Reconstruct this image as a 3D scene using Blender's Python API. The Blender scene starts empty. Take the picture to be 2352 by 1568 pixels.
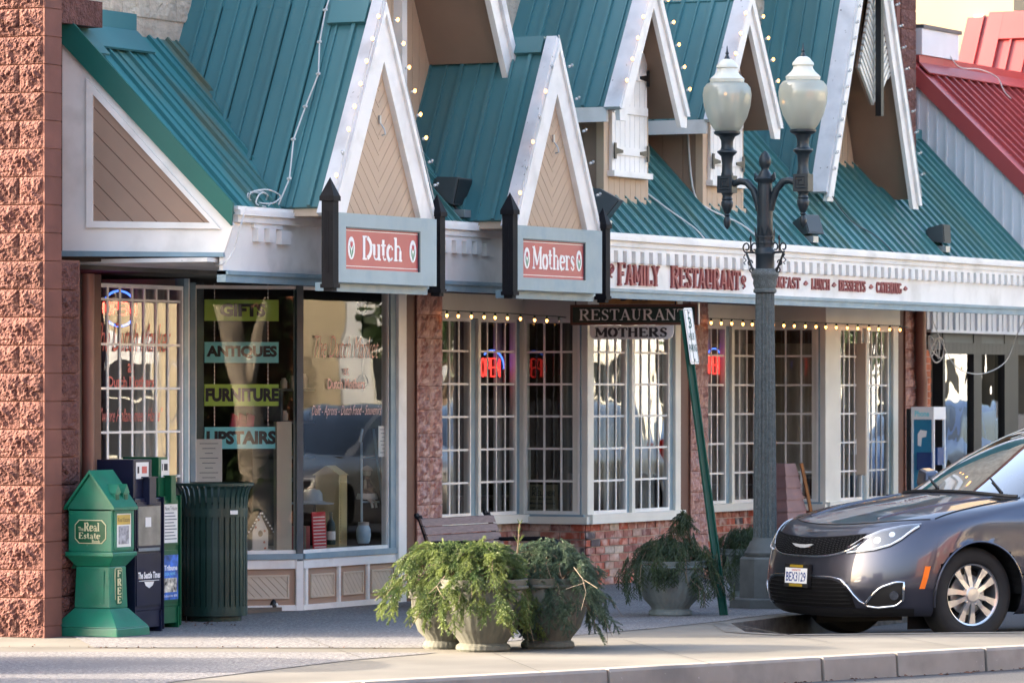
import bpy, math, random
from mathutils import Vector, Matrix
R = math.radians
random.seed(11)
SC = bpy.context.scene
COL = SC.collection

# ---------------------------------------------------------------- camera
F = 10975.0; CX = 1176.0; CY = 900.0; D = 18.5; H = 1.75; X0 = -38.0
CA, SA = 0.8965, 0.4430
cd = bpy.data.cameras.new('camera')
cam = bpy.data.objects.new('camera', cd); COL.objects.link(cam)
cam.location = (X0, -D, H)
_r = Vector((SA, -CA, 0)).normalized(); _u = Vector((0, 0, 1)); _b = _r.cross(_u)
cam.matrix_world = Matrix(((_r.x, _u.x, _b.x, X0), (_r.y, _u.y, _b.y, -D), (_r.z, _u.z, _b.z, H), (0, 0, 0, 1)))
cd.sensor_width = 36.0; cd.lens = 36.0 * F / 2352.0
cd.shift_x = 0.0; cd.shift_y = (900 - 784) / 2352.0
cd.clip_start = 0.5; cd.clip_end = 2000
cd.dof.use_dof = True; cd.dof.focus_distance = 34.0; cd.dof.aperture_fstop = 8.0
SC.camera = cam

# ---------------------------------------------------------------- light
SUN_EL = 21.0
sunh = Vector((-SA - 0.02, CA, 0)).normalized()
to_sun = Vector((sunh.x * math.cos(R(SUN_EL)), sunh.y * math.cos(R(SUN_EL)), math.sin(R(SUN_EL))))
w = bpy.data.worlds.new('World'); SC.world = w; w.use_nodes = True
nt = w.node_tree; nt.nodes.clear()
sky = nt.nodes.new('ShaderNodeTexSky'); sky.sky_type = 'NISHITA'; sky.sun_disc = False
sky.sun_elevation = R(SUN_EL); sky.sun_rotation = math.atan2(to_sun.x, to_sun.y)
sky.air_density = 1.0; sky.dust_density = 7.0; sky.ozone_density = 1.0
bg = nt.nodes.new('ShaderNodeBackground'); bg.inputs[1].default_value = 0.15
wo = nt.nodes.new('ShaderNodeOutputWorld')
nt.links.new(sky.outputs[0], bg.inputs[0]); nt.links.new(bg.outputs[0], wo.inputs[0])
sl = bpy.data.lights.new('sun', 'SUN'); sl.energy = 2.0; sl.angle = R(0.53); sl.color = (1.0, 0.87, 0.70)
so = bpy.data.objects.new('sun', sl); COL.objects.link(so)
so.rotation_euler = to_sun.to_track_quat('Z', 'Y').to_euler()
SC.view_settings.view_transform = 'Standard'; SC.view_settings.look = 'None'
SC.view_settings.gamma = 1.0; SC.view_settings.use_curve_mapping = False
SC.view_settings.exposure = 2.78
SC.cycles.max_bounces = 7; SC.cycles.transparent_max_bounces = 16; SC.cycles.caustics_reflective = False
SC.cycles.sample_clamp_indirect = 6.0

# ---------------------------------------------------------------- measuring helpers
def ray(px):
    t = (px - CX) / F
    return CA + SA * t, SA - CA * t
def U(px, o=0.0):
    c, s = ray(px); return (D - o) / s * c + X0
def PT(px, py, o=0.0):
    c, s = ray(px); l = (D - o) / s
    return Vector((l * c + X0, -o, H + (CY - py) / F * l))
def ZP(px, py, o=0.0): return PT(px, py, o).z
def GP(px, py, z=0.0):
    c, s = ray(px); l = (H - z) * F / (py - CY)
    return Vector((l * c + X0, -D + l * s, z))
def CP(px, py, l):            # point at camera depth l
    c, s = ray(px); return Vector((l * c + X0, -D + l * s, H + (CY - py) / F * l))
def PX(p):                    # world -> pixel
    dx = p[0] - X0; dy = p[1] + D
    l = dx * CA + dy * SA; h = dx * SA - dy * CA
    return CX + h / l * F, CY - (p[2] - H) / l * F

# ---------------------------------------------------------------- materials
def _ramp(nt, c0, c1, p0=0.35, p1=0.65):
    r = nt.nodes.new('ShaderNodeValToRGB'); e = r.color_ramp.elements
    e[0].position = p0; e[1].position = p1
    e[0].color = (*c0, 1); e[1].color = (*c1, 1); return r
def mat(name, col, rough=0.6, var=0.12, vs=4.0, bump=0.0, bs=40.0, bd=0.01, metal=0.0, coat=0.0, spec=0.4,
        col2=None, p0=0.35, p1=0.65, rnd=0.0, spots=None, sps=60.0, spt=0.68, emit=None, es=0.0, stretch=None, detail=4.0, trans=0.0, crough=0.05, dirt=None, ds=1.2):
    m = bpy.data.materials.new(name); m.use_nodes = True
    nt = m.node_tree; b = nt.nodes['Principled BSDF']; L = nt.links.new
    tc = nt.nodes.new('ShaderNodeTexCoord'); src = tc.outputs['Object']
    if stretch:
        mp = nt.nodes.new('ShaderNodeMapping'); mp.inputs['Scale'].default_value = stretch
        L(src, mp.inputs[0]); src = mp.outputs[0]
    n = nt.nodes.new('ShaderNodeTexNoise'); n.inputs['Scale'].default_value = vs; n.inputs['Detail'].default_value = detail
    L(src, n.inputs[0])
    if col2 is None:
        c0 = tuple(max(0, c * (1 - var)) for c in col); c1 = tuple(min(1, c * (1 + var)) for c in col)
    else: c0, c1 = col, col2
    rp = _ramp(nt, c0, c1, p0, p1); L(n.outputs[0], rp.inputs[0]); out = rp.outputs[0]
    if spots:
        n2 = nt.nodes.new('ShaderNodeTexNoise'); n2.inputs['Scale'].default_value = sps; n2.inputs['Detail'].default_value = 2
        L(src, n2.inputs[0]); r2 = _ramp(nt, (0, 0, 0), (1, 1, 1), spt, spt + 0.06); L(n2.outputs[0], r2.inputs[0])
        mx = nt.nodes.new('ShaderNodeMix'); mx.data_type = 'RGBA'; L(r2.outputs[0], mx.inputs[0]); L(out, mx.inputs[6]); mx.inputs[7].default_value = (*spots, 1); out = mx.outputs[2]
    if dirt:
        n3 = nt.nodes.new('ShaderNodeTexNoise'); n3.inputs['Scale'].default_value = ds; n3.inputs['Detail'].default_value = 6
        L(src, n3.inputs[0]); r3 = _ramp(nt, (0, 0, 0), (1, 1, 1), 0.5, 0.8); L(n3.outputs[0], r3.inputs[0])
        mx = nt.nodes.new('ShaderNodeMix'); mx.data_type = 'RGBA'; L(r3.outputs[0], mx.inputs[0]); L(out, mx.inputs[6]); mx.inputs[7].default_value = (*dirt, 1); out = mx.outputs[2]
    if rnd:
        oi = nt.nodes.new('ShaderNodeObjectInfo'); mr = nt.nodes.new('ShaderNodeMapRange')
        mr.inputs[3].default_value = 1 - rnd; mr.inputs[4].default_value = 1 + rnd
        L(oi.outputs['Random'], mr.inputs[0]); hs = nt.nodes.new('ShaderNodeHueSaturation')
        L(mr.outputs[0], hs.inputs['Value']); L(out, hs.inputs['Color']); out = hs.outputs[0]
    L(out, b.inputs['Base Color'])
    b.inputs['Roughness'].default_value = rough; b.inputs['Metallic'].default_value = metal
    b.inputs['Coat Weight'].default_value = coat; b.inputs['Coat Roughness'].default_value = crough
    b.inputs['Specular IOR Level'].default_value = spec
    b.inputs['Transmission Weight'].default_value = trans
    if emit: b.inputs['Emission Color'].default_value = (*emit, 1); b.inputs['Emission Strength'].default_value = es
    if bump:
        nb = nt.nodes.new('ShaderNodeTexNoise'); nb.inputs['Scale'].default_value = bs; nb.inputs['Detail'].default_value = 5
        L(src, nb.inputs[0]); bp = nt.nodes.new('ShaderNodeBump'); bp.inputs['Strength'].default_value = bump; bp.inputs['Distance'].default_value = bd
        L(nb.outputs[0], bp.inputs['Height']); L(bp.outputs[0], b.inputs['Normal'])
    return m
def glass(name, tint=(0.75, 0.8, 0.8), k=1.6, base=0.03, wav=0.0, ws=1.2, rough=0.0):
    m = bpy.data.materials.new(name); m.use_nodes = True; nt = m.node_tree; nt.nodes.clear(); L = nt.links.new
    o = nt.nodes.new('ShaderNodeOutputMaterial'); mx = nt.nodes.new('ShaderNodeMixShader')
    tr = nt.nodes.new('ShaderNodeBsdfTransparent'); tr.inputs[0].default_value = (*tint, 1)
    gl = nt.nodes.new('ShaderNodeBsdfGlossy'); gl.inputs['Roughness'].default_value = rough; gl.inputs[0].default_value = (1, 1, 1, 1)
    fr = nt.nodes.new('ShaderNodeFresnel'); fr.inputs[0].default_value = 1.5
    ml = nt.nodes.new('ShaderNodeMath'); ml.operation = 'MULTIPLY_ADD'; ml.inputs[1].default_value = k; ml.inputs[2].default_value = base; ml.use_clamp = True
    L(fr.outputs[0], ml.inputs[0]); L(ml.outputs[0], mx.inputs[0]); L(tr.outputs[0], mx.inputs[1]); L(gl.outputs[0], mx.inputs[2]); L(mx.outputs[0], o.inputs[0])
    if wav:
        tc = nt.nodes.new('ShaderNodeTexCoord'); n = nt.nodes.new('ShaderNodeTexNoise'); n.inputs['Scale'].default_value = ws; n.inputs['Detail'].default_value = 1.0
        L(tc.outputs['Object'], n.inputs[0]); bp = nt.nodes.new('ShaderNodeBump'); bp.inputs['Strength'].default_value = 1.0; bp.inputs['Distance'].default_value = wav
        L(n.outputs[0], bp.inputs['Height']); L(bp.outputs[0], gl.inputs['Normal'])
    return m
def emis(name, col, s):
    m = bpy.data.materials.new(name); m.use_nodes = True; nt = m.node_tree; nt.nodes.clear()
    o = nt.nodes.new('ShaderNodeOutputMaterial'); e = nt.nodes.new('ShaderNodeEmission'); e.inputs[0].default_value = (*col, 1); e.inputs[1].default_value = s
    nt.links.new(e.outputs[0], o.inputs[0]); return m

M = {}
M['white'] = mat('white_paint', (0.81, 0.795, 0.765), 0.45, 0.04, 3.0, 0.15, 60, 0.002, dirt=(0.60, 0.585, 0.55), ds=3.5)
M['cream'] = mat('cream_paint', (0.70, 0.69, 0.63), 0.45, 0.05, 3.0)
M['white_old'] = mat('weathered_white_board', (0.68, 0.68, 0.69), 0.55, 0.06, 6.0, spots=(0.16, 0.15, 0.13), sps=26, spt=0.70, dirt=(0.45, 0.45, 0.46), ds=4)
M['teal'] = mat('teal_roof_metal', (0.056, 0.175, 0.190), 0.38, 0.10, 1.6, metal=0.0, spec=0.5, rnd=0.13, stretch=(.6, .6, .22), spots=(.34, .40, .40), sps=16, spt=.80, dirt=(0.085, 0.17, 0.165), ds=1.1)
M['teal_rust'] = mat('stained_teal_roof_metal', (0.045, 0.19, 0.20), 0.42, 0.10, 1.6, spec=0.5, rnd=0.06, dirt=(0.16, 0.125, 0.055), ds=1.5, stretch=(2.2, 0.5, 0.5))
M['green_trim'] = mat('green_rake_metal', (0.012, 0.115, 0.095), 0.35, 0.06, 2.0)
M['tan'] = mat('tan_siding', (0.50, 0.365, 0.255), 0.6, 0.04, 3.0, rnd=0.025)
M['tan_dark'] = mat('tan_siding_in_shade', (0.285, 0.19, 0.135), 0.6, 0.05, 3.0, rnd=0.03)  # tan siding with shade put into the colour, for dormer sides and soffits
M['tan_cheek'] = mat('cheek_siding_in_shade', (0.33, 0.225, 0.165), 0.6, 0.04, 3.0, rnd=0.02)  # the same tan, with the shade on the awning end mixed into its colour
M['tan_panel'] = mat('beige_panel', (0.56, 0.47, 0.37), 0.6, 0.03, 3.0, rnd=0.02)
M['brown_panel'] = mat('brown_panel', (0.36, 0.235, 0.165), 0.55, 0.04, 3.0)
M['bluegrey'] = mat('blue_grey_paint', (0.20, 0.30, 0.36), 0.4, 0.08, 5.0, dirt=(0.30, 0.37, 0.40), ds=6)
M['signgrey'] = mat('grey_green_paint', (0.30, 0.385, 0.41), 0.5, 0.06, 4.0, dirt=(0.22, 0.32, 0.38), ds=5)
M['darkblue'] = mat('dark_blue_frame', (0.045, 0.075, 0.095), 0.35, 0.08)
M['brownpaint'] = mat('red_brown_paint', (0.115, 0.045, 0.030), 0.5, 0.08, 3, 0.1, 30, 0.003)
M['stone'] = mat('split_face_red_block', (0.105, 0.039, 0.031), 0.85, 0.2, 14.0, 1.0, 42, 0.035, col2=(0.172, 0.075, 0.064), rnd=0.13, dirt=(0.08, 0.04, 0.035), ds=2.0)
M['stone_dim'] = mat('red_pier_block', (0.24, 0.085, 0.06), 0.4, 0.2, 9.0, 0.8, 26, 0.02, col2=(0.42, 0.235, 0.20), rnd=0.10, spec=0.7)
M['smoothstone'] = mat('smooth_red_block', (0.165, 0.066, 0.050), 0.8, 0.12, 5.0, 0.3, 70, 0.003, rnd=0.04)
M['mortar'] = mat('mortar', (0.21, 0.095, 0.072), 0.9, 0.08, 20)
M['mortar_grey'] = mat('pale_mortar', (0.42, 0.36, 0.32), 0.9, 0.1, 20)
M['creamblock'] = mat('cream_block', (0.52, 0.45, 0.36), 0.85, 0.15, 7.0, 0.9, 30, 0.02, rnd=0.06, dirt=(0.30, 0.25, 0.20), ds=3)
BR = [(0.36, 0.085, 0.05), (0.34, 0.15, 0.115), (0.27, 0.095, 0.075), (0.40, 0.26, 0.21), (0.21, 0.075, 0.065), (0.44, 0.36, 0.30), (0.085, 0.065, 0.07), (0.33, 0.13, 0.095)]
BM = [mat('brick_%d' % i, c, 0.8, 0.2, 18.0, 0.4, 60, 0.004, dirt=(0.55, 0.46, 0.42), ds=9, rnd=0.08) for i, c in enumerate(BR)]
M['brick_orange'] = mat('orange_brick', (0.42, 0.13, 0.06), 0.8, 0.15, 12, rnd=0.12)
M['black'] = mat('black_metal', (0.012, 0.012, 0.014), 0.35, 0.1)
M['blackpost'] = mat('black_painted_post', (0.011, 0.011, 0.014), 0.6, 0.15, 8, spec=.12)
M['signred'] = mat('dusty_red_sign', (0.42, 0.085, 0.092), 0.35, 0.03, 2)
M['letterred'] = mat('red_letter_paint', (0.30, 0.075, 0.070), 0.5, 0.08, 10)
M['signwhite'] = mat('sign_white', (0.80, 0.80, 0.80), 0.4, 0.02)
M['leafgreen'] = mat('tulip_leaf_print', (0.06, 0.25, 0.13), 0.4, 0.1)
M['tulip'] = mat('tulip_print', (0.45, 0.06, 0.08), 0.4, 0.1)
M['lamp_iron'] = mat('dark_green_cast_iron', (0.016, 0.026, 0.034), 0.38, 0.15, 10, 0.3, 90, 0.002)
M['lamp_conc'] = mat('grey_granite_shaft', (0.085, 0.10, 0.10), 0.6, 0.2, 30, 0.5, 160, 0.003, spots=(0.22, 0.24, 0.24), sps=150, spt=0.6)
M['lamp_base'] = mat('grey_lamp_plinth', (0.105, 0.110, 0.105), 0.75, 0.15, 8, 0.3, 100, 0.003)
M['boxgreen'] = mat('green_plastic', (0.012, 0.16, 0.095), 0.30, 0.15, 5, spec=0.5, dirt=(0.035, 0.15, 0.11), ds=7, spots=(.10, .22, .17), sps=40, spt=.72)
M['boxnavy'] = mat('navy_sheet_metal', (0.010, 0.013, 0.035), 0.3, 0.12, 6)
M['boxblue'] = mat('blue_plastic', (0.012, 0.045, 0.17), 0.25, 0.1, 6)
M['boxdgreen'] = mat('dark_green_sheet_metal', (0.008, 0.09, 0.042), 0.3, 0.1, 6)
M['bingreen'] = mat('dark_green_steel', (0.010, 0.036, 0.030), 0.35, 0.12, 6, dirt=(0.03, 0.06, 0.055), ds=5, spots=(.09, .10, .09), sps=45, spt=.74)
M['gold'] = mat('cream_lettering', (0.62, 0.58, 0.36), 0.4, 0.05)
M['benchwood'] = mat('grey_brown_wood', (0.20, 0.13, 0.115), 0.6, 0.2, 12, 0.3, 60, 0.002, stretch=(1, 8, 8), rnd=0.08)
M['pot'] = mat('mossy_concrete', (0.125, 0.125, 0.105), 0.85, 0.2, 6, 0.6, 50, 0.006, dirt=(0.075, 0.085, 0.05), ds=3.5, stretch=(1, 1, 0.5))
M['pot_d'] = mat('blue_grey_concrete', (0.17, 0.20, 0.195), 0.85, 0.2, 6, 0.6, 50, 0.006, dirt=(0.10, 0.12, 0.10), ds=5, stretch=(1, 1, 0.5))
M['soil'] = mat('soil', (0.03, 0.02, 0.015), 0.95)
M['twig'] = mat('twig_bark', (0.17, 0.12, 0.085), 0.8)
def leafmat(name, c0, c1, scale=5.0, tl=0.35):
    m = bpy.data.materials.new(name); m.use_nodes = True; nt = m.node_tree; b = nt.nodes['Principled BSDF']; L = nt.links.new
    tc = nt.nodes.new('ShaderNodeTexCoord'); n = nt.nodes.new('ShaderNodeTexNoise'); n.inputs['Scale'].default_value = scale; n.inputs['Detail'].default_value = 3
    L(tc.outputs['Object'], n.inputs[0]); r = _ramp(nt, c0, c1, 0.35, 0.65); L(n.outputs[0], r.inputs[0]); L(r.outputs[0], b.inputs['Base Color'])
    b.inputs['Roughness'].default_value = 0.42; b.inputs['Specular IOR Level'].default_value = 0.5
    t = nt.nodes.new('ShaderNodeBsdfTranslucent'); L(r.outputs[0], t.inputs[0]); mx = nt.nodes.new('ShaderNodeMixShader'); mx.inputs[0].default_value = tl
    L(b.outputs[0], mx.inputs[1]); L(t.outputs[0], mx.inputs[2]); L(mx.outputs[0], nt.nodes['Material Output'].inputs[0]); return m
M['fir'] = leafmat('fir_needles', (0.06, 0.105, 0.035), (0.21, 0.26, 0.075), 7)
M['fir_blue'] = leafmat('blue_green_needles', (0.045, 0.085, 0.06), (0.105, 0.15, 0.09), 7)
M['cedar'] = leafmat('cedar_fronds', (0.022, 0.045, 0.018), (0.055, 0.085, 0.03), 9, 0.2)
M['concrete'] = mat('pale_concrete', (0.158, 0.147, 0.127), 0.85, 0.16, 1.1, 0.35, 90, 0.003, dirt=(0.125, 0.116, 0.10), ds=1.0, spots=(0.085, 0.078, 0.07), sps=24, spt=0.71)
M['aggregate'] = mat('exposed_aggregate', (0.165, 0.16, 0.163), 0.85, 0.45, 38, 1.0, 60, 0.012, spots=(0.33, 0.31, 0.29), sps=48, spt=0.60, dirt=(0.12, 0.118, 0.125), ds=1.0)
M['kerb'] = mat('kerb_concrete', (0.27, 0.245, 0.22), 0.85, 0.12, 3, 0.4, 60, 0.004, dirt=(0.15, 0.14, 0.13), ds=2.5, spots=(0.45, 0.42, 0.38), sps=30, spt=0.72)
M['asphalt'] = mat('asphalt', (0.055, 0.055, 0.06), 0.85, 0.25, 60, 0.6, 120, 0.006, dirt=(0.08, 0.08, 0.085), ds=0.6)
M['downspout'] = mat('brown_downspout', (0.19, 0.080, 0.060), 0.35, 0.08, 4)
M['curtain'] = mat('grey_curtain', (0.42, 0.41, 0.40), 0.9, 0.06)
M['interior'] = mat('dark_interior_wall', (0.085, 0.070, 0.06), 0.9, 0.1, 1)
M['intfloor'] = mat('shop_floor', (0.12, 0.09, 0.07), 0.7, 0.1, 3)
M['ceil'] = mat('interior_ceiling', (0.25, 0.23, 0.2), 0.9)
M['glass'] = glass('window_glass', (0.80, 0.84, 0.84), 1.6, 0.02, 0.0022, 2.2)
M['shopglass'] = glass('shop_window_glass', (0.88, 0.90, 0.90), 0.62, 0.012, 0.0012, 1.5)
M['carglass'] = glass('car_glass', (0.30, 0.36, 0.36), 3.0, 0.08, 0.0)
M['bulb_on'] = emis('lit_bulb', (1.0, 0.36, 0.075), 1.9)
M['bulb_off'] = glass('clear_bulb_glass', (0.9, 0.9, 0.9), 3.0, 0.1, 0.0)
M['cable_w'] = mat('white_cable', (0.60, 0.60, 0.58), 0.5, 0.1)
M['cable_g'] = mat('green_light_socket', (0.02, 0.05, 0.035), 0.5, 0.1)
M['neon_r'] = emis('red_neon_tube', (1.0, 0.04, 0.03), .55)
M['neon_b'] = emis('blue_neon_tube', (0.08, 0.2, 1.0), .5)
M['paper'] = mat('paper', (0.72, 0.71, 0.68), 0.8, 0.04)
M['ink'] = mat('dark_ink', (0.04, 0.035, 0.04), 0.7, 0.05)
M['pinkscript'] = mat('pink_window_paint', (0.72, 0.42, 0.36), 0.5, 0.05)
M['redscript'] = mat('red_window_paint', (0.55, 0.13, 0.11), 0.5, 0.05)
M['lime'] = mat('lime_sign', (0.42, 0.62, 0.10), 0.6, 0.06)
M['aqua'] = mat('aqua_sign', (0.24, 0.72, 0.78), 0.6, 0.06)
M['bluewhite'] = mat('pale_blue_paint', (0.40, 0.55, 0.66), 0.5)
M['floodgrey'] = mat('grey_floodlight_metal', (0.075, 0.085, 0.09), 0.45, 0.1)
M['parkgreen'] = mat('green_sign_post', (0.008, 0.075, 0.055), 0.45, 0.1, dirt=(0.02, 0.09, 0.07), ds=6)
M['chrome'] = mat('chrome', (0.75, 0.76, 0.78), 0.08, 0.0, metal=1.0)
M['galv'] = mat('galvanised_steel', (0.42, 0.43, 0.44), 0.4, 0.1, metal=0.7)
M['redmetal'] = mat('red_roof_metal', (0.34, 0.065, 0.065), 0.35, 0.06, 2, rnd=0.04)
M['whitemetal'] = mat('white_corrugated_metal', (0.66, 0.69, 0.73), 0.4, 0.03)
M['creamwall'] = mat('cream_stucco', (0.37, 0.295, 0.195), 0.9, 0.05, 0.8)
M['yellowroof'] = mat('pale_yellow_wood', (0.55, 0.48, 0.25), 0.7)

# ---------------------------------------------------------------- mesh helpers
def new_obj(name, mesh):
    o = bpy.data.objects.new(name, mesh); COL.objects.link(o); return o
def wmat(o):
    if o is None: return Matrix.Identity(4)
    m = Matrix.LocRotScale(o.location, o.rotation_euler, o.scale)
    if o.parent: m = wmat(o.parent) @ o.matrix_parent_inverse @ m
    return m
def setp(o, parent, world=True):
    if parent is not None:
        o.parent = parent
        if world: o.matrix_parent_inverse = wmat(parent).inverted()
LAB = []
def thing(name, label, cat, loc=(0, 0, 0), rz=0.0, group=None):
    o = bpy.data.objects.new(name, None); COL.objects.link(o); o.empty_display_size = 0.1
    o.location = loc; o.rotation_euler = (0, 0, rz)
    tag(o, label, cat, group); return o
def tag(o, label, cat, group=None):
    o['label'] = label; o['category'] = cat
    if group: o['group'] = group
    return o
class MB:
    def __init__(s): s.v = []; s.f = []
    def add(s, vs, fs):
        b = len(s.v); s.v += [tuple(v) for v in vs]; s.f += [tuple(i + b for i in f) for f in fs]; return s
    def box(s, x0, x1, y0, y1, z0, z1):
        return s.add([(x0, y0, z0), (x1, y0, z0), (x1, y1, z0), (x0, y1, z0), (x0, y0, z1), (x1, y0, z1), (x1, y1, z1), (x0, y1, z1)],
                     [(0, 3, 2, 1), (4, 5, 6, 7), (0, 1, 5, 4), (1, 2, 6, 5), (2, 3, 7, 6), (3, 0, 4, 7)])
    def obox(s, c, ax, ay, az, hx, hy, hz):
        c = Vector(c); vs = []
        for k in (-1, 1):
            for (i, j) in ((-1, -1), (1, -1), (1, 1), (-1, 1)): vs.append(c + ax * (i * hx) + ay * (j * hy) + az * (k * hz))
        return s.add(vs, [(0, 3, 2, 1), (4, 5, 6, 7), (0, 1, 5, 4), (1, 2, 6, 5), (2, 3, 7, 6), (3, 0, 4, 7)])
    def prism(s, poly, fr, n0, n1):
        o, ax, ay, az = fr; k = len(poly)
        a = [o + ax * p[0] + ay * p[1] + az * n0 for p in poly]; b = [o + ax * p[0] + ay * p[1] + az * n1 for p in poly]
        fs = [tuple(range(k - 1, -1, -1)), tuple(range(k, 2 * k))] + [(i, (i + 1) % k, (i + 1) % k + k, i + k) for i in range(k)]
        return s.add(a + b, fs)
    def tube(s, pts, r, n=8, cap=True):
        pts = [Vector(p) for p in pts]; m = len(pts)
        rs = r if isinstance(r, (list, tuple)) else [r] * m
        t = (pts[1] - pts[0]).normalized(); up = Vector((0, 0, 1)) if abs(t.z) < 0.95 else Vector((1, 0, 0))
        a = t.cross(up).normalized(); vs = []
        for i, p in enumerate(pts):
            t = (pts[min(i + 1, m - 1)] - pts[max(i - 1, 0)])
            if t.length < 1e-9: t = Vector((0, 0, 1))
            t.normalize(); a = (a - t * a.dot(t))
            if a.length < 1e-6: a = t.orthogonal()
            a.normalize(); b = t.cross(a)
            for k in range(n):
                an = 2 * math.pi * k / n; vs.append(p + (a * math.cos(an) + b * math.sin(an)) * rs[i])
        fs = [(i * n + k, i * n + (k + 1) % n, (i + 1) * n + (k + 1) % n, (i + 1) * n + k) for i in range(m - 1) for k in range(n)]
        if cap: fs += [tuple(range(n - 1, -1, -1)), tuple((m - 1) * n + k for k in range(n))]
        return s.add(vs, fs)
    def lathe(s, prof, c=(0, 0, 0), n=24, flute=0, fd=0.0, sx=1.0, sy=1.0, cap=True):
        vs = []; m = len(prof)
        for (r, z) in prof:
            for k in range(n):
                an = 2 * math.pi * k / n; rr = r * (1 - fd * (0.5 + 0.5 * math.cos(flute * an))) if flute else r
                vs.append((c[0] + rr * math.cos(an) * sx, c[1] + rr * math.sin(an) * sy, c[2] + z))
        fs = [(i * n + k, i * n + (k + 1) % n, (i + 1) * n + (k + 1) % n, (i + 1) * n + k) for i in range(m - 1) for k in range(n)]
        if cap and prof[0][0] > 1e-6: fs.append(tuple(range(n - 1, -1, -1)))
        if cap and prof[-1][0] > 1e-6: fs.append(tuple((m - 1) * n + k for k in range(n)))
        return s.add(vs, fs)
    def mesh(s, name, m=None, smooth=False, ang=None):
        me = bpy.data.meshes.new(name); me.from_pydata(s.v, [], s.f)
        if m: me.materials.append(m)
        if smooth:
            for p in me.polygons: p.use_smooth = True
            if ang:
                try: me.set_sharp_from_angle(angle=R(ang))
                except Exception: pass
        me.update(); return me
    def build(s, name, m, parent=None, world=True, smooth=False, ang=40, bevel=0.0):
        me = s.mesh(name, m, smooth, ang); o = new_obj(name, me); setp(o, parent, world)
        if bevel:
            bv = o.modifiers.new('b', 'BEVEL'); bv.width = bevel; bv.segments = 2; bv.limit_method = 'ANGLE'
        return o
def struct(o, kind='structure'): o['kind'] = kind; return o
XA, YA, ZA = Vector((1, 0, 0)), Vector((0, 1, 0)), Vector((0, 0, 1))
def FRF(o=0.0): return (Vector((0, -o, 0)), XA, ZA, -YA)       # facade parallel frame, poly coords (x, z)
def FRC(x): return (Vector((x, 0, 0)), -YA, ZA, -XA)            # cross wall facing the camera, poly coords (o, z)
def frAB(A, B):                                                 # vertical plane through plan points A,B
    A = Vector((A[0], A[1], 0)); ax = (Vector((B[0], B[1], 0)) - A).normalized(); return (A, ax, ZA, ax.cross(ZA))
def onplane(px, py, fr):                                        # pixel -> 2D coords in frame
    o, ax, ay, n = fr; c, s_ = ray(px); d = Vector((c, s_, (CY - py) / F)); C = Vector((X0, -D, H))
    l = (o - C).dot(n) / d.dot(n); p = C + d * l - o
    return (p.dot(ax), p.dot(ay))
def clip(poly, n, d):                                           # keep n.p <= d
    out = []
    for i in range(len(poly)):
        a, b = poly[i], poly[(i + 1) % len(poly)]
        da = a[0] * n[0] + a[1] * n[1] - d; db = b[0] * n[0] + b[1] * n[1] - d
        if da <= 0: out.append(a)
        if (da < 0 < db) or (db < 0 < da):
            t = da / (da - db); out.append((a[0] + (b[0] - a[0]) * t, a[1] + (b[1] - a[1]) * t))
    return out
def area(p): return 0.5 * sum(p[i][0] * p[(i + 1) % len(p)][1] - p[(i + 1) % len(p)][0] * p[i][1] for i in range(len(p)))
def strips(poly, fr, ang, wd, gap, n0, n1, name, m, parent, off=0.0, rib=None, ribm=None, jit=0.0):
    """cut poly into parallel boards running along ang (deg in frame)"""
    if area(poly) < 0: poly = poly[::-1]
    a = R(ang); n = (-math.sin(a), math.cos(a)); ds = [p[0] * n[0] + p[1] * n[1] for p in poly]
    k0 = math.floor((min(ds) - off) / wd); k1 = math.ceil((max(ds) - off) / wd); res = []
    for k in range(k0, k1):
        lo = off + k * wd + gap / 2; hi = off + (k + 1) * wd - gap / 2
        q = clip(poly, n, hi); q = clip(q, (-n[0], -n[1]), -lo) if q else q
        if len(q) < 3 or area(q) < 1e-5: continue
        mb = MB(); j = random.uniform(0, jit); mb.prism(q, fr, n0, n1 + j)
        if rib:
            for rr in rib:      # (offset 0..1, width, height)
                c = off + (k + rr[0]) * wd; q2 = clip(clip(poly, n, c + rr[1] / 2), (-n[0], -n[1]), -(c - rr[1] / 2))
                if len(q2) > 2 and area(q2) > 1e-6: mb.prism(q2, fr, n1, n1 + rr[2])
        res.append(mb.build(name, m, parent))
    return res
def plane3(a, b, c):
    """frame on three world points: ax along a->b, normal = ax x ay"""
    a, b, c = Vector(a), Vector(b), Vector(c); ax = (b - a).normalized(); n = ax.cross(c - a).normalized(); return (a, ax, n.cross(ax), n)
def to2(fr, p): q = Vector(p) - fr[0]; return (q.dot(fr[1]), q.dot(fr[2]))

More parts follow.
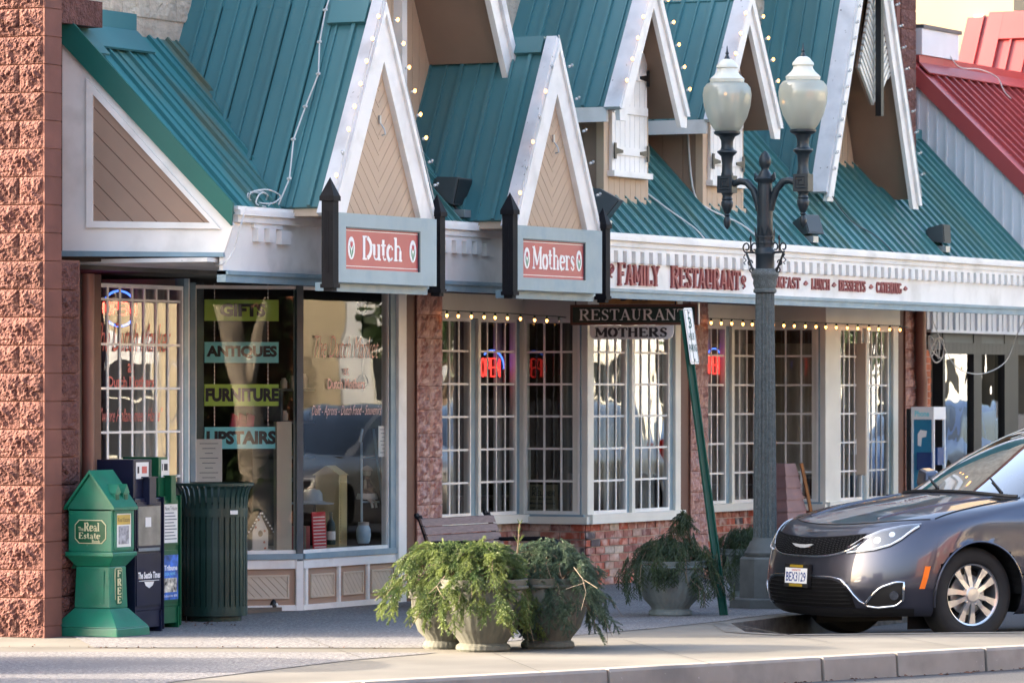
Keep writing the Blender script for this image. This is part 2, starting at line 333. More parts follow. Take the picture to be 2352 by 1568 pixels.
# ---------------------------------------------------------------- lettering
_tc = {}
def text_mesh(s, bold=0.0, shear=0.0, ext=0.0, size=1.0, space=1.0):
    key = (s, bold, shear, ext, space)
    if key in _tc: return _tc[key]
    cu = bpy.data.curves.new('t', 'FONT'); cu.body = s; cu.offset = bold; cu.shear = shear; cu.extrude = ext; cu.space_character = space
    cu.resolution_u = 3
    ob = bpy.data.objects.new('t', cu); COL.objects.link(ob)
    dg = bpy.context.evaluated_depsgraph_get(); me = bpy.data.meshes.new_from_object(ob.evaluated_get(dg))
    vs = [tuple(v.co) for v in me.vertices]; fs = [tuple(p.vertices) for p in me.polygons]
    bpy.data.objects.remove(ob); bpy.data.curves.remove(cu); bpy.data.meshes.remove(me)
    _tc[key] = (vs, fs); return _tc[key]
def fit(vs, fs, fr, x0, x1, y0, y1, n, mb, thick=0.0, cors=None):
    xs = [v[0] for v in vs]; ys = [v[1] for v in vs]; zs = [v[2] for v in vs]
    a, b, c, d = min(xs), max(xs), min(ys), max(ys); o, ax, ay, az = fr
    z0, z1 = min(zs), max(zs); zz = (z1 - z0) or 1
    P = []
    for v in vs:
        u_ = (v[0] - a) / (b - a); w_ = (v[1] - c) / (d - c)
        P.append(o + ax * (x0 + u_ * (x1 - x0)) + ay * (y0 + w_ * (y1 - y0)) + az * (n + (v[2] - z0) / zz * thick))
    mb.add(P, fs); return mb
def btext(s, fr, x0, x1, y0, y1, n, m, parent, name='lettering', bold=0.0, shear=0.0, space=1.0, thick=0.0):
    vs, fs = text_mesh(s, bold, shear, 0.05 if thick else 0.0, 1.0, space)
    return fit(vs, fs, fr, x0, x1, y0, y1, n, MB(), thick).build(name, m, parent)
def btexp(s, fr, pxa, pya, pxb, pyb, n, m, parent, **k):         # box given by picture corners (left,top)-(right,bottom) on the frame plane
    x0, z1 = onplane(pxa, pya, fr); x1, z0 = onplane(pxb, pyb, fr)
    return btext(s, fr, x0, x1, z0, z1, n, m, parent, **k)
def arc(cx, cy, rx, ry, a0, a1, n=9): return [(cx + rx * math.cos(R(a0 + (a1 - a0) * i / (n - 1))), cy + ry * math.sin(R(a0 + (a1 - a0) * i / (n - 1)))) for i in range(n)]
G = {  # slab serif glyphs: (advance, thick strokes, thin strokes, serifs [(x,y,w)])
 'D': (.86, [[(.18, 0), (.18, 1)], arc(.28, .5, .5, .46, 70, -70, 11)], [[(.05, .97), (.40, .97)], [(.05, .03), (.40, .03)]], []),
 'u': (.72, [[(.16, .66), (.16, .2)], [(.56, .66), (.56, .0)]], [arc(.34, .22, .2, .19, 190, 340, 8)], [(.10, .64, .2), (.52, .64, .2), (.62, .03, .2)]),
 't': (.46, [[(.2, .88), (.2, .2)]], [arc(.33, .17, .13, .14, 180, 320, 6), [(.02, .64), (.4, .64)]], []),
 'c': (.6, [arc(.32, .33, .24, .31, 100, 260, 9)], [arc(.33, .33, .22, .3, 100, 40, 5), arc(.33, .33, .22, .3, 260, 320, 5)], [(.5, .5, .1)]),
 'h': (.76, [[(.18, 0), (.18, 1)], [(.58, 0), (.58, .45)]], [arc(.38, .42, .2, .22, 180, 0, 8)], [(.12, .97, .18), (.18, .03, .3), (.58, .03, .3)]),
 'M': (1.05, [[(.9, 0), (.9, 1)], [(.16, 1), (.52, .18)]], [[(.15, 0), (.15, 1)], [(.52, .18), (.88, 1)]], [(.15, .03, .28), (.9, .03, .32), (.12, .97, .22), (.92, .97, .24)]),
 'o': (.66, [arc(.33, .33, .24, .31, 110, 250, 9), arc(.33, .33, .24, .31, 70, -70, 9)], [arc(.33, .33, .24, .31, 60, 120, 5), arc(.33, .33, .24, .31, 240, 300, 5)], []),
 'e': (.62, [arc(.32, .33, .24, .31, 110, 260, 9), arc(.32, .33, .24, .31, 60, 5, 6)], [[(.1, .35), (.55, .35)], arc(.32, .33, .24, .31, 60, 110, 4), arc(.32, .33, .24, .31, 260, 320, 5)], []),
 'r': (.54, [[(.18, 0), (.18, .66)]], [arc(.36, .44, .17, .2, 170, 50, 6)], [(.1, .64, .18), (.2, .03, .34), (.46, .57, .1)]),
 's': (.52, [[(.13, .5), (.2, .4), (.34, .3), (.42, .2)]], [arc(.27, .5, .15, .14, 180, 20, 6), arc(.27, .17, .16, .15, 0, -170, 7)], [(.42, .54, .05), (.1, .12, .05)]),
 'a': (.64, [[(.46, .45), (.46, .06), (.58, .02)]], [arc(.3, .47, .17, .17, 160, 10, 6), arc(.27, .18, .17, .17, 60, 320, 9)], []),
 'l': (.4, [[(.2, 0), (.2, 1)]], [], [(.12, .97, .18), (.2, .03, .32)]),
 'R': (.9, [[(.18, 0), (.18, 1)], arc(.42, .75, .26, .22, 75, -75, 8), [(.42, .5), (.74, 0)]], [[(.04, .97), (.45, .97)], [(.2, .52), (.45, .52)]], [(.18, .03, .3), (.80, .03, .2)]),
 'E': (.8, [[(.18, 0), (.18, 1)]], [[(.04, .97), (.7, .97)], [(.2, .52), (.52, .52)], [(.04, .03), (.72, .03)], [(.7, .97), (.7, .78)], [(.72, .03), (.72, .24)], [(.52, .62), (.52, .42)]], []),
 'S': (.68, [[(.14, .78), (.2, .6), (.46, .46), (.56, .26)]], [arc(.34, .76, .2, .22, 180, 20, 7), arc(.34, .24, .22, .22, 0, -170, 8), [(.54, .97), (.54, .74)], [(.12, .03), (.12, .28)]], []),
 'T': (.78, [[(.39, 0), (.39, 1)]], [[(.05, .97), (.73, .97)], [(.05, .97), (.05, .74)], [(.73, .97), (.73, .74)]], [(.39, .03, .32)]),
 'A': (.88, [[(.42, 1), (.74, 0)]], [[(.44, 1), (.14, 0)], [(.24, .33), (.62, .33)]], [(.12, .03, .24), (.75, .03, .28)]),
 'U': (.88, [[(.2, 1), (.2, .3), (.24, .16), (.32, .07)]], [arc(.42, .28, .22, .26, 200, 350, 8), [(.66, .3), (.66, 1)]], [(.2, .97, .3), (.66, .97, .24)]),
 'N': (.9, [[(.16, 1), (.72, 0)]], [[(.16, 0), (.16, 1)], [(.72, 0), (.72, 1)]], [(.16, .03, .24), (.12, .97, .22), (.72, .97, .24)]),
 'F': (.76, [[(.18, 0), (.18, 1)]], [[(.04, .97), (.7, .97)], [(.2, .52), (.52, .52)], [(.7, .97), (.7, .76)], [(.52, .62), (.52, .42)]], [(.18, .03, .3)]),
 'I': (.42, [[(.2, 0), (.2, 1)]], [], [(.2, .97, .3), (.2, .03, .3)]),
 'L': (.74, [[(.18, 0), (.18, 1)]], [[(.04, .03), (.68, .03)], [(.68, .03), (.68, .28)]], [(.18, .97, .3)]),
 'Y': (.84, [[(.14, 1), (.42, .5)], [(.42, .5), (.42, 0)]], [[(.42, .5), (.72, 1)]], [(.12, .97, .26), (.72, .97, .22), (.42, .03, .3)]),
 'B': (.82, [[(.18, 0), (.18, 1)], arc(.4, .76, .24, .21, 75, -75, 7), arc(.42, .26, .28, .23, 75, -75, 7)], [[(.04, .97), (.44, .97)], [(.2, .51), (.44, .51)], [(.04, .03), (.44, .03)]], []),
 'K': (.86, [[(.18, 0), (.18, 1)], [(.36, .54), (.74, 0)]], [[(.2, .4), (.68, 1)]], [(.18, .97, .28), (.18, .03, .28), (.7, .97, .2), (.76, .03, .2)]),
 'C': (.82, [arc(.44, .5, .32, .46, 110, 250, 10)], [arc(.44, .5, .3, .47, 110, 40, 6), arc(.44, .5, .3, .47, 250, 320, 6), [(.7, .97), (.7, .7)]], []),
 'G': (.86, [arc(.44, .5, .32, .46, 110, 250, 10), [(.66, .42), (.66, .06)]], [arc(.44, .5, .3, .47, 110, 40, 6), arc(.44, .5, .3, .47, 250, 310, 6), [(.5, .42), (.78, .42)]], []),
 'O': (.86, [arc(.43, .5, .31, .46, 110, 250, 10), arc(.43, .5, .31, .46, 70, -70, 10)], [arc(.43, .5, .31, .46, 60, 120, 5), arc(.43, .5, .31, .46, 240, 300, 5)], []),
 'H': (.9, [[(.18, 0), (.18, 1)], [(.7, 0), (.7, 1)]], [[(.2, .52), (.7, .52)]], [(.18, .97, .28), (.18, .03, .28), (.7, .97, .28), (.7, .03, .28)]),
 ' ': (.5, [], [], []), '~': (.6, [[(.12, .45), (.25, .58), (.4, .42), (.5, .55)]], [], []),
}
def glyph(ch, tk, tn):
    """ribbon polygons of one slab-serif letter in unit coordinates"""
    adv, th, thin, ser = G[ch]; quads = []
    def rib(pl, w_):
        n = len(pl); L_ = []; Rr = []
        for i, p in enumerate(pl):
            a = pl[max(i - 1, 0)]; b = pl[min(i + 1, n - 1)]; dx, dy = b[0] - a[0], b[1] - a[1]; l = math.hypot(dx, dy) or 1
            nx, ny = -dy / l * w_ / 2, dx / l * w_ / 2; L_.append((p[0] + nx, p[1] + ny)); Rr.append((p[0] - nx, p[1] - ny))
        for i in range(n - 1): quads.append([Rr[i], Rr[i + 1], L_[i + 1], L_[i]])
    for p in th: rib(p, tk)
    for p in thin: rib(p, tn)
    for (x, y, w_) in ser: rib([(x - w_ / 2, y), (x + w_ / 2, y)], tn)
    return adv, quads
def serif(s, fr, x0, x1, y0, y1, n, m, parent, tk=.17, tn=.075, thick=0.004, gap=0.02, name='letter', one=False, slant=0.0, big=None):
    """slab serif word, one object per letter, fitted in a box of the frame (y0 baseline, y1 cap height)"""
    gl = []; x = 0
    for i, ch in enumerate(s):
        adv, q = glyph(ch, tk, tn); k = (big or {}).get(i, 1.0); gl.append((x, q, k)); x += adv * k + gap
    tot = x - gap; sc = (x1 - x0) / tot; sy = y1 - y0; acc = MB(); out = []
    for (gx, q, k) in gl:
        if not q: continue
        mb = acc if one else MB()
        for j, poly in enumerate(q):
            pp = [(x0 + (gx + p[0] * k + slant * p[1]) * sc, y0 + (p[1] * k - (k - 1) * .35) * sy) for p in poly]
            if area(pp) < 0: pp = pp[::-1]
            mb.prism(pp, fr, n, n + thick + 0.00008 * j)
        if not one: out.append(mb.build(name, m, parent))
    if one: return acc.build(name, m, parent)
    return out
# ================================================================ ground
def poly_sheet(name, pts, z, m, kind='structure', thick=0.0):
    mb = MB()
    if thick: mb.prism([(p[0], p[1]) for p in pts], (Vector((0, 0, z)), XA, YA, ZA), -thick, 0)
    else:
        q = [(p[0], p[1]) for p in pts]; q = q if area(q) > 0 else q[::-1]; mb.add([(a, b, z) for a, b in q], [tuple(range(len(q)))])
    return mb
def A2(u, o): return (u + X0, -o)
street = poly_sheet('street', [(-400, -400), (600, -400), (600, 400), (-400, 400)], -0.15, None).build('street', M['asphalt']); struct(street)
side = [A2(-20, 3.4), A2(18, 3.4), A2(22.4, 3.75), A2(25.3, 4.9), A2(27.2, 5.66), A2(30.96, 7.07), A2(33.4, 8.15), A2(34.1, 8.3), A2(34.25, 8.05),
        A2(32.8, 6.28), A2(31.8, 5.02), A2(31.95, 4.6), A2(33.1, 3.98), A2(34.2, 3.92), A2(90, 3.92), A2(90, -30), A2(27.0, -30), A2(26.6, -1), A2(23.8, 2.2), A2(20, 3.0), A2(-20, 3.0)]
side = [A2(25.3, 4.9), A2(27.2, 5.66), A2(30.96, 7.07), A2(33.4, 8.15), A2(34.1, 8.3), A2(34.25, 8.05),
        A2(32.8, 6.28), A2(31.8, 5.02), A2(31.95, 4.6), A2(33.1, 3.98), A2(34.2, 3.92), A2(90, 3.92), A2(90, -30), A2(27.0, -30), A2(26.6, -1), A2(23.9, 2.3), A2(23.3, 3.3), A2(23.7, 4.1)]
sw = poly_sheet('sidewalk', side, 0.0, None, thick=0.4).build('sidewalk', M['concrete']); struct(sw)
# kerb stones along the bulb-out front, a few mm proud of the slab
kerb = thing('kerb', 'x', 'x'); del kerb['label']; del kerb['category']; kerb['kind'] = 'structure'
kp = [Vector((*A2(*q), 0)) for q in [(23.7, 4.1), (25.3, 4.9), (27.2, 5.66), (30.96, 7.07), (33.4, 8.15)]]
def along(path, d):
    for a, b in zip(path, path[1:]):
        l = (b - a).length
        if d <= l: return a + (b - a) * (d / l), (b - a).normalized()
        d -= l
    return path[-1], (path[-1] - path[-2]).normalized()
tot = sum((b - a).length for a, b in zip(kp, kp[1:]))
joints = [0, 1.9]; 
for jx in (1433, 1917.6, 2098.6):      # joints seen in the kerb face
    g = GP(jx, 1540 if jx < 1500 else 1512 if jx < 2000 else 1503)
    best = min(range(1000), key=lambda k: (along(kp, tot * k / 1000)[0] - Vector((g.x, g.y, 0))).length); joints.append(tot * best / 1000)
joints += [joints[-1] + 0.9, joints[-1] + 1.8]; joints = [j for j in joints if j < tot] + [tot]
for a, b in zip(joints, joints[1:]):
    mb = MB(); n = max(2, int((b - a) / .4))
    pts = [along(kp, a + 0.012 + (b - a - 0.024) * i / n) for i in range(n + 1)]
    vs = []
    for (p, t) in pts:
        nn = Vector((t.y, -t.x, 0)); jx = random.uniform(-.004, .004)
        for (dn, z) in ((.03 + jx, -.2), (.018 + jx, -.012), (.006 + jx, .006), (-.15, .005), (-.15, -.2)): vs.append(p + nn * dn + ZA * z)
    fs = [(i * 5 + k, i * 5 + (k + 1) % 5, (i + 1) * 5 + (k + 1) % 5, (i + 1) * 5 + k) for i in range(n) for k in range(5)] + [(0, 1, 2, 3, 4), tuple(n * 5 + k for k in (4, 3, 2, 1, 0))]
    mb.add(vs, fs).build('kerb_stone', M['kerb'], kerb)
mb = MB()      # kerb face by the parking bay
q = [Vector((*A2(*p_), 0)) for p_ in [(34.1, 8.3), (34.25, 8.05), (32.8, 6.28), (31.8, 5.02), (31.95, 4.6), (33.1, 3.98), (34.2, 3.92), (60, 3.92)]]
for a, b in zip(q, q[1:]):
    t = (b - a).normalized(); nn = Vector((t.y, -t.x, 0))
    vs = [a + nn * .02 + ZA * -.2, b + nn * .02 + ZA * -.2, b + nn * .008 + ZA * .005, a + nn * .008 + ZA * .005, a - nn * .14 + ZA * .005, b - nn * .14 + ZA * .005]
    mb.add(vs, [(0, 1, 2, 3), (3, 2, 5, 4)])
mb.build('kerb_stone', mat('dirty_kerb', (0.13, 0.125, 0.115), .9, .25, 12, .5, 40, .006), kerb)
agg = [GP(-260, 1497), GP(150, 1497), GP(560, 1497.5), GP(1005, 1499), GP(804, 1516), GP(689, 1530), GP(395, 1566), GP(250, 1590), GP(-200, 1620)]
g1 = poly_sheet('aggregate_paving', agg, 0.0042, None).build('aggregate_paving', M['aggregate']); struct(g1)
agg2 = [GP(215, 1487), GP(1050, 1488), GP(1130, 1476), GP(1490, 1444), GP(1660, 1426), (A2(34, 3.7)), A2(60, 3.7), A2(60, .06), A2(29.9, .06)]
g2 = poly_sheet('aggregate_paving', [(p[0], p[1]) for p in agg2], 0.0042, None).build('aggregate_paving', M['aggregate']); struct(g2)
mb = MB()      # dark joints in the slab
def joint(a, b, w_=.012):
    a, b = Vector((a[0], a[1], .0078)), Vector((b[0], b[1], .0078)); t = (b - a).normalized(); nn = Vector((-t.y, t.x, 0)) * w_
    mb.add([a - nn, b - nn, b + nn, a + nn], [(0, 1, 2, 3)])
joint(GP(-100, 1488), GP(900, 1489)); joint(GP(1700, 1437), GP(1790, 1456), .006); joint(GP(1480, 1446), GP(1640, 1432), .006); joint(GP(1640, 1432), GP(1900, 1475), .005)
struct(mb.build('paving_joint', mat('joint_dirt', (0.07, 0.065, 0.055), 0.95, 0.2, 30)))

for (a_, b_) in (((700, 1466), (830, 1512)), ((1430, 1470), (1640, 1528)), ((2050, 1462), (2200, 1488)), ((1130, 1500), (1250, 1548))):
    mb = MB(); a_, b_ = GP(*a_), GP(*b_); mb.add([(a_.x, a_.y, .0081), (a_.x + .012, a_.y, .0081), (b_.x + .012, b_.y, .0081), (b_.x, b_.y, .0081)], [(0, 1, 2, 3)]); struct(mb.build('paving_joint', bpy.data.materials['joint_dirt']))
rl = random.Random(8); mb = MB()
for i in range(230):       # dry leaves and grit at the foot of the kerb and along the joints
    if i < 150: p_, t_ = along(kp, rl.uniform(.3, tot - .1)); n_ = Vector((t_.y, -t_.x, 0)); c_ = p_ + n_ * (.05 + abs(rl.gauss(0, .05))); zz = -.145
    elif i < 190: c_ = GP(rl.uniform(-50, 900), 1488 + rl.gauss(0, 1.5)); zz = .009
    else: c_ = GP(rl.uniform(415, 560), 1433 + rl.gauss(0, 4)); zz = .009
    s_ = rl.uniform(.008, .022) * (1 if i < 150 else .6); a_ = rl.uniform(0, 6.3); ux = Vector((math.cos(a_), math.sin(a_), 0)) * s_; uy = Vector((-math.sin(a_), math.cos(a_), .5)) * s_ * .6
    c_ = Vector((c_.x, c_.y, zz)); mb.add([c_ - ux, c_ - uy * .4 + ZA * .002, c_ + ux, c_ + uy + ZA * .004], [(0, 1, 2, 3)])
struct(mb.build('leaf_litter', mat('dry_leaves', (0.11, 0.05, 0.03), .9, .5, 30)), 'stuff')
# ================================================================ restaurant building
XC = U(98, .44); XE = 9.1
bld = thing('restaurant_building', 'brown and white restaurant and shop building with green metal roofs and steep gables', 'building', (XC, -.4, 0))
def bpart(mb, name, m, **k): return mb.build(name, M[m] if isinstance(m, str) else m, bld, **k)
mb = MB(); mb.box(XC + .02, U(139, .44), -.44, 12, 0, 8.0); mb.box(U(139, .44), U(183, .36), -.36, 0.05, 0, 2.70); mb.box(U(139, .44), XE - .25, 0.03, 12, 2.75, 7.3)
mb.box(XE - .25, XE, .03, 12, 0, 7.6); mb.box(U(183, .36), XE, 7, 7.2, 0, 2.7)
# infill between openings
bpart(mb, 'wall', 'mortar')
def rough_block(w_, h, dep, seed, amp=.022, nx=12, nz=8, edge=.35):
    rnd = random.Random(seed); mb = MB(); ph = [(rnd.uniform(-9, 9), rnd.uniform(4, 14), rnd.uniform(4, 14), rnd.uniform(0, 6.3)) for _ in range(7)]
    fac = [(rnd.uniform(0, w_), rnd.uniform(0, h), rnd.uniform(-1, 1), rnd.uniform(-1, 1), rnd.uniform(-.3, 1)) for _ in range(9)]
    vs = []
    for j in range(nz + 1):
        for i in range(nx + 1):
            x, z = w_ * i / nx, h * j / nz
            e = min(min(x, w_ - x) / (h * edge), min(z, h - z) / (h * edge), 1); e = max(0, e) ** .5
            k = min(range(9), key=lambda q: (x - fac[q][0]) ** 2 + (z - fac[q][1]) ** 2); f_ = fac[k]
            d = amp * (.35 + f_[4] * .5 + 6 * (f_[2] * (x - f_[0]) + f_[3] * (z - f_[1]))) + amp * .4 * sum(math.sin(a[1] * x * 9 + a[2] * z * 9 + a[3]) for a in ph) / 4
            d += rnd.uniform(-.28, .28) * amp
            vs.append((x, -(dep + max(0, d) * e), z))
    fs = [(j * (nx + 1) + i, j * (nx + 1) + i + 1, (j + 1) * (nx + 1) + i + 1, (j + 1) * (nx + 1) + i) for j in range(nz) for i in range(nx)]
    mb.add(vs, fs)
    b = len(mb.v); per = [i for i in range(nx + 1)] + [(j * (nx + 1) + nx) for j in range(1, nz + 1)] + [nz * (nx + 1) + i for i in range(nx - 1, -1, -1)] + [j * (nx + 1) for j in range(nz - 1, 0, -1)]
    back = [(vs[p][0], 0, vs[p][2]) for p in per]; mb.v += back; n = len(per)
    for i in range(n): mb.f.append((per[(i + 1) % n], per[i], b + i, b + (i + 1) % n))
    return mb
def blk_lib(w_, h, m, amp, n=5, dep=.02, seed=0, **k):
    L_ = []
    for i in range(n): L_.append(rough_block(w_, h, dep, seed + i, amp, **k).mesh('block', M[m]))
    return L_
def place_block(me, p, rz, parent, name='block', sx=1.0):
    o = new_obj(name, me); o.location = p; o.rotation_euler = (0, 0, rz); o.scale = (sx, 1, 1); setp(o, parent); return o
# end wall facing the side street: split face blocks, running bond
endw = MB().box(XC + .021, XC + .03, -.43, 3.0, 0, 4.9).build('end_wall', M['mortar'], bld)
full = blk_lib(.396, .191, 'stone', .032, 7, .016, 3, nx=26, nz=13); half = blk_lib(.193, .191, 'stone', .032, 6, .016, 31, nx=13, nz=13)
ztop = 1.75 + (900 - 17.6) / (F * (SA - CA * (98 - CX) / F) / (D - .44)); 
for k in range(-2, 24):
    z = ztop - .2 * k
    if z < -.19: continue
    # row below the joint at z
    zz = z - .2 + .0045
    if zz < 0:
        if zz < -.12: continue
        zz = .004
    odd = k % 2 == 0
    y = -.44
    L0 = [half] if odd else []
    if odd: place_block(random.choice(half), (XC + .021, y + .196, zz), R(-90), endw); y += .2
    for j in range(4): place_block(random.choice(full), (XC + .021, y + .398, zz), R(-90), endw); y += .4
# smooth return with courses
sm = MB().box(0, 1, 0, 1, 0, 1)
for k in range(-2, 23):
    z = ztop - .2 * k; z0 = max(z - .2 + .003, 0)
    if z - z0 < .03: continue
    mb = MB(); mb.box(XC + .006, U(139, .44) - .003, -.452 + random.uniform(0, .002), -.43, z0, z - .003); bpart(mb, 'block', 'smoothstone')
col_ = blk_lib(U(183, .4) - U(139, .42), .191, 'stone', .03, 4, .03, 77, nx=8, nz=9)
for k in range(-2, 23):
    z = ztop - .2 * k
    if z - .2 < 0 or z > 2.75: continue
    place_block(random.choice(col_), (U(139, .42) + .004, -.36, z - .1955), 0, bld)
# downspout
mb = MB(); c_ = Vector(((U(188, .12) + U(216, .12)) / 2, -.12, 0)); mb.tube([c_ + ZA * .02, c_ + ZA * 1.3, c_ + ZA * 2.62], .047, 14)
mb.build('downspout', M['downspout'], bld, smooth=True)
bpart(MB().box(U(183, .36), U(219), -.05, .2, 0, 2.62), 'wall_strip', 'brownpaint')

ROWS = [0.645, .945, 1.237, 1.53, 1.82, 2.112, 2.405]
def sash(fr, x0, x1, z0, z1, cols, rows, parent, stile=None, stile_w=0.0, g='glass', bars=True, fm='white', ft=.03, bw=.019, curtain=None):
    """one glazed sash: white frame with pane and glazing bars as its sub-parts; the stile is blue painted"""
    f = MB()
    f.prism([(x0, z0), (x1, z0), (x1, z0 + ft), (x0, z0 + ft)], fr, -.05, .012); f.prism([(x0, z1 - ft), (x1, z1 - ft), (x1, z1), (x0, z1)], fr, -.05, .012)
    f.prism([(x0, z0 + ft), (x0 + ft * .7, z0 + ft), (x0 + ft * .7, z1 - ft), (x0, z1 - ft)], fr, -.05, .012); f.prism([(x1 - ft * .7, z0 + ft), (x1, z0 + ft), (x1, z1 - ft), (x1 - ft * .7, z1 - ft)], fr, -.05, .012)
    fo = f.build('window', M[fm], parent)
    a0, a1, b0, b1 = x0 + ft * .7, x1 - ft * .7, z0 + ft, z1 - ft
    p = MB(); o, ax, ay, n = fr; j1, j2 = random.uniform(-.0006, .0006), random.uniform(-.0006, .0006)
    P_ = [o + ax * a + ay * b + n * (-.012 + d) for a, b, d in ((a0, b0, j1), (a1, b0, -j1 + j2), (a1, b1, j2), (a0, b1, 0))]
    p.add(P_, [(0, 1, 2, 3)]).build('pane', M[g], fo)
    if bars:
        for i in range(1, cols):
            x = a0 + (a1 - a0) * i / cols; MB().prism([(x - bw / 2, b0), (x + bw / 2, b0), (x + bw / 2, b1), (x - bw / 2, b1)], fr, -.011, -.003).build('glazing_bar', M['white'], fo)
        for z in rows:
            if b0 + .03 < z < b1 - .03: MB().prism([(a0, z - .009), (a1, z - .009), (a1, z + .009), (a0, z + .009)], fr, -.0105, -.0025).build('glazing_bar', M['white'], fo)
    return fo
def rect(fr, x0, x1, z0, z1, n0, n1): return MB().prism([(x0, z0), (x1, z0), (x1, z1), (x0, z1)], fr, n0, n1)
def curtain(fr, x0, x1, z0, z1, n, m='curtain', folds=9, amp=.025):
    mb = MB(); o, ax, ay, az = fr; k = folds * 6; vs = []
    for j, z in enumerate((z0, z1)):
        for i in range(k + 1):
            t = i / k; vs.append(o + ax * (x0 + (x1 - x0) * t) + ay * z + az * (n + amp * math.sin(t * folds * 6.283 + .7 * math.sin(t * 13)) * (1 if j == 0 else .8)))
    mb.add(vs, [(i, i + 1, k + 2 + i, k + 1 + i) for i in range(k)]); return mb.build('curtain', M[m], bld, smooth=True, ang=None)

# ---- shop: barred window beside the downspout
F0 = FRF(0); F64 = FRF(-.64)
xa, xb = U(217), U(418)
sash(F0, xa, xb, .35, 2.55, 7, [.45 + .0, .79 - .001, 1.113, 1.46, 1.787][1:] + [2.13, ZP(300, 689), ], bld, ft=.03) if False else None
wA = sash(F0, xa, xb, .42, 2.56, 7, [ZP(300, 1096), ZP(300, 992), ZP(300, 891.6), ZP(300, 791), ZP(300, 689)], bld, bw=.027)
bpart(rect(F0, xa - .02, xb + .05, 0, .42, -.05, .01), 'wall_strip', 'brownpaint')
bpart(rect(F0, xb, U(428), .42, 2.62, -.06, .02), 'window_post', 'bluegrey')
bpart(rect(F0, xa - .03, xa, .42, 2.62, -.05, .03), 'window_post', 'white')
curtain(F0, U(352), U(424), .4, 2.56, -.16, folds=4, amp=.03); curtain(F0, U(220), U(236), .4, 2.56, -.16, folds=1, amp=.02)
# ---- recessed doorway and angled show window
PA = (U(440, -.62), .62); PB = (U(693, 0), 0.0); FA = frAB(PA, PB); LA = (Vector(PB) - Vector(PA)).length
def ax_(px): return onplane(px, 900, FA)[0]
zs = 0.5 * (onplane(600, 1270, FA)[1] + onplane(680, 1272, FA)[1])
bpart(MB().box(U(428), U(428) + .05, 0, .75, 0, 2.62), 'door_jamb', 'white')
bpart(MB().box(U(428) + .05, PA[0] + .3, .68, .74, 0, 2.62), 'shop_door', 'darkblue')
# lantern side light, dark green
bpart(rect(FA, -.02, ax_(447), 0, 2.62, -.05, .03), 'window_post', 'bluegrey')
def glazed(fr, x0, x1, z0, z1, parent, g='shopglass'):
    f = MB(); t = .028
    for q in ([(x0, z0), (x1, z0), (x1, z0 + t), (x0, z0 + t)], [(x0, z1 - t), (x1, z1 - t), (x1, z1), (x0, z1)], [(x0, z0 + t), (x0 + .015, z0 + t), (x0 + .015, z1 - t), (x0, z1 - t)], [(x1 - .015, z0 + t), (x1, z0 + t), (x1, z1 - t), (x1 - .015, z1 - t)]): f.prism(q, fr, -.06, 0)
    fo = f.build('window', M['white'], parent); o, ax, ay, n = fr
    MB().add([o + ax * a + ay * b + n * (-.02) for a, b in ((x0, z0), (x1, z0), (x1, z1), (x0, z1))], [(0, 1, 2, 3)]).build('pane', M[g], fo); return fo
glazed(FA, ax_(447), ax_(684), zs, 2.6, bld)
glazed(F0, U(693), U(893), zs, 2.6, bld)
mb = rect(FA, LA - .05, LA + .004, zs - .06, 2.62, -.03, .03); bpart(mb, 'window_post', 'darkblue')
bpart(rect(FA, -.02, LA, zs - .045, zs, -.06, .035), 'sill', 'bluegrey'); bpart(rect(F0, PB[0], U(905), zs - .045, zs, -.06, .035), 'sill', 'bluegrey')
bpart(rect(F0, U(893), U(905), zs, 2.62, -.06, .02), 'window_post', 'bluegrey')
bpart(rect(F0, U(905), U(923), 0, 2.62, -.06, .045), 'corner_post', 'white')
bpart(rect(F0, U(923), U(951), 0, 2.62, -.06, .01), 'pilaster', 'brownpaint')
# panelled base
def panel_base(fr, x0, x1, zt, cuts, z0=.045):
    bpart(rect(fr, x0, x1, 0, zt, -.08, 0), 'base_wall', 'brown_panel')
    bpart(rect(fr, x0, x1, zt - .075, zt - .002, 0, .022), 'rail', 'white'); bpart(rect(fr, x0, x1, .0, z0, 0, .024), 'rail', 'white')
    for (a, b) in cuts:
        pz0, pz1 = z0 + .05, zt - .075 - .05; m_ = .05 * min(1, (b - a) / .35)
        mo = MB(); t = .014
        for q in ([(a + m_, pz0), (b - m_, pz0), (b - m_, pz0 + t), (a + m_, pz0 + t)], [(a + m_, pz1 - t), (b - m_, pz1 - t), (b - m_, pz1), (a + m_, pz1)], [(a + m_, pz0 + t), (a + m_ + t, pz0 + t), (a + m_ + t, pz1 - t), (a + m_, pz1 - t)], [(b - m_ - t, pz0 + t), (b - m_, pz0 + t), (b - m_, pz1 - t), (b - m_ - t, pz1 - t)]): mo.prism(q, fr, 0, .014)
        bpart(mo, 'panel_moulding', 'tan_panel')
        strips([(a + m_ + t, pz0 + t), (b - m_ - t, pz0 + t), (b - m_ - t, pz1 - t), (a + m_ + t, pz1 - t)], fr, -45, .045, .004, 0, .005, 'panel_board', M['tan_panel'], bld)
panel_base(FA, 0, LA - .0, zs - .045, [(ax_(500), ax_(590)), (ax_(595), ax_(677))] if False else [(ax_(450), ax_(677))])
bpart(rect(FA, ax_(678), LA + .004, 0, zs - .045, -.02, .03), 'post', 'white')
panel_base(F0, PB[0], U(905), zs - .045, [(U(705), U(772)), (U(779), U(839)), (U(845), U(905))])
for q in (U(700), U(775.5), U(842)): bpart(rect(F0, q - .018, q + .018, .045, zs - .12, 0, .022), 'post', 'white')

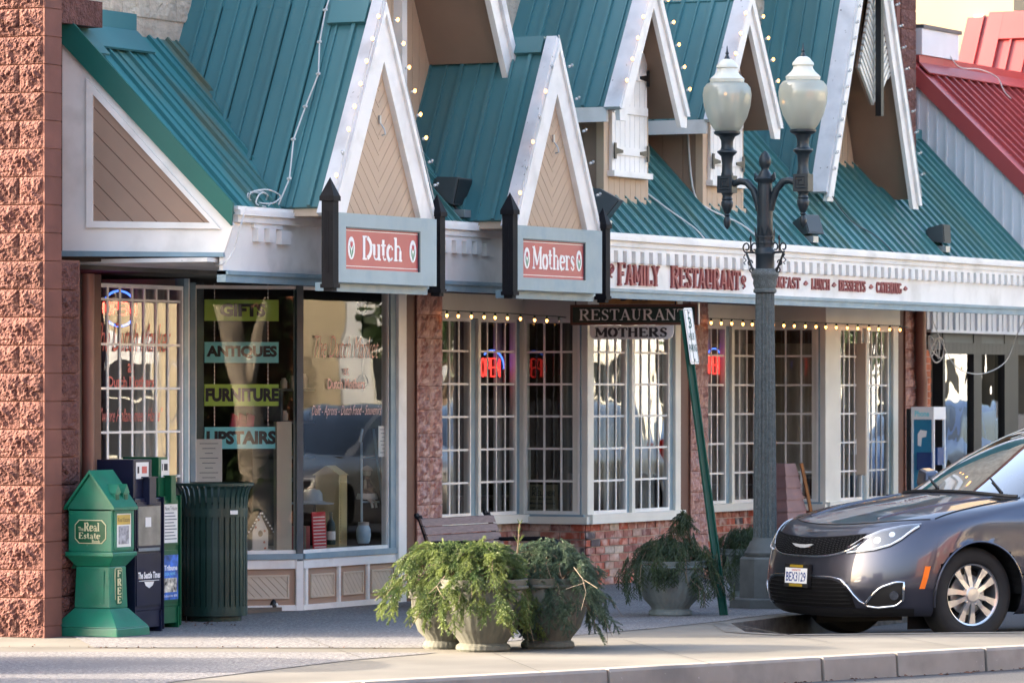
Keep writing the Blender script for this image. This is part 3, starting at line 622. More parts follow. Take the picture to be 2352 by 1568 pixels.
# ---- stone piers
def pier(x0, x1, o, n=12, two=True):
    w_ = (x1 - x0)
    bpart(MB().box(x0 + .01, x1 - .01, -o + .012, .4, 0, 2.62), 'pier_core', 'mortar')
    hw = w_ / 2 if two else w_
    la = blk_lib(hw - .006, .194, 'stone_dim', .03, 5, .012, int(x0 * 100) % 97, nx=9, nz=8)
    for k in range(13):
        z = .004 + k * .2
        for j in range(2 if two else 1): place_block(random.choice(la), (x0 + j * hw + .003, -o + .012, z), 0, bld)
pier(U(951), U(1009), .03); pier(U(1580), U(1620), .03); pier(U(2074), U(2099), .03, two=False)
bpart(rect(F0, U(1558), U(1580), 0, 2.62, -.05, .01), 'pilaster', 'brownpaint'); bpart(rect(F0, U(2057), U(2074), 0, 2.62, -.05, .01), 'pilaster', 'brownpaint')
c_ = Vector((U(2116, .1), -.1, 0)); mb = MB(); mb.tube([c_ + ZA * .02, c_ + ZA * 1.2, c_ + Vector((.02, -.0, 1.85)), c_ + Vector((-.02, .0, 2.0)), c_ + Vector((-.02, 0, 2.62))], .06, 14); mb.build('downspout', M['downspout'], bld, smooth=True)
bpart(rect(F0, U(2099), XE, 0, 2.62, -.05, -.0), 'wall_strip', 'brownpaint')

# ---- the two restaurant bays: recessed run, cross face, front run
brick_me = {}
def brick(fr, x, z, w_, h, parent, name='brick'):
    k = random.choices(range(len(BM)), [5, 4, 3, 3, 2, 2, 1.2, 4])[0]; mb = MB(); j = random.uniform(0, .006)
    mb.prism([(x, z), (x + w_, z), (x + w_, z + h), (x, z + h)], fr, 0, .012 + j)
    return mb.build(name, BM[k], parent)
def brickwall(fr, x0, x1, z1, cnt=8, joined=False, shrink=0):
    base = bpart(rect(fr, x0, x1, 0, z1, -.1, 0), 'brick_wall', 'mortar_grey')
    ch = z1 / cnt; acc = [MB() for _ in BM]
    for r_ in range(cnt):
        x = x0 - (.1 if r_ % 2 else 0)
        while x < x1 - .01:
            a, b = max(x, x0) + .004, min(x + .193, x1) - .001; z = r_ * ch + .005
            if b - a > .02:
                if joined: acc[random.randrange(len(BM))].prism([(a, z), (b, z), (b, z + ch - .01), (a, z + ch - .01)], fr, 0, .012 + random.uniform(0, .005))
                else: brick(fr, a, z, b - a, ch - .01, base)
            x += .2
    if joined:
        for i, q in enumerate(acc):
            if q.v: q.build('bricks', BM[i], base)['kind'] = 'stuff'
    return base
def bay(pa0, sA, corner_a, cS, corner_b, sB, end, blk=False):
    xk = U(corner_b[0], 0); FK = FRC(xk)
    # recessed run
    for (a, b, c, d) in sA:     # sash px a..b, blue stile b..c, white post c..d
        sash(F64, U(a, -.64), U(b, -.64), ROWS[0], ROWS[6] + .0, 4, ROWS[1:6], bld)
        bpart(rect(F64, U(b, -.64), U(c, -.64), ROWS[0] - .02, 2.45, -.04, .0), 'window_stile', 'bluegrey')
        if d: bpart(rect(F64, U(c, -.64), U(d, -.64), ROWS[0] - .02, 2.45, -.05, .03), 'window_post', 'cream')
    x0 = U(pa0, -.64) - .3; xe = U(sA[-1][2], -.64)
    bpart(rect(F64, x0, xk, ROWS[6], 2.62, -.06, .04), 'header', 'cream'); bpart(rect(F64, x0, xk, ROWS[0] - .075, ROWS[0], -.06, .10), 'sill', 'cream')
    brickwall(F64, x0, xk, ROWS[0] - .075)
    # cross face, poly coords (o, z): o from -.64 to 0
    sash(FK, -.60, -.045, ROWS[0], ROWS[6], 3, ROWS[1:6], bld)
    bpart(rect(FK, -.64, -.60, ROWS[0], 2.45, -.05, .03), 'window_post', 'cream'); bpart(rect(FK, -.045, -.03, ROWS[0], 2.45, -.05, .01), 'window_stile', 'bluegrey')
    bpart(rect(FK, -.64, .0, ROWS[0] - .02, ROWS[0], -.05, .03), 'sill', 'bluegrey')
    bpart(rect(FK, -.64, .05, ROWS[0] - .085, ROWS[0] - .02, -.06, .06), 'sill', 'cream'); bpart(rect(FK, -.60, .05, ROWS[6], 2.62, -.06, .04), 'header', 'cream')
    brickwall(FK, -.64, 0, ROWS[0] - .085)
    # front run
    bpart(rect(F0, xk - .002, U(corner_b[1]), ROWS[0] - .0, 2.45, -.12, .03), 'corner_post', 'cream')
    for (a, b, c, d) in sB:
        sash(F0, U(a), U(b), ROWS[0], ROWS[6], 4, ROWS[1:6], bld); bpart(rect(F0, U(b), U(c), ROWS[0] - .0, 2.45, -.04, .0), 'window_stile', 'bluegrey')
        bpart(rect(F0, U(c), U(d), ROWS[0], 2.45, -.05, .03), 'window_post', 'cream')
    bpart(rect(F0, xk, U(end), ROWS[0] - .085, ROWS[0], -.06, .08), 'sill', 'cream'); bpart(rect(F0, xk + .001, U(end), ROWS[6], 2.62, -.06, .045), 'header', 'cream')
    brickwall(F0, xk + .001, U(end), ROWS[0] - .085, joined=blk)
    return xk
XK1 = bay(1010, [(988, 1079, 1092, 1098), (1098, 1184, 1195, 0)], None, None, (1343, 1357), [(1357, 1437, 1445, 1452), (1452, 1535, 1545, 1557)], 1558)
XK2 = bay(1620, [(1604, 1665, 1675, 1681), (1681, 1752, 1762, 0)], None, None, (1890, 1925), [(1925, 1978, 1984, 1990), (1990, 2039, 2046, 2057)], 2058, blk=True)
# curtains behind the bays
for (a, b, o, f_) in ((1058, 1078, -.64, 2), (1165, 1183, -.64, 2), (1418, 1437, 0, 2), (1505, 1535, 0, 3), (1712, 1740, -.64, 3), (1965, 1980, 0, 2), (2022, 2040, 0, 3), (1640, 1664, -.64, 2), (1357, 1366, 0, 1), (1453, 1462, 0, 1)):
    curtain(FRF(o), U(a, o), U(b, o), .6, 2.4, -.14, folds=f_, amp=.02)
# interior
mb = MB(); mb.box(XC + .4, XE - .3, .1, 7, -.01, .03); inf = mb.build('interior_floor', M['intfloor'], bld)
mb = MB(); mb.box(XC + .4, XE - .3, .05, 7, 2.66, 2.74); mb.build('interior_ceiling', M['ceil'], bld)
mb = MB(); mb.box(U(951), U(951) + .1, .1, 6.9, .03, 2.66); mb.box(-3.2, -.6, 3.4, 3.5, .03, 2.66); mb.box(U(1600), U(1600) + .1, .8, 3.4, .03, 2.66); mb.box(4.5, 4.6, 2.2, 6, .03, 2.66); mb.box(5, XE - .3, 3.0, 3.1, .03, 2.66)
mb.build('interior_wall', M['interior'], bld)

# ================================================================ awning roof (pent)
EZ, EO, SL = 3.08, 1.30, 1.04
def pz(o): return EZ + SL * (EO - o)
CHA = (U(143, .1), -.1); CHB = (U(512, 1.3), -1.3); FC = frAB(CHA, CHB)
XL = CHB[0]
# underside and core
mb = MB(); mb.box(CHA[0] + .12, XE, -1.25, .0, 2.69, 2.72); bpart(mb, 'soffit', 'white_old')
mb = MB(); vs = []
for x_, q in ((0, 0), (1, 1)):
    xf, xb_ = (XL + .03, CHA[0] + .05) if q == 0 else (XE - .01, XE - .01)
    vs += [(xf, -1.28, 2.70), (xb_, .02, 2.70), (xb_, .02, pz(0) - .03), (xf, -1.28, EZ - .03)]
mb.add(vs, [(0, 1, 2, 3), (4, 7, 6, 5), (0, 4, 5, 1), (1, 5, 6, 2), (2, 6, 7, 3), (3, 7, 4, 0)]); bpart(mb, 'roof_core', 'interior')
fp = plane3((XL, -1.33, pz(1.33)), (XE, -1.33, pz(1.33)), (XL, .0, pz(0)))
xv = -6.0
LP_ = [to2(fp, (XL, -1.33, pz(1.33))), to2(fp, (xv, -1.33, pz(1.33))), to2(fp, (xv, 0, pz(0))), to2(fp, (CHA[0], 0, pz(0)))]
rib = [(0.0, .024, .028), (.5, .014, .014)]
strips(LP_, fp, 90, .28, .0, -.02, .0, 'roof_panel', M['teal_rust'], bld, rib=rib)
RP_ = [to2(fp, (-5.6, -1.33, pz(1.33))), to2(fp, (XE, -1.33, pz(1.33))), to2(fp, (XE, 0, pz(0))), to2(fp, (-5.6, 0, pz(0)))]
M['teal_pent'] = mat('weathered_teal_roof_metal', (0.075, 0.215, 0.215), 0.33, 0.10, 1.2, spec=0.6, rnd=0.05, dirt=(0.10, 0.165, 0.12), ds=1.3, stretch=(1.6, .4, .4))
strips(RP_, fp, 90, .40, .0, -.02, .0, 'roof_panel', M['teal_pent'], bld, rib=[(0.0, .025, .03), (.25, .02, .012), (.5, .025, .03), (.75, .02, .012)])
# wall flashing at the head of the pent roof
mb = MB(); n3 = fp[3]
for (a, b, dz) in ((CHA[0] + .05, CHA[0] + .42, .0), (CHA[0] + .42, -7.0, .06)):
    q = [to2(fp, (a, -.22 + dz, pz(.22 - dz))), to2(fp, (b, -.22 + dz, pz(.22 - dz))), to2(fp, (b, 0, pz(0))), to2(fp, (a, 0, pz(0)))]; mb.prism(q, fp, .03, .05)
    mb.box(a, b, -.03, 0, pz(0), pz(0) + .16); bpart(mb, 'flashing', 'teal'); mb = MB()
mb.box(-1.5, XE, -.05, .02, pz(0) - .02, pz(0) + .08); bpart(mb, 'flashing', 'teal')
# cheek (end of the awning)
def cq(px, py): return onplane(px, py, FC)
bpart(MB().prism([cq(143, 85), cq(143, 576), cq(517, 580), cq(536, 500)][::-1] if False else [cq(143, 576), cq(514, 580), cq(536, 515), cq(143, 85)], FC, -.04, 0), 'cheek_wall', 'white')
bpart(MB().prism([cq(143, 589), cq(516, 590), cq(514, 580), cq(143, 576)], FC, -.02, .025), 'cheek_trim', 'bluegrey')
o3 = [cq(200, 523), cq(508, 526), cq(200, 180)]; i3 = [cq(215, 508), cq(484, 512), cq(215, 217)]
for (a, b) in ((0, 1), (1, 2), (2, 0)):
    q = [o3[a], o3[b], i3[b], i3[a]]; mm = MB(); mm.prism(q if area(q) > 0 else q[::-1], FC, 0, .022); bpart(mm, 'trim_board', 'white')
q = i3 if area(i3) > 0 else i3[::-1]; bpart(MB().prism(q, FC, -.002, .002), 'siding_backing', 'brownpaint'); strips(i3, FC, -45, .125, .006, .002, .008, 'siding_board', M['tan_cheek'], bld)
q = [cq(136, 91), cq(534, 519), cq(538, 466), cq(150, 30), cq(136, 34)]
if area(q) < 0: q = q[::-1]
bpart(MB().prism(q, FC, .0, .035), 'rake_trim', 'green_trim')
# fascia with crown, dentils and blue drip board
ft_ = MB(); ft_.prism([(XL, 2.63), (XE, 2.63), (XE, 3.0), (XL, 3.0)], FRF(1.27), 0, .03); bpart(ft_, 'fascia', 'white')
XCR = U(543, 1.33)
mb = MB(); mb.box(XCR, XE, -1.345, -1.27, 2.985, 3.035); mb.box(XCR - .02, XE, -1.375, -1.27, 3.035, 3.075); mb.box(XCR - .03, XE, -1.36, -1.27, 3.075, 3.10); bpart(mb, 'crown_moulding', 'white')
mb = MB(); mb.box(XL, XE, -1.325, -1.25, 2.545, 2.63); mb.box(XL, XE, -1.34, -1.25, 2.60, 2.628); bpart(mb, 'drip_board', 'bluegrey')
den = MB().box(0, .095, -.045, 0, 0, .10).mesh('dentil', M['white'])
mb = MB(); [bpart(MB().box(a_, b_, -1.33, -1.3, 2.95, 2.985), 'dentil_band', 'white') for a_, b_ in ((U(576, 1.3), U(642, 1.3)), (U(1010, 1.3), U(1100, 1.3)), (U(1385, 1.3), XE))]
x = U(580, 1.3)
while x < XE - .1:
    px = PX((x, -1.3, 2.9))[0]
    if 576 < px < 632 or 1008 < px < 1092 or px > 1388: place_block(den, (x, -1.3, 2.85), 0, bld, 'dentil')
    elif 634 < px < 650 or 1095 < px < 1110: place_block(den, (x, -1.3, 2.84), 0, bld, 'dentil', 1.6)
    x += .178
# ================================================================ gables
GSL = 1.94
def roof_body(x_l, x_r, zb, xm, zt, o0, o1):          # dark solid under a gable roof
    mb = MB(); t = .02
    mb.prism([(x_l + .03, zb), (x_r - .03, zb), (xm, zt - .05)], FRF(o1), 0, o0 - o1); return bpart(mb, 'gable_core', 'tan')
def roof_slope(x_f, z_f, x_r, z_r, o0, o1, side, m='teal', rb=.30, cap=True):
    """roof panels from the foot (x_f,z_f) to the ridge, from o0 (front) back to o1"""
    if side < 0: f = plane3((x_f, -o1, z_f), (x_f, -o0, z_f), (x_r, -o1, z_r))
    else: f = plane3((x_f, -o0, z_f), (x_f, -o1, z_f), (x_r, -o0, z_r))
    a = to2(f, (x_f, -o0, z_f)); b = to2(f, (x_f, -o1, z_f)); c = to2(f, (x_r, -o1, z_r)); d = to2(f, (x_r, -o0, z_r))
    q = [a, b, c, d]
    strips(q, f, 90, rb, 0, -.03, 0, 'roof_panel', M[m], bld, rib=[(0, .030, .030), (.5, .018, .018)])
    return f
def gable_front(xl, xr, zb, xm, zt, o, bw, rec=.05, face=True):
    """white rake boards and chevron boarded face"""
    s_ = (zt - zb) / (xm - xl); s2 = (zt - zb) / (xr - xm)
    fr = FRF(o); inn = (xm, zt - bw * s_)
    for q in ([(xl, zb), (xl + bw, zb), inn, (xm, zt)], [(xr - bw, zb), (xr, zb), (xm, zt), inn]):
        bpart(MB().prism(q, fr, -rec, .0), 'rake_board', 'white')
    # mouldings along the outer edges
    for q in ([(xl, zb), (xl + .045, zb), (xm, zt - .045 * s_), (xm, zt)], [(xr - .045, zb), (xr, zb), (xm, zt), (xm, zt - .045 * s2)]):
        bpart(MB().prism(q, fr, 0, .022), 'rake_moulding', 'white')
    if face:
        f2 = FRF(o - rec); a, b = xl + bw, xr - bw; xmm = (a + b) / 2
        strips([(a - .02, zb), (xmm, zb), (xmm, inn[1] + .02)], f2, -45, .085, .005, -.0, .004, 'siding_board', M['tan'], bld)
        strips([(xmm, zb), (b + .02, zb), (xmm, inn[1] + .02)], f2, 45, .085, .005, -.0, .004, 'siding_board', M['tan'], bld)
        bpart(MB().prism([(a - .05, zb), (b + .05, zb), (xm, inn[1] + .1)], f2, -.03, -.002), 'gable_backing', 'tan')
        bpart(MB().box(xmm - .012, xmm + .012, -o + rec - .02, -o + rec, zb + .72, zb + .78).tube([(xmm, -o + .03, zb + .72), (xmm, -o, zb + .68), (xmm, -o - .01, zb + .64), (xmm, -o + .02, zb + .63)], .006, 6), 'hook', 'galv')
for (pl, pr, pa) in ((760, 1000, 890), (1180, 1378, 1282)):
    xl, xr = U(pl, 1.7), U(pr, 1.7); xm = (xl + xr) / 2; zt = 3.05 + GSL * (xm - xl)
    roof_body(xl, xr, 3.05, xm, zt, 1.64, .3)
    gable_front(xl, xr, 3.05, xm, zt, 1.7, .23)
    f = roof_slope(xl + .035, 3.05 + .035 * GSL, xm, zt, 1.62, 0.0, -1); roof_slope(xr, 3.05, xm, zt, 1.62, 0.0, 1)
    # pale rake cap laid on the slope edge, and the ridge cap
    q = [to2(f, (xl, -1.60, 3.05)), to2(f, (xl, -1.71, 3.05)), to2(f, (xm, -1.71, zt)), to2(f, (xm, -1.62, zt))]
    if area(q) < 0: q = q[::-1]
    bpart(MB().prism(q, f, .0, .045), 'rake_cap', 'white_old')
    k0 = 1.60; q = [to2(f, (xm - .09, -k0, zt - .09 * GSL)), to2(f, (xm - .09, -1.28, zt - .09 * GSL)), to2(f, (xm, -1.28, zt)), to2(f, (xm, -k0, zt))]
    if pl == 1180: q = [to2(f, (xm - .07, -k0, zt - .07 * GSL)), to2(f, (xm - .07, -1.2, zt - .07 * GSL)), to2(f, (xm, -1.2, zt)), to2(f, (xm, -k0, zt))]
    if area(q) < 0: q = q[::-1]
    bpart(MB().prism(q, f, .0, .05), 'ridge_cap', 'teal')
    if pl == 760: DX = (xl, xr, xm, zt)
    else: MX = (xl, xr, xm, zt)
# large gable B behind the Dutch gable
bx0, bz0 = DX[0] - .005 + .035, 3.05 + .035 * GSL; bxr, bzr = U(1165, 1.3), 4.42
bxa = (bzr - bz0 + GSL * (bxr + bx0)) / (2 * GSL); bza = bz0 + GSL * (bxa - bx0)
f = plane3((bx0, 0, bz0), (bx0, -1.3, bz0), (bxa, 0, bza))
off_ = .004
q = [to2(f, (bx0, -1.3, bz0)), to2(f, (bx0, 0, bz0)), to2(f, (bxa, 0, bza)), to2(f, (bxa, -1.3, bza))]
strips(q if area(q) > 0 else q[::-1], f, 90, .30, 0, -.02, .012, 'roof_panel', M['teal'], bld, rib=[(0, .030, .032), (.5, .018, .018)])
bpart(MB().prism([(bx0 + .04, bz0), (bxr + .5, 3.5), (bxr - .02, bzr), (bxa, bza - .06)], FRF(.0), 0, .57), 'gable_core', 'tan_dark')
wl = [(bx0 + .06, bz0 + .02), (bxr + .02, 3.4), (bxr - .03, bzr - .02), (bxa, bza - .08)]
strips([(-6.2, 3.4), (bxr + .0, 3.3), (bxr - .02, bzr), (bxa, bza - .1), (-6.2, bz0 + GSL * (-6.2 - bx0) - .1)], FRF(.57), 90, .12, .006, 0, .03, 'siding_board', M['tan'], bld)
# right slope slab with brown soffit and white rake
sl_ = MB(); sl_.prism([(bxr, bzr), (bxr + .04, bzr + .0), (bxa + .03, bza + .05), (bxa, bza)], FRF(0), 0, 1.28); bpart(sl_, 'roof_slab', 'teal')
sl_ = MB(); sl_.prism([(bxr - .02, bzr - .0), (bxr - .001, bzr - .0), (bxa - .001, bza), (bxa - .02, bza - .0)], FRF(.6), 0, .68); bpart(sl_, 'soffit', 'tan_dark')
bpart(MB().prism([(bxr - .05, bzr - .13), (bxr + .04, bzr - .17), (bxr + .07, bzr + .02), (bxa + .05, bza + .1), (bxa - .05, bza - .18)], FRF(1.28), 0, .05), 'rake_board', 'white')
bpart(MB().prism([(bxr + .07, bzr - .10), (bxr + .10, bzr - .0), (bxa + .08, bza + .1), (bxa + .05, bza)], FRF(1.24), 0, .12), 'rake_moulding', 'white_old')
bpart(MB().box(U(909, .62), U(920, .62), -.68, -.6, 3.6, 6.0), 'corner_board', 'white')
# ---- dormers with shutters
def dormer(xc, with_cable=False, hw=.47, o0=.98):
    rw, ze, za, of = .69, 4.19, 5.32, 1.25
    body = MB(); body.box(xc - hw, xc + hw, -o0 + .02, 0, 3.0, ze + .05); body.prism([(xc - hw, ze), (xc + hw, ze), (xc, za - .1)], FRF(0), 0, o0 - .02); bpart(body, 'dormer_core', 'tan_dark')
    strips([(-o0 + .03, 3.2), (0, 3.2), (0, ze + .04), (-o0 + .03, ze + .04)], (Vector((xc - hw, 0, 0)), YA, ZA, -XA), 90, .20, .008, 0, .008, 'siding_board', M['tan_dark'], bld) if False else \
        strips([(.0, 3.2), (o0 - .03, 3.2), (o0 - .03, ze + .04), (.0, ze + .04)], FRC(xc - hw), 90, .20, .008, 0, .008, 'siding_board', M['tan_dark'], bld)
    strips([(xc - hw, 3.38), (xc + hw, 3.38), (xc + hw, ze), (xc, za - .1), (xc - hw, ze)], FRF(o0 - .02), 90, .11, .006, 0, .02, 'siding_board', M['tan'], bld)
    bpart(MB().box(xc - hw - .02, xc - hw + .05, -o0 - .02, -o0 + .05, 3.38, 4.3), 'corner_board', 'tan'); bpart(MB().box(xc - hw - .015, xc + hw + .015, -o0 - .022, -o0 + .0, 3.34, 3.43), 'skirt_board', 'tan')
    # shutter
    sx, sw_, s0, s1 = xc + .02, .36, 3.66, 4.62
    sh = rect(FRF(o0), sx - sw_ - .04, sx + sw_ + .04, s0 - .05, s0, 0, .07); bpart(sh, 'shutter_sill', 'white')
    pl_ = [(sx - sw_, s0), (sx + sw_, s0), (sx + sw_, s1)] + [(sx + sw_ * math.cos(R(a)), s1 + .16 * math.sin(R(a))) for a in range(15, 180, 15)] + [(sx - sw_, s1)]
    so_ = MB().prism(pl_, FRF(o0), 0, .03).build('shutter', M['white'], bld)
    for z in (s0 + .14, s0 + .50, s0 + .80): rect(FRF(o0), sx - sw_ + .01, sx + sw_ - .01, z, z + .07, .03, .045).build('batten', M['white'], so_)
    for i in range(7): xx = sx - sw_ + .06 + i * .1; rect(FRF(o0), xx, xx + .004, s0, s1, .03, .032).build('board_line', M['white_old'], so_)
    for (hx, hz, d) in ((sx - sw_ + .02, s0 + .17, 1), (sx + sw_ - .02, s0 + .17, -1), (sx + sw_ - .02, s0 + .83, -1)):
        rect(FRF(o0), hx - .02, hx + .02, hz - .07, hz + .07, .045, .055).build('hinge', M['black'], so_)
        MB().prism([(hx, hz - .03), (hx + d * .16, hz - .012), (hx + d * .16, hz + .012), (hx, hz + .03)][::d], FRF(o0), .045, .053).build('hinge', M['black'], so_)
    s_ = (za - ze) / rw
    roof_slope(xc - rw, ze, xc, za, of - .03, 0, -1, rb=.30); roof_slope(xc + rw, ze, xc, za, of - .03, 0, 1, rb=.30)
    # rakes
    bw = .13
    for d in (-1, 1):
        x_ = xc + d * rw; q = [(x_, ze - .12), (x_ - d * bw * .9, ze - .12), (xc, za - .24), (xc, za + .02), (x_ + d * .02, ze + .02)]
        if area(q) < 0: q = q[::-1]
        bpart(MB().prism(q, FRF(of), -.04, .0), 'rake_board', 'white')
        q = [(x_ + d * .03, ze - .02), (x_ - d * .03, ze - .02), (xc, za - .06), (xc, za + .07)]
        if area(q) < 0: q = q[::-1]
        bpart(MB().prism(q, FRF(of), 0.0, .025), 'rake_moulding', 'white')
        q = [(x_ - d * .01, ze - .035), (x_ - d * .03, ze - .035), (xc - d * .02, za - .05), (xc, za - .03)]
        if area(q) < 0: q = q[::-1]
        bpart(MB().prism(q, FRF(.02), 0, of - .07), 'soffit', 'tan_dark')
    f = plane3((xc - rw, 0, ze), (xc - rw, -of, ze), (xc, 0, za)); q = [to2(f, (xc - rw - .02, -of + .13, ze - .03)), to2(f, (xc - rw - .02, -of - .02, ze - .03)), to2(f, (xc, -of - .02, za)), to2(f, (xc, -of + .13, za))]
    bpart(MB().prism(q if area(q) > 0 else q[::-1], f, 0, .045), 'rake_cap', 'white_old')
    bpart(MB().box(xc - rw - .02, xc - rw + .02, -of + .12, 0, ze - .13, ze - .005), 'eave_board', 'white')
DC1, DC2 = U(1437, .98), U(1660, .98)
dormer(DC1); dormer(DC2)
# ---- big right gable with louvred peak
gl, gr, gz, gt, go = U(1902, 1.0), U(2108, 1.0), 3.70, 6.58, 1.0; gm = (gl + gr) / 2; gs = (gt - gz) / (gm - gl)
roof_slope(gl, gz, gm, gt, go - .03, 0, -1, rb=.30); roof_slope(gr, gz, gm, gt, go - .03, 0, 1)
bpart(MB().prism([(gl + .06, gz - .3), (gr - .06, gz - .3), (gr - .06, gz), (gm, gt - .1), (gl + .06, gz)], FRF(0), 0, .38), 'gable_core', 'tan_dark')
strips([(gl + .1, 3.7), (gr - .1, 3.7), (gm, gt - .2)], FRF(.38), 90, .14, .006, 0, .03, 'siding_board', M['tan'], bld)
bpart(rect(FRF(.41), gl + .1, gr - .1, 3.85, 4.02, 0, .02), 'skirt_board', 'tan')
for d in (-1, 1):
    x_ = gm + d * (gm - gl)
    q = [(x_ + d * .03, gz - .13), (x_ - d * .12, gz - .13), (gm, gt - .32), (gm, gt + .05)]
    if area(q) < 0: q = q[::-1]
    bpart(MB().prism(q, FRF(go), -.04, 0), 'rake_board', 'white')
    q = [(x_ + d * .05, gz - .09), (x_ - d * .02, gz - .09), (gm, gt - .05), (gm, gt + .10)]
    if area(q) < 0: q = q[::-1]
    bpart(MB().prism(q, FRF(go), 0.0, .03), 'rake_moulding', 'white')
    q = [(x_ - d * .01, gz - .03), (x_ - d * .035, gz - .03), (gm - d * .02, gt - .08), (gm, gt - .03)]
    if area(q) < 0: q = q[::-1]
    bpart(MB().prism(q, FRF(.02), 0, go - .07), 'soffit', 'tan_dark')
f = plane3((gl, 0, gz), (gl, -go, gz), (gm, 0, gt)); q = [to2(f, (gl - .02, -go + .16, gz - .06)), to2(f, (gl - .02, -go - .01, gz - .06)), to2(f, (gm, -go - .01, gt)), to2(f, (gm, -go + .16, gt))]
bpart(MB().prism(q if area(q) > 0 else q[::-1], f, 0, .05), 'rake_cap', 'white_old')
fg = FRF(go - .05); tip = onplane(2005, 242, fg); lc = onplane(1973, 157, fg); rc = onplane(2043, 173, fg)
strips([tip, (tip[0], gt - .3), (lc[0] + (gt - .6 - lc[1]) / gs, gt - .6), lc][::-1], fg, -45, .06, .022, -.015, .012, 'louvre_slat', M['cream'], bld)
strips([tip, rc, (rc[0] - (gt - .6 - rc[1]) / gs, gt - .6), (tip[0], gt - .3)], fg, 45, .06, .022, -.015, .012, 'louvre_slat', M['cream'], bld)
bpart(MB().prism([tip, rc, (rc[0] - (gt - .6 - rc[1]) / gs, gt - .6), (lc[0] + (gt - .6 - lc[1]) / gs, gt - .6), lc], fg, -.04, -.02), 'louvre_back', 'tan_dark')
bpart(MB().box(tip[0] - .035, tip[0] + .035, -go - .05, -go + .01, ZP(2007, 266, go), gt), 'king_post', 'black')
# cream block wall above the awning
cb = blk_lib(.396, .191, 'creamblock', .018, 6, .012, 200, nx=10, nz=6)
bw_ = MB().box(CHA[0], XE - .4, -.001, .029, 4.42, 7.0).build('upper_wall', M['creamblock'], bld)
for (xa_, xb_) in ((CHA[0] + .2, -6.3), (U(1730), U(1860)), (U(2000), U(2060))):
    for k in range(7 if xa_ > 0 else 4):
        x = xa_ - (.2 if k % 2 else 0)
        while x < xb_: place_block(random.choice(cb), (x, -.001, 4.58 + k * .2), 0, bw_); x += .4
# red pier at the right end
rx0, rx1 = U(2062, .3), U(2104, .3)
bpart(MB().box(rx0, rx1, -.29, .0, 3.9, 7.6), 'pier_core', 'smoothstone')
rb_ = blk_lib(rx1 - rx0 - .10, .191, 'stone', .015, 4, .01, 300, nx=8, nz=6)
for k in range(18): place_block(random.choice(rb_), (rx0 + .10, -.29, 4.1 + k * .2), 0, bld)
# left capstone by the cheek
bpart(MB().box(U(139, .2), U(222, .15), -.2, .1, 4.43, 4.62), 'cap_stone', 'stone')
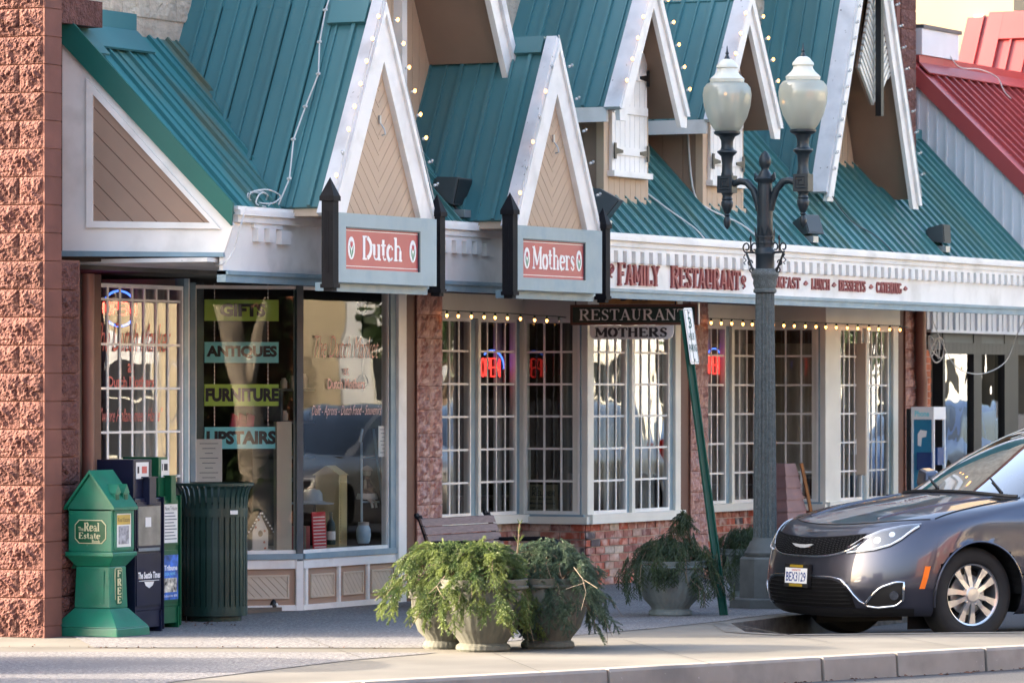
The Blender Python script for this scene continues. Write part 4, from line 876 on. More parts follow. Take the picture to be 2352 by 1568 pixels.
# ================================================================ signs on the awning
def sign_box(word, p_left, p_right, pan, label, name='shop_sign'):
    o = 1.85; xl, xr = U(p_left, o), U(p_right, o); t = thing(name, label, 'sign', (xl, -o, 2.55))
    z0, z1 = 2.555, 3.065
    x0, x1 = U(pan[0], o), U(pan[1], o); a0, a1 = 2.655, 2.965; fr = FRF(o)
    for q in ([(xl, z0), (xr, z0), (xr, a0), (xl, a0)], [(xl, a1), (xr, a1), (xr, z1), (xl, z1)], [(xl, a0), (x0, a0), (x0, a1), (xl, a1)], [(x1, a0), (xr, a0), (xr, a1), (x1, a1)]):
        MB().prism(q, fr, -.08, 0).build('frame', M['signgrey'], t)
    fm = MB(); 
    for q in ([(x0 - .0, a1 - .012), (x1, a1 - .012), (x1, a1 - .001), (x0, a1 - .001)], [(x1 - .018, a0), (x1 - .001, a0), (x1 - .001, a1 - .012), (x1 - .018, a1 - .012)]): fm.prism(q, fr, -.01, .004)
    fm.build('recess_shadow', M['darkblue'], t)  # dark strips painting the recess shadow along the panel's top and right
    pn = rect(fr, x0, x1, a0, a1, -.06, -.012).build('panel', M['signred'], t)
    f2 = FRF(o - .012); w_ = x1 - x0
    for z in (a0 + .02, a1 - .028): rect(f2, x0 + .02, x1 - .02, z, z + .005, 0, .002).build('line', M['signwhite'], pn)
    if word == 'Dutch': tx0, tx1, e0, e1 = .225, .77, .085, .915
    else: tx0, tx1, e0, e1 = .16, .84, .075, .91
    serif(word, f2, x0 + w_ * tx0, x0 + w_ * tx1, a0 + .075, a0 + .250, 0, M['signwhite'], t, tk=.19, tn=.08, thick=.003)
    for e in (e0, e1):
        cx = x0 + w_ * e; cz = (a0 + a1) / 2; rw_, rh = w_ * .045, .085
        ov = MB().prism([(cx + rw_ * math.cos(R(a)), cz + rh * math.sin(R(a))) for a in range(0, 360, 20)], f2, 0, .003).build('oval', M['signwhite'], t)
        for d in (-1, 1):
            q = [(cx, cz - .07), (cx + d * rw_ * .45, cz - .03), (cx + d * rw_ * .55, cz + .02), (cx + d * rw_ * .15, cz - .02)]
            MB().prism(q if area(q) > 0 else q[::-1], f2, .003, .005).build('tulip_leaf', M['leafgreen'], ov)
        MB().prism([(cx - rw_ * .3, cz + .05), (cx - rw_ * .35, cz + .022), (cx, cz + .0), (cx + rw_ * .35, cz + .022), (cx + rw_ * .3, cz + .05), (cx + rw_ * .12, cz + .035), (cx, cz + .055), (cx - rw_ * .12, cz + .035)], f2, .003, .005).build('tulip', M['tulip'], ov)
    # black corner posts with pointed caps
    o_front = o
    for (x, zt) in ((xl - .085, 3.27), (U(p_right + 1, 1.70) - .085, 3.22)):
        o = o_front if zt > 3.25 else 1.735
        pm = MB(); pm.box(x, x + .085, -o - .035, -o + .06, 2.53, zt - .11)
        for k in range(3): pm.box(x - .003, x, -o - .02 + .022 * k, -o - .010 + .022 * k, 2.62, zt - .2)
        po = pm.build('post', M['blackpost'], t)
        y0, y1 = -o - .035, -o + .06; cm = (x + .0425, -o + .0125, zt + .05)
        cp = MB(); cp.box(x - .012, x + .097, y0 - .012, y1 + .012, zt - .125, zt - .09)
        cp.add([(x - .010, y0 - .010, zt - .09), (x + .095, y0 - .010, zt - .09), (x + .095, y1 + .010, zt - .09), (x - .010, y1 + .010, zt - .09), cm], [(0, 1, 4), (1, 2, 4), (2, 3, 4), (3, 0, 4)]).build('finial', M['blackpost'], po)
        MB().box(x - .008, x + .093, y0 - .008, y1 + .008, 2.51, 2.54).box(x + .01, x + .075, y0 + .01, y1 - .01, 2.485, 2.51).build('foot_block', M['blackpost'], po)
    o = o_front
    rect(FRF(1.77), xl, xr, 2.49, 2.553, -.08, 0).build('drip_rail', M['bluegrey'], t)
    return t
sign_box('Dutch', 768, 1003, (795, 965), 'grey framed sign with red panel reading Dutch under the larger left gable')
sign_box('Mothers', 1180, 1383, (1202, 1345), 'grey framed sign with red panel reading Mothers under the smaller right gable')
# lettering on the white fascia
fs_ = FRF(1.30)
def word(s, pa, ya, pb, yb, parent, **k):
    x0, z1 = onplane(pa, ya, fs_); x1, z0 = onplane(pb, yb, fs_)
    return serif(s, fs_, x0, x1, z0, z1, .001, M['letterred'], parent, thick=.022, **k)
ft = thing('fascia_lettering', 'raised red letters spelling FAMILY RESTAURANT on the white fascia', 'lettering', (U(1415, 1.3), -1.3, 2.66))
zb_, zt_ = 2.665, 2.835
serif('FAMILY', fs_, U(1416, 1.3), U(1511, 1.3), zb_, zt_, .001, M['letterred'], ft, thick=.022, tk=.2, tn=.09, big={0: 1.15})
serif('RESTAURANT', fs_, U(1538, 1.3), U(1697, 1.3), zb_, zt_, .001, M['letterred'], ft, thick=.022, tk=.2, tn=.09, big={0: 1.12})
def scroll(px, z, w_, h, d):
    x = U(px, 1.3); pts = [(x + d * w_ * math.cos(R(a)) * (1 - a / 620), -1.315, z + h * math.sin(R(a)) * (1 - a / 620)) for a in range(-90, 400, 30)]
    MB().tube(pts, .010, 5).tube([(x, -1.315, z - h), (x - d * w_ * .5, -1.315, z - h * 1.8), (x + d * w_ * .3, -1.315, z - h * 2.2)], .010, 5).build('scroll', M['letterred'], ft)
scroll(1400, 2.80, .05, .035, 1); scroll(1705, 2.76, .05, .035, -1)
f2_ = thing('menu_lettering', 'small red raised letters reading BREAKFAST LUNCH DESSERTS CATERING on the white fascia', 'lettering', (U(1740, 1.3), -1.3, 2.7))
for (s_, a, b) in (('BREAKFAST', 1741, 1836), ('LUNCH', 1862, 1904), ('DESSERTS', 1925, 1986), ('CATERING', 2011, 2069)):
    serif(s_, fs_, U(a, 1.3), U(b, 1.3), 2.705, 2.805, .001, M['letterred'], f2_, thick=.014, tk=.22, tn=.11, one=True)
for p in (1849, 1914, 1999, 2078):
    x = U(p, 1.3); MB().prism([(x - .05, 2.75), (x, 2.735), (x + .05, 2.755), (x, 2.78)], fs_, .001, .015).build('leaf_ornament', M['letterred'], f2_)

# ================================================================ hanging RESTAURANT sign
SA_, SB_ = (U(1310, .08), -.08), (U(1602, 1.22), -1.22); fh = frAB(SA_, SB_); LH = (Vector(SB_) - Vector(SA_)).length
def hz(py, px=1450): return onplane(px, py, fh)[1]
t = thing('hanging_sign', 'dark green hanging sign reading RESTAURANT with white MOTHERS board below and gold oval above', 'sign', (SA_[0], SA_[1], 2.3))
z0, z1 = hz(746), hz(699)
for n_ in (0,):
    MB().prism([(0, z0), (LH, z0), (LH, z1), (0, z1)], fh, -.04, 0).build('board', mat('dark_green_sign_board', (0.010, 0.030, 0.024), 0.35, 0.1), t)
    for q in ([(0, z0), (LH, z0), (LH, z0 + .022), (0, z0 + .022)], [(0, z1 - .022), (LH, z1 - .022), (LH, z1), (0, z1)], [(0, z0 + .022), (.022, z0 + .022), (.022, z1 - .022), (0, z1 - .022)], [(LH - .022, z0 + .022), (LH, z0 + .022), (LH, z1 - .022), (LH - .022, z1 - .022)]):
        MB().prism(q, fh, -.045, .008).build('frame', M['brownpaint'], t)
serif('RESTAURANT', fh, onplane(1330, 720, fh)[0], onplane(1578, 720, fh)[0], z0 + .042, z1 - .042, .001, M['signwhite'], t, tk=.15, tn=.06)
a, b = onplane(1354, 700, fh)[0], onplane(1546, 700, fh)[0]; c0, c1 = hz(779), hz(747)
r_ = .05; q = [(a, c1), (a, c0 + r_), (a + r_ * .3, c0 + r_ * .3), (a + r_, c0), (b - r_, c0), (b - r_ * .3, c0 + r_ * .3), (b, c0 + r_), (b, c1)]
MB().prism(q, fh, -.03, -.002).build('lower_board', M['signwhite'], t)
serif('MOTHERS'.replace('H', 'H'), fh, a + .05, b - .05, c0 + .022, c1 - .022, 0, M['ink'], t, tk=.24, tn=.12)
a, b = onplane(1375, 690, fh)[0], onplane(1555, 690, fh)[0]; q = [((a + b) / 2 + (b - a) / 2 * math.cos(R(x)), z1 + .002 + .26 * math.sin(R(x))) for x in range(0, 181, 15)]
MB().prism(q, fh, -.03, -.004).build('oval_board', mat('gold_oval_board', (0.42, 0.20, 0.06), 0.5, 0.3, 6), t)
btext('Dutch', fh, a + .2, b - .2, z1 + .03, z1 + .2, -.002, M['ink'], t, bold=.02)
for x in (.05, LH - .2): MB().tube([fh[0] + fh[1] * x + ZA * z1, fh[0] + fh[1] * x + ZA * 2.63], .007, 6).build('chain', M['black'], t)
MB().tube([fh[0] + fh[1] * (LH + .01) + ZA * (z1 + .02), fh[0] + fh[1] * (LH + .01) + ZA * z0], .01, 6).build('hanger_bar', M['galv'], t)

# ================================================================ lights
def light_string(label, pts, socket_drop=.0, on=True, every=1, cable='cable_w', rb=.0125, side=Vector((0, 0, 0)), first=None):
    t = thing('light_string', label, 'string lights', pts[0])
    cb_ = MB().tube(pts, .005, 5).build('cable', M[cable], t)
    for i, p in enumerate(pts[1:-1]):
        p = Vector(p) + side
        MB().tube([p, p - ZA * .03 if socket_drop else p + side * .5], .011, 6).build('socket', M['cable_g' if socket_drop else 'cable_w'], t)
        c = p - ZA * (.03 + rb) if socket_drop else p + side * 1.2
        lit = on if not callable(on) else on(i)
        MB().lathe([(0, -rb * 1.5), (rb * .75, -rb * .7), (rb, 0.3 * rb), (rb * .6, rb * 1.1), (0, rb * 1.3)], c, 10).build('bulb', M['bulb_on' if lit else 'bulb_off'], t, smooth=True)
    return t
def lerp(a, b, n, sag=0.0): return [Vector(a).lerp(Vector(b), i / n) - ZA * sag * math.sin(math.pi * i / n) for i in range(n + 1)]
k = 1.0
light_string('row of warm bulbs on green cable under the header of the left bay windows', [PT(1000, 712, -.48)] + [PT(1025 + 28.5 * i + random.uniform(-2, 2), 713 + i * 1.3, .10) for i in range(11)][:7] + [PT(1228 + 28 * i, 724 + 1.4 * i, .10) for i in range(3)] + [PT(1300, 729, .10)], 1, lambda i: i != 9, cable='cable_g', side=Vector((0, 0, 0)))
light_string('row of warm bulbs on green cable under the header of the right bay windows', [PT(1615, 731, -.3)] + [PT(1633 + 24.1 * i + random.uniform(-1.5, 1.5), 731 + i * .95, .10) for i in range(19)] + [PT(2085, 752, .10)], 1, True, cable='cable_g')
def rake_pts(a, b, n): return lerp(a, b, n)
dxl, dxr, dxm, dzt = DX
sdl = Vector((-.012, -.012, .012))
light_string('lit bulbs down the left edge of the Dutch gable', rake_pts((dxm - .02, -1.72, dzt + .03), (dxl - .03, -1.72, 3.15), 9), 0, lambda i: i != 6, side=Vector((-.03, -.012, .01)))
light_string('lit bulbs down the right edge of the Dutch gable', rake_pts((dxm + .02, -1.70, dzt + .03), (dxr + .02, -1.70, 3.15), 9), 0, lambda i: i < 6, side=Vector((.03, -.01, .01)))
mxl, mxr, mxm, mzt = MX
light_string('partly lit bulbs down the left edge of the Mothers gable', rake_pts((mxm - .02, -1.72, mzt - .05), (mxl - .03, -1.72, 3.1), 7), 0, lambda i: i in (1, 3, 5), side=Vector((-.03, -.012, .01)))
light_string('unlit clear bulbs down the right edge of the Mothers gable', rake_pts((mxm + .02, -1.70, mzt + .03), (mxr + .02, -1.70, 3.1), 6), 0, False, side=Vector((.03, -.01, .01)))
for xc_, nm in ((DC1, 'left'), (DC2, 'right')):
    light_string('lit bulbs down the left edge of the %s shutter dormer' % nm, rake_pts((xc_ - .03, -1.27, 5.33), (xc_ - .70, -1.27, 4.2), 6), 0, True, side=Vector((-.03, -.012, .01)))
    light_string('lit bulbs down the right edge of the %s shutter dormer' % nm, rake_pts((xc_ + .03, -1.27, 5.33), (xc_ + .72, -1.27, 4.2), 6), 0, True, side=Vector((.03, -.01, .01)))
light_string('unlit clear bulbs down the left edge of the big louvred gable', rake_pts((gm - .03, -1.02, gt), (gl - .02, -1.02, gz), 18), 0, False, side=Vector((-.012, -.02, .01)), rb=.013)
light_string('unlit clear bulbs down the right edge of the big louvred gable', rake_pts((gm + .05, -1.02, gt), (gr + .06, -1.02, gz), 14), 0, False, side=Vector((.04, -.01, .01)), rb=.013)
c1 = [Vector((DX[0] + (p_[1] - 3.05) / GSL - .055, -p_[0], p_[1] + .03)) for p_ in [(1.27, 3.09), (1.31, 3.3), (1.26, 3.6), (1.29, 3.85), (1.33, 4.1), (1.27, 4.35), (1.25, 4.6), (1.27, 4.85)]]
t = thing('light_cable', 'white cable with empty sockets running up the big left green roof', 'cable', c1[0])
MB().tube(c1, .006, 6).build('cable', M['cable_w'], t)
for p in c1[1:]: MB().tube([p + Vector((-.008, -.014, .006)), p + Vector((0, .014, 0))], .012, 8).build('socket', M['cable_w'], t)
rnd = random.Random(4)
def tangle(name, label, c, n, rx, rz, ry=.05, r=.006):
    pts = []
    for i in range(n):
        a = i * 1.1; k_ = .5 + .5 * rnd.random(); pts.append(Vector(c) + Vector((rx * k_ * math.cos(a), ry * math.sin(a * .7), rz * k_ * math.sin(a))))
    sm_ = []
    for i in range(len(pts) - 3):
        for u_ in (0, .25, .5, .75):
            p0, p1, p2, p3 = pts[i:i + 4]; sm_.append(.5 * ((2 * p1) + (p2 - p0) * u_ + (2 * p0 - 5 * p1 + 4 * p2 - p3) * u_ ** 2 + (3 * p1 - p0 - 3 * p2 + p3) * u_ ** 3))
    o_ = MB().tube(sm_, r, 5).build(name, M['cable_w'], None, smooth=True, ang=None); tag(o_, label, 'cable'); return o_
tangle('cable_tangle', 'tangle of white cable on the roof edge at the left end of the awning', PT(600, 455, 1.25), 22, .22, .07)
tangle('cable_tangle', 'small tangle of white cable between the two gables', PT(1115, 500, 1.3), 12, .16, .03)
tangle('cable_tangle', 'coil of white cable hanging beside the pay phone', PT(2150, 800, .35), 24, .10, .16, .06, .008)
def wire(label, pts, r=.005, m='cable_w'):
    sm_ = []; pts = [Vector(p) for p in pts]; P_ = [pts[0]] + pts + [pts[-1]]
    for i in range(len(P_) - 3):
        for u_ in (0, .2, .4, .6, .8):
            p0, p1, p2, p3 = P_[i:i + 4]; sm_.append(.5 * ((2 * p1) + (p2 - p0) * u_ + (2 * p0 - 5 * p1 + 4 * p2 - p3) * u_ ** 2 + (3 * p1 - p0 - 3 * p2 + p3) * u_ ** 3))
    sm_.append(pts[-1]); o_ = MB().tube(sm_, r, 5).build('cable', M[m], None); tag(o_, label, 'cable'); return o_
wire('loose white cable drooping off the left corner of the fascia', [PT(565, 478, 1.36), PT(552, 520, 1.4), PT(538, 570, 1.36), PT(520, 600, 1.34), PT(500, 610, 1.25), PT(487, 601, 1.1), PT(478, 600, 1.0)])
wire('white cable swagged across the dark next-door shopfront', [PT(2135, 715, 1.0), PT(2165, 790, .8), PT(2200, 845, .8), PT(2255, 858, .8), PT(2310, 830, .8), PT(2335, 770, .9), PT(2356, 730, 1.1)])
wire('white conduit running down the wall of the left shutter dormer gap', [(DC2 - .49, -.85, 4.15), (DC2 - .49, -.9, 3.6), (DC2 - .45, -1.0, 3.42), (DC2 - .1, -1.2, 3.27), (DC2 + .05, -1.34, 3.12)], .009)
wire('thin grey cable running down the green roof beside the left shutter dormer', [(DC1 + .50, -.95, 3.5), (DC1 + .62, -1.1, 3.36), (DC1 + .85, -1.25, 3.2), (DC1 + .9, -1.33, 3.1)], .007)
wire('dark cable running down the green roof below the louvred gable', [(gl + .1, -1.0, 3.62), (gl + .45, -1.05, 3.4), (gl + .75, -1.2, 3.25), (gl + .85, -1.33, 3.1)], .006, 'floodgrey')

def floodlight(px, py, o, yaw, pitch, label, sz=.17, foot=None):
    c = PT(px, py, o); t = thing('floodlight', label, 'floodlight', c)
    d = Vector((math.cos(R(yaw)) * math.cos(R(pitch)), math.sin(R(yaw)) * math.cos(R(pitch)), math.sin(R(pitch)))); s_ = d.cross(ZA).normalized(); u_ = s_.cross(d)
    mb = MB(); a, b = sz * .62, sz * .42
    for (dd, k_) in ((-.6, .45), (-.45, .72), (.25, 1.0), (.30, 1.0)):
        mb.v += [tuple(c + d * dd * sz + s_ * (i * a * k_) + u_ * (j * b * k_)) for i, j in ((-1, -1), (1, -1), (1, 1), (-1, 1))]
    for r_ in range(3): mb.f += [(r_ * 4 + i, r_ * 4 + (i + 1) % 4, r_ * 4 + 4 + (i + 1) % 4, r_ * 4 + 4 + i) for i in range(4)]
    mb.f += [(3, 2, 1, 0), (12, 13, 14, 15)]; hd = mb.build('housing', M['floodgrey'], t)
    MB().obox(c + d * sz * .31, d, s_, u_, .004, a * .92, b * .9).build('lens', M['black'], hd)
    f_ = foot if foot else Vector((c.x, -EO + .05, pz(1.25) + .0)); zr = pz(-f_.y)
    base = Vector((f_[0], f_[1], zr + .02)); MB().tube([c - u_ * b, (c - u_ * b + base) / 2 + Vector((-.02, 0, 0)), base], .014, 6).build('arm', M['floodgrey'], t)
    MB().tube([base, base + ZA * .03], .045, 10).obox(base + Vector((-.05, 0, .02)), XA, YA, ZA, .06, .05, .03).build('junction_box', M['galv'], t); return t
floodlight(1042, 436, 1.15, -84, -12, 'grey floodlight on the roof between the Dutch and Mothers gables', .26)
floodlight(1392, 470, 1.25, -72, -38, 'dark floodlight leaning beside the right edge of the Mothers gable', .26)
floodlight(1856, 520, 1.2, -100, 18, 'grey floodlight on the green roof partly behind the street lamp', .22)
floodlight(2160, 538, 1.2, -84, 3, 'grey floodlight at the far right of the green roof', .22)
# ================================================================ street lamp
def street_lamp(loc, label, arms=True):
    t = thing('street_lamp', label, 'street lamp', loc); k = 1 / 283.0
    def L(mb, name, m, parent=t, **kk): return mb.build(name, M[m], parent, world=False, smooth=True, **kk)
    foot = MB(); 
    def octo(prof, mb): mb.lathe([(r / math.cos(R(22.5)), z) for r, z in prof], n=8)
    octo([(.285, 0), (.285, .075), (.265, .085)], foot); foot.build('foot', M['lamp_base'], t, world=False)
    pl_ = MB(); octo([(.205, .08), (.20, .40), (.185, .415)], pl_); pl_.build('plinth', M['lamp_base'], t, world=False)
    L(MB().lathe([(.15, .41), (.165, .43), (.168, .45), (.15, .47), (.145, .49), (.135, .50), (.125, .53), (.105, .55), (.10, .57)], n=32), 'base_ring', 'lamp_base')
    L(MB().lathe([(.098, .56), (.094, 1.0), (.088, 1.6), (.080, 2.2), (.078, 2.56)], n=96, flute=16, fd=.16), 'shaft', 'lamp_conc')
    L(MB().lathe([(.08, 2.55), (.094, 2.56), (.094, 2.58), (.085, 2.59), (.098, 2.63), (.094, 2.66), (.110, 2.69), (.113, 2.71), (.095, 2.74), (.088, 2.75)], n=32), 'capital', 'lamp_conc')
    L(MB().lathe([(.075, 2.75), (.075, 2.86), (.082, 2.87), (.080, 2.90), (.070, 2.92), (.068, 3.0), (.072, 3.02), (.074, 3.06), (.066, 3.10), (.066, 3.13), (.078, 3.14), (.078, 3.16), (.066, 3.17), (.064, 3.45), (.060, 3.72), (.058, 3.74), (.062, 3.76), (.075, 3.78), (.078, 3.80), (.060, 3.82), (.052, 3.85), (.038, 3.88), (.030, 3.9), (.034, 3.925), (.046, 3.95), (.050, 3.985), (.046, 4.03), (.028, 4.075), (0, 4.11)], n=32), 'iron_column', 'lamp_iron', ang=35)
    for a in range(0, 360, 45):      # acanthus leaves round the column foot
        c, s_ = math.cos(R(a)), math.sin(R(a)); MB().add([(c * .068 - s_ * .022, s_ * .068 + c * .022, 2.92), (c * .068 + s_ * .022, s_ * .068 - c * .022, 2.92), (c * .078 + s_ * .024, s_ * .078 - c * .024, 3.02), (c * .088, s_ * .088, 3.10), (c * .078 - s_ * .024, s_ * .078 + c * .024, 3.02), (c * .074, s_ * .074, 3.02)], [(0, 1, 5), (1, 2, 5), (2, 3, 5), (3, 4, 5), (4, 0, 5)]).build('acanthus_leaf', M['lamp_iron'], t, world=False)
    for d in (-1, 1):
        A = .335 * d           # arms run at right angles to the facade (local y)
        pth = [(0, .05 * d, 3.38), (0, .065 * d, 3.48), (0, .10 * d, 3.60), (0, .16 * d, 3.67), (0, .22 * d, 3.68), (0, .28 * d, 3.655), (0, A, 3.64)]
        L(MB().tube(pth, [.030, .030, .030, .032, .030, .028, .03], 10), 'arm', 'lamp_iron')
        L(MB().tube([(0, .06 * d, 3.70), (0, .085 * d, 3.74), (0, .08 * d, 3.70), (0, .06 * d, 3.68)], .02, 8), 'scroll', 'lamp_iron')
        bx = MB().box(-.055, .055, A - .065, A + .065, 3.58, 3.73).build('arm_block', M['lamp_iron'], t, world=False)
        key = [(-.042, -.045), (.042, -.045), (.042, .05), (-.035, .05), (-.035, -.02), (.018, -.02), (.018, .022), (-.01, .022)]
        for sgn in (-1, 1):
            MB().tube([(-sgn * .056, A + p[0] * sgn, 3.655 + p[1]) for p in key], .007, 4).build('key_ornament', M['lamp_iron'], bx, world=False)
        c = (0, A, 0)
        L(MB().lathe([(.05, 3.73), (.05, 3.75), (.044, 3.77), (.042, 3.85), (.050, 3.93), (.070, 3.955), (.082, 3.97), (.080, 3.985), (.055, 4.0), (.048, 4.03), (.05, 4.09), (.062, 4.12), (.068, 4.135), (.095, 4.15), (.108, 4.165), (.108, 4.185), (.09, 4.19)], c, 32), 'stem', 'lamp_iron', ang=35)
        L(MB().lathe([(.03, 3.25), (0.012, 3.2)], c, 12), 'pendant_tip', 'lamp_iron') if False else None
        L(MB().lathe([(0, 3.185), (.022, 3.22), (.031, 3.27), (.024, 3.31), (.016, 3.325), (.026, 3.34), (.018, 3.355), (.030, 3.38), (.048, 3.44), (.050, 3.48), (.040, 3.50), (.046, 3.515), (.040, 3.53), (.038, 3.55), (.05, 3.58)], c, 24), 'pendant', 'lamp_iron', ang=35)
        gb = L(MB().lathe([(.095, 4.185), (.125, 4.23), (.165, 4.31), (.192, 4.41), (.200, 4.50), (.190, 4.56), (.165, 4.595), (.138, 4.605)], c, 40), 'globe', 'globe', ang=None)
        L(MB().lathe([(.138, 4.606), (.142, 4.64), (.125, 4.66), (.098, 4.69), (.082, 4.72), (.078, 4.745), (.088, 4.755), (.085, 4.78), (.070, 4.80), (.055, 4.825), (.035, 4.84), (0, 4.842)], c, 32), 'globe_cap', 'globe_cap', gb, ang=40)
        L(MB().lathe([(.062, 4.19), (.064, 4.345), (.05, 4.36), (0, 4.362)], c, 16), 'lamp_socket', 'lampgrey', gb)
        L(MB().lathe([(.02, 4.36), (.035, 4.42), (.03, 4.47), (0, 4.49)], c, 12), 'bulb', 'globe_cap', gb)
        L(MB().lathe([(.028, 4.835), (.022, 4.85), (.010, 4.875), (.016, 4.885), (.008, 4.90), (.004, 4.935), (0, 4.95)], c, 12), 'finial', 'lamp_iron', gb)
        # wrought flower basket bracket
        hy = .175 * d; bk = MB()
        bk.tube([(0, .06 * d, 2.88), (0, hy, 2.885)], .009, 5); bk.tube([(0, .085 * d, 2.66), (0, .11 * d, 2.75), (0, hy * .93, 2.875)], .010, 5)
        for (cy, r0) in ((hy * .93, .03), (hy * .52, .03)): bk.tube([(0, cy + r0 * (1 - a / 600) * math.cos(R(a)), 2.925 + r0 * 1.3 * (1 - a / 600) * math.sin(R(a))) for a in range(-90, 330, 30)], .007, 5)
        bk.tube([(0, hy * .72, 2.89), (0, hy * .72, 2.99)], .007, 5); bk.lathe([(0, 3.03), (.014, 2.995), (0, 2.97)], (0, hy * .72, 0), 6)
        bk.tube([(0, hy, 2.87), (0, hy + .015, 2.845), (0, hy - .01, 2.82), (0, hy + .012, 2.80), (0, hy, 2.785)], .005, 5)
        for (cy, cz) in ((.13, 2.80), (.115, 2.74)): bk.tube([(0, d * cy + d * .02 * math.cos(R(a)), cz + .02 * math.sin(R(a))) for a in range(-90, 200, 40)], .006, 5)
        bk.build('basket_bracket', M['black'], t, world=False)
    L(MB().lathe([(.08, 2.655), (.088, 2.655), (.088, 2.68), (.08, 2.68)], n=24), 'band', 'black')
    return t
M['globe'] = glass('frosted_lamp_globe', (0.80, 0.82, 0.74), 1.0, 0.05, 0)
gm_ = bpy.data.materials.new('frosted_globe'); gm_.use_nodes = True; nt_ = gm_.node_tree; nt_.nodes.clear()
o_ = nt_.nodes.new('ShaderNodeOutputMaterial'); tr_ = nt_.nodes.new('ShaderNodeBsdfTransparent'); tr_.inputs[0].default_value = (.72, .74, .68, 1)
df_ = nt_.nodes.new('ShaderNodeBsdfDiffuse'); df_.inputs[0].default_value = (.74, .75, .66, 1); tl_ = nt_.nodes.new('ShaderNodeBsdfTranslucent'); tl_.inputs[0].default_value = (.80, .80, .70, 1)
gl_ = nt_.nodes.new('ShaderNodeBsdfGlossy'); gl_.inputs['Roughness'].default_value = .18
m1 = nt_.nodes.new('ShaderNodeMixShader'); m1.inputs[0].default_value = .55; m2 = nt_.nodes.new('ShaderNodeMixShader'); m2.inputs[0].default_value = .62; m3 = nt_.nodes.new('ShaderNodeMixShader'); m3.inputs[0].default_value = .10
nt_.links.new(df_.outputs[0], m1.inputs[1]); nt_.links.new(tl_.outputs[0], m1.inputs[2]); nt_.links.new(tr_.outputs[0], m2.inputs[1]); nt_.links.new(m1.outputs[0], m2.inputs[2])
nt_.links.new(m2.outputs[0], m3.inputs[1]); nt_.links.new(gl_.outputs[0], m3.inputs[2]); nt_.links.new(m3.outputs[0], o_.inputs[0]); M['globe'] = gm_
M['globe_cap'] = mat('milky_lamp_cap', (0.66, 0.66, 0.58), 0.4, 0.03); M['lampgrey'] = mat('lamp_ballast_grey', (0.16, 0.19, 0.21), 0.6)
lp = GP(1757, 1395)
lamp_ = street_lamp((lp.x, lp.y - .0, 0), 'tall dark twin-globe street lamp with fluted grey shaft in front of the restaurant')

def remap(z, mp):
    for (a, b), (c, d) in zip(mp, mp[1:]):
        if z <= c: return b + (d - b) * (z - a) / (c - a)
    return mp[-1][1] + z - mp[-1][0]
MC = [(2.90, 2.90), (3.14, 3.0), (3.80, 3.48), (4.11, 3.71)]; MA = [(3.10, 3.0), (3.185, 3.07), (3.38, 3.22), (3.58, 3.37), (3.73, 3.51), (4.185, 3.87), (4.605, 4.27), (4.84, 4.46), (4.95, 4.575)]
for ch in lamp_.children_recursive:
    if ch.name.startswith(('basket', 'foot', 'plinth', 'base', 'shaft', 'capital', 'band', 'acanthus')): continue
    mp = MC if ch.name.startswith('iron') else MA
    for v_ in ch.data.vertices:
        if v_.co.z > mp[0][0]: v_.co.z = remap(v_.co.z, mp)
# ================================================================ leaning parking sign
b0 = GP(1661, 1413, 0); lam = 10975 / 292.6
tp = CP(1568, 712, lam - .0)
t = thing('parking_sign', 'white three hour parking sign on a leaning green post by the kerb', 'sign', b0)
ax = (tp - b0).normalized(); sn = Vector((-.60, -.80, 0)).normalized(); sn = (sn - ax * sn.dot(ax)).normalized(); sx = ax.cross(sn) * -1
if sx.dot(_r) < 0: sx = -sx
pm = MB(); pm.obox((b0 + tp) / 2, sx, sn, ax, .027, .004, (tp - b0).length / 2); pm.obox((b0 + tp) / 2 + sx * .027 + sn * .012, sx, sn, ax, .004, .014, (tp - b0).length / 2 - .001); pm.obox((b0 + tp) / 2 - sx * .027 + sn * .012, sx, sn, ax, .004, .014, (tp - b0).length / 2 - .001)
po = pm.build('post', M['parkgreen'], t)
sn2 = Vector((.80, -.60, 0)); sn2 = Vector((.05, -1.0, 0)); sn2 = (sn2 - ax * sn2.dot(ax)).normalized(); sx2 = ax.cross(sn2); sx2 = sx2 if sx2.dot(_r) > 0 else -sx2
sc_ = tp - ax * .21 + sn2 * .035 + sx2 * .02; hw_, hh = .092, .222
fsn = (sc_, sx2, ax, sn2); rr = .02
q = [(-hw_ + rr, -hh), (hw_ - rr, -hh), (hw_ - rr * .3, -hh + rr * .3), (hw_, -hh + rr), (hw_, hh - rr), (hw_ - rr * .3, hh - rr * .3), (hw_ - rr, hh), (-hw_ + rr, hh), (-hw_ + rr * .3, hh - rr * .3), (-hw_, hh - rr), (-hw_, -hh + rr), (-hw_ + rr * .3, -hh + rr * .3)]
pl = MB().prism(q, fsn, -.002, .002).build('plate', M['signwhite'], t)
for (s_, y0, y1, w_) in (('3', .06, .15, .035), ('HOUR', -.035, .025, .06), ('PARKING', -.125, -.065, .075)): btext(s_, fsn, -w_, w_, y0, y1, .003, M['parkgreen'], pl, bold=.012)
mb = MB()
for (a, b, c, d) in ((-hw_ + .01, hw_ - .01, hh - .016, hh - .012), (-hw_ + .01, hw_ - .01, -hh + .012, -hh + .016), (-hw_ + .010, -hw_ + .014, -hh + .016, hh - .016), (hw_ - .014, hw_ - .010, -hh + .016, hh - .016)): mb.prism([(a, c), (b, c), (b, d), (a, d)], fsn, .002, .0035)
mb.build('border', M['parkgreen'], pl)
for y in (.185, -.19): MB().prism([(.011 * math.cos(R(a)), y + .011 * math.sin(R(a))) for a in range(0, 360, 45)], fsn, .002, .010).build('bolt', M['galv'], pl)

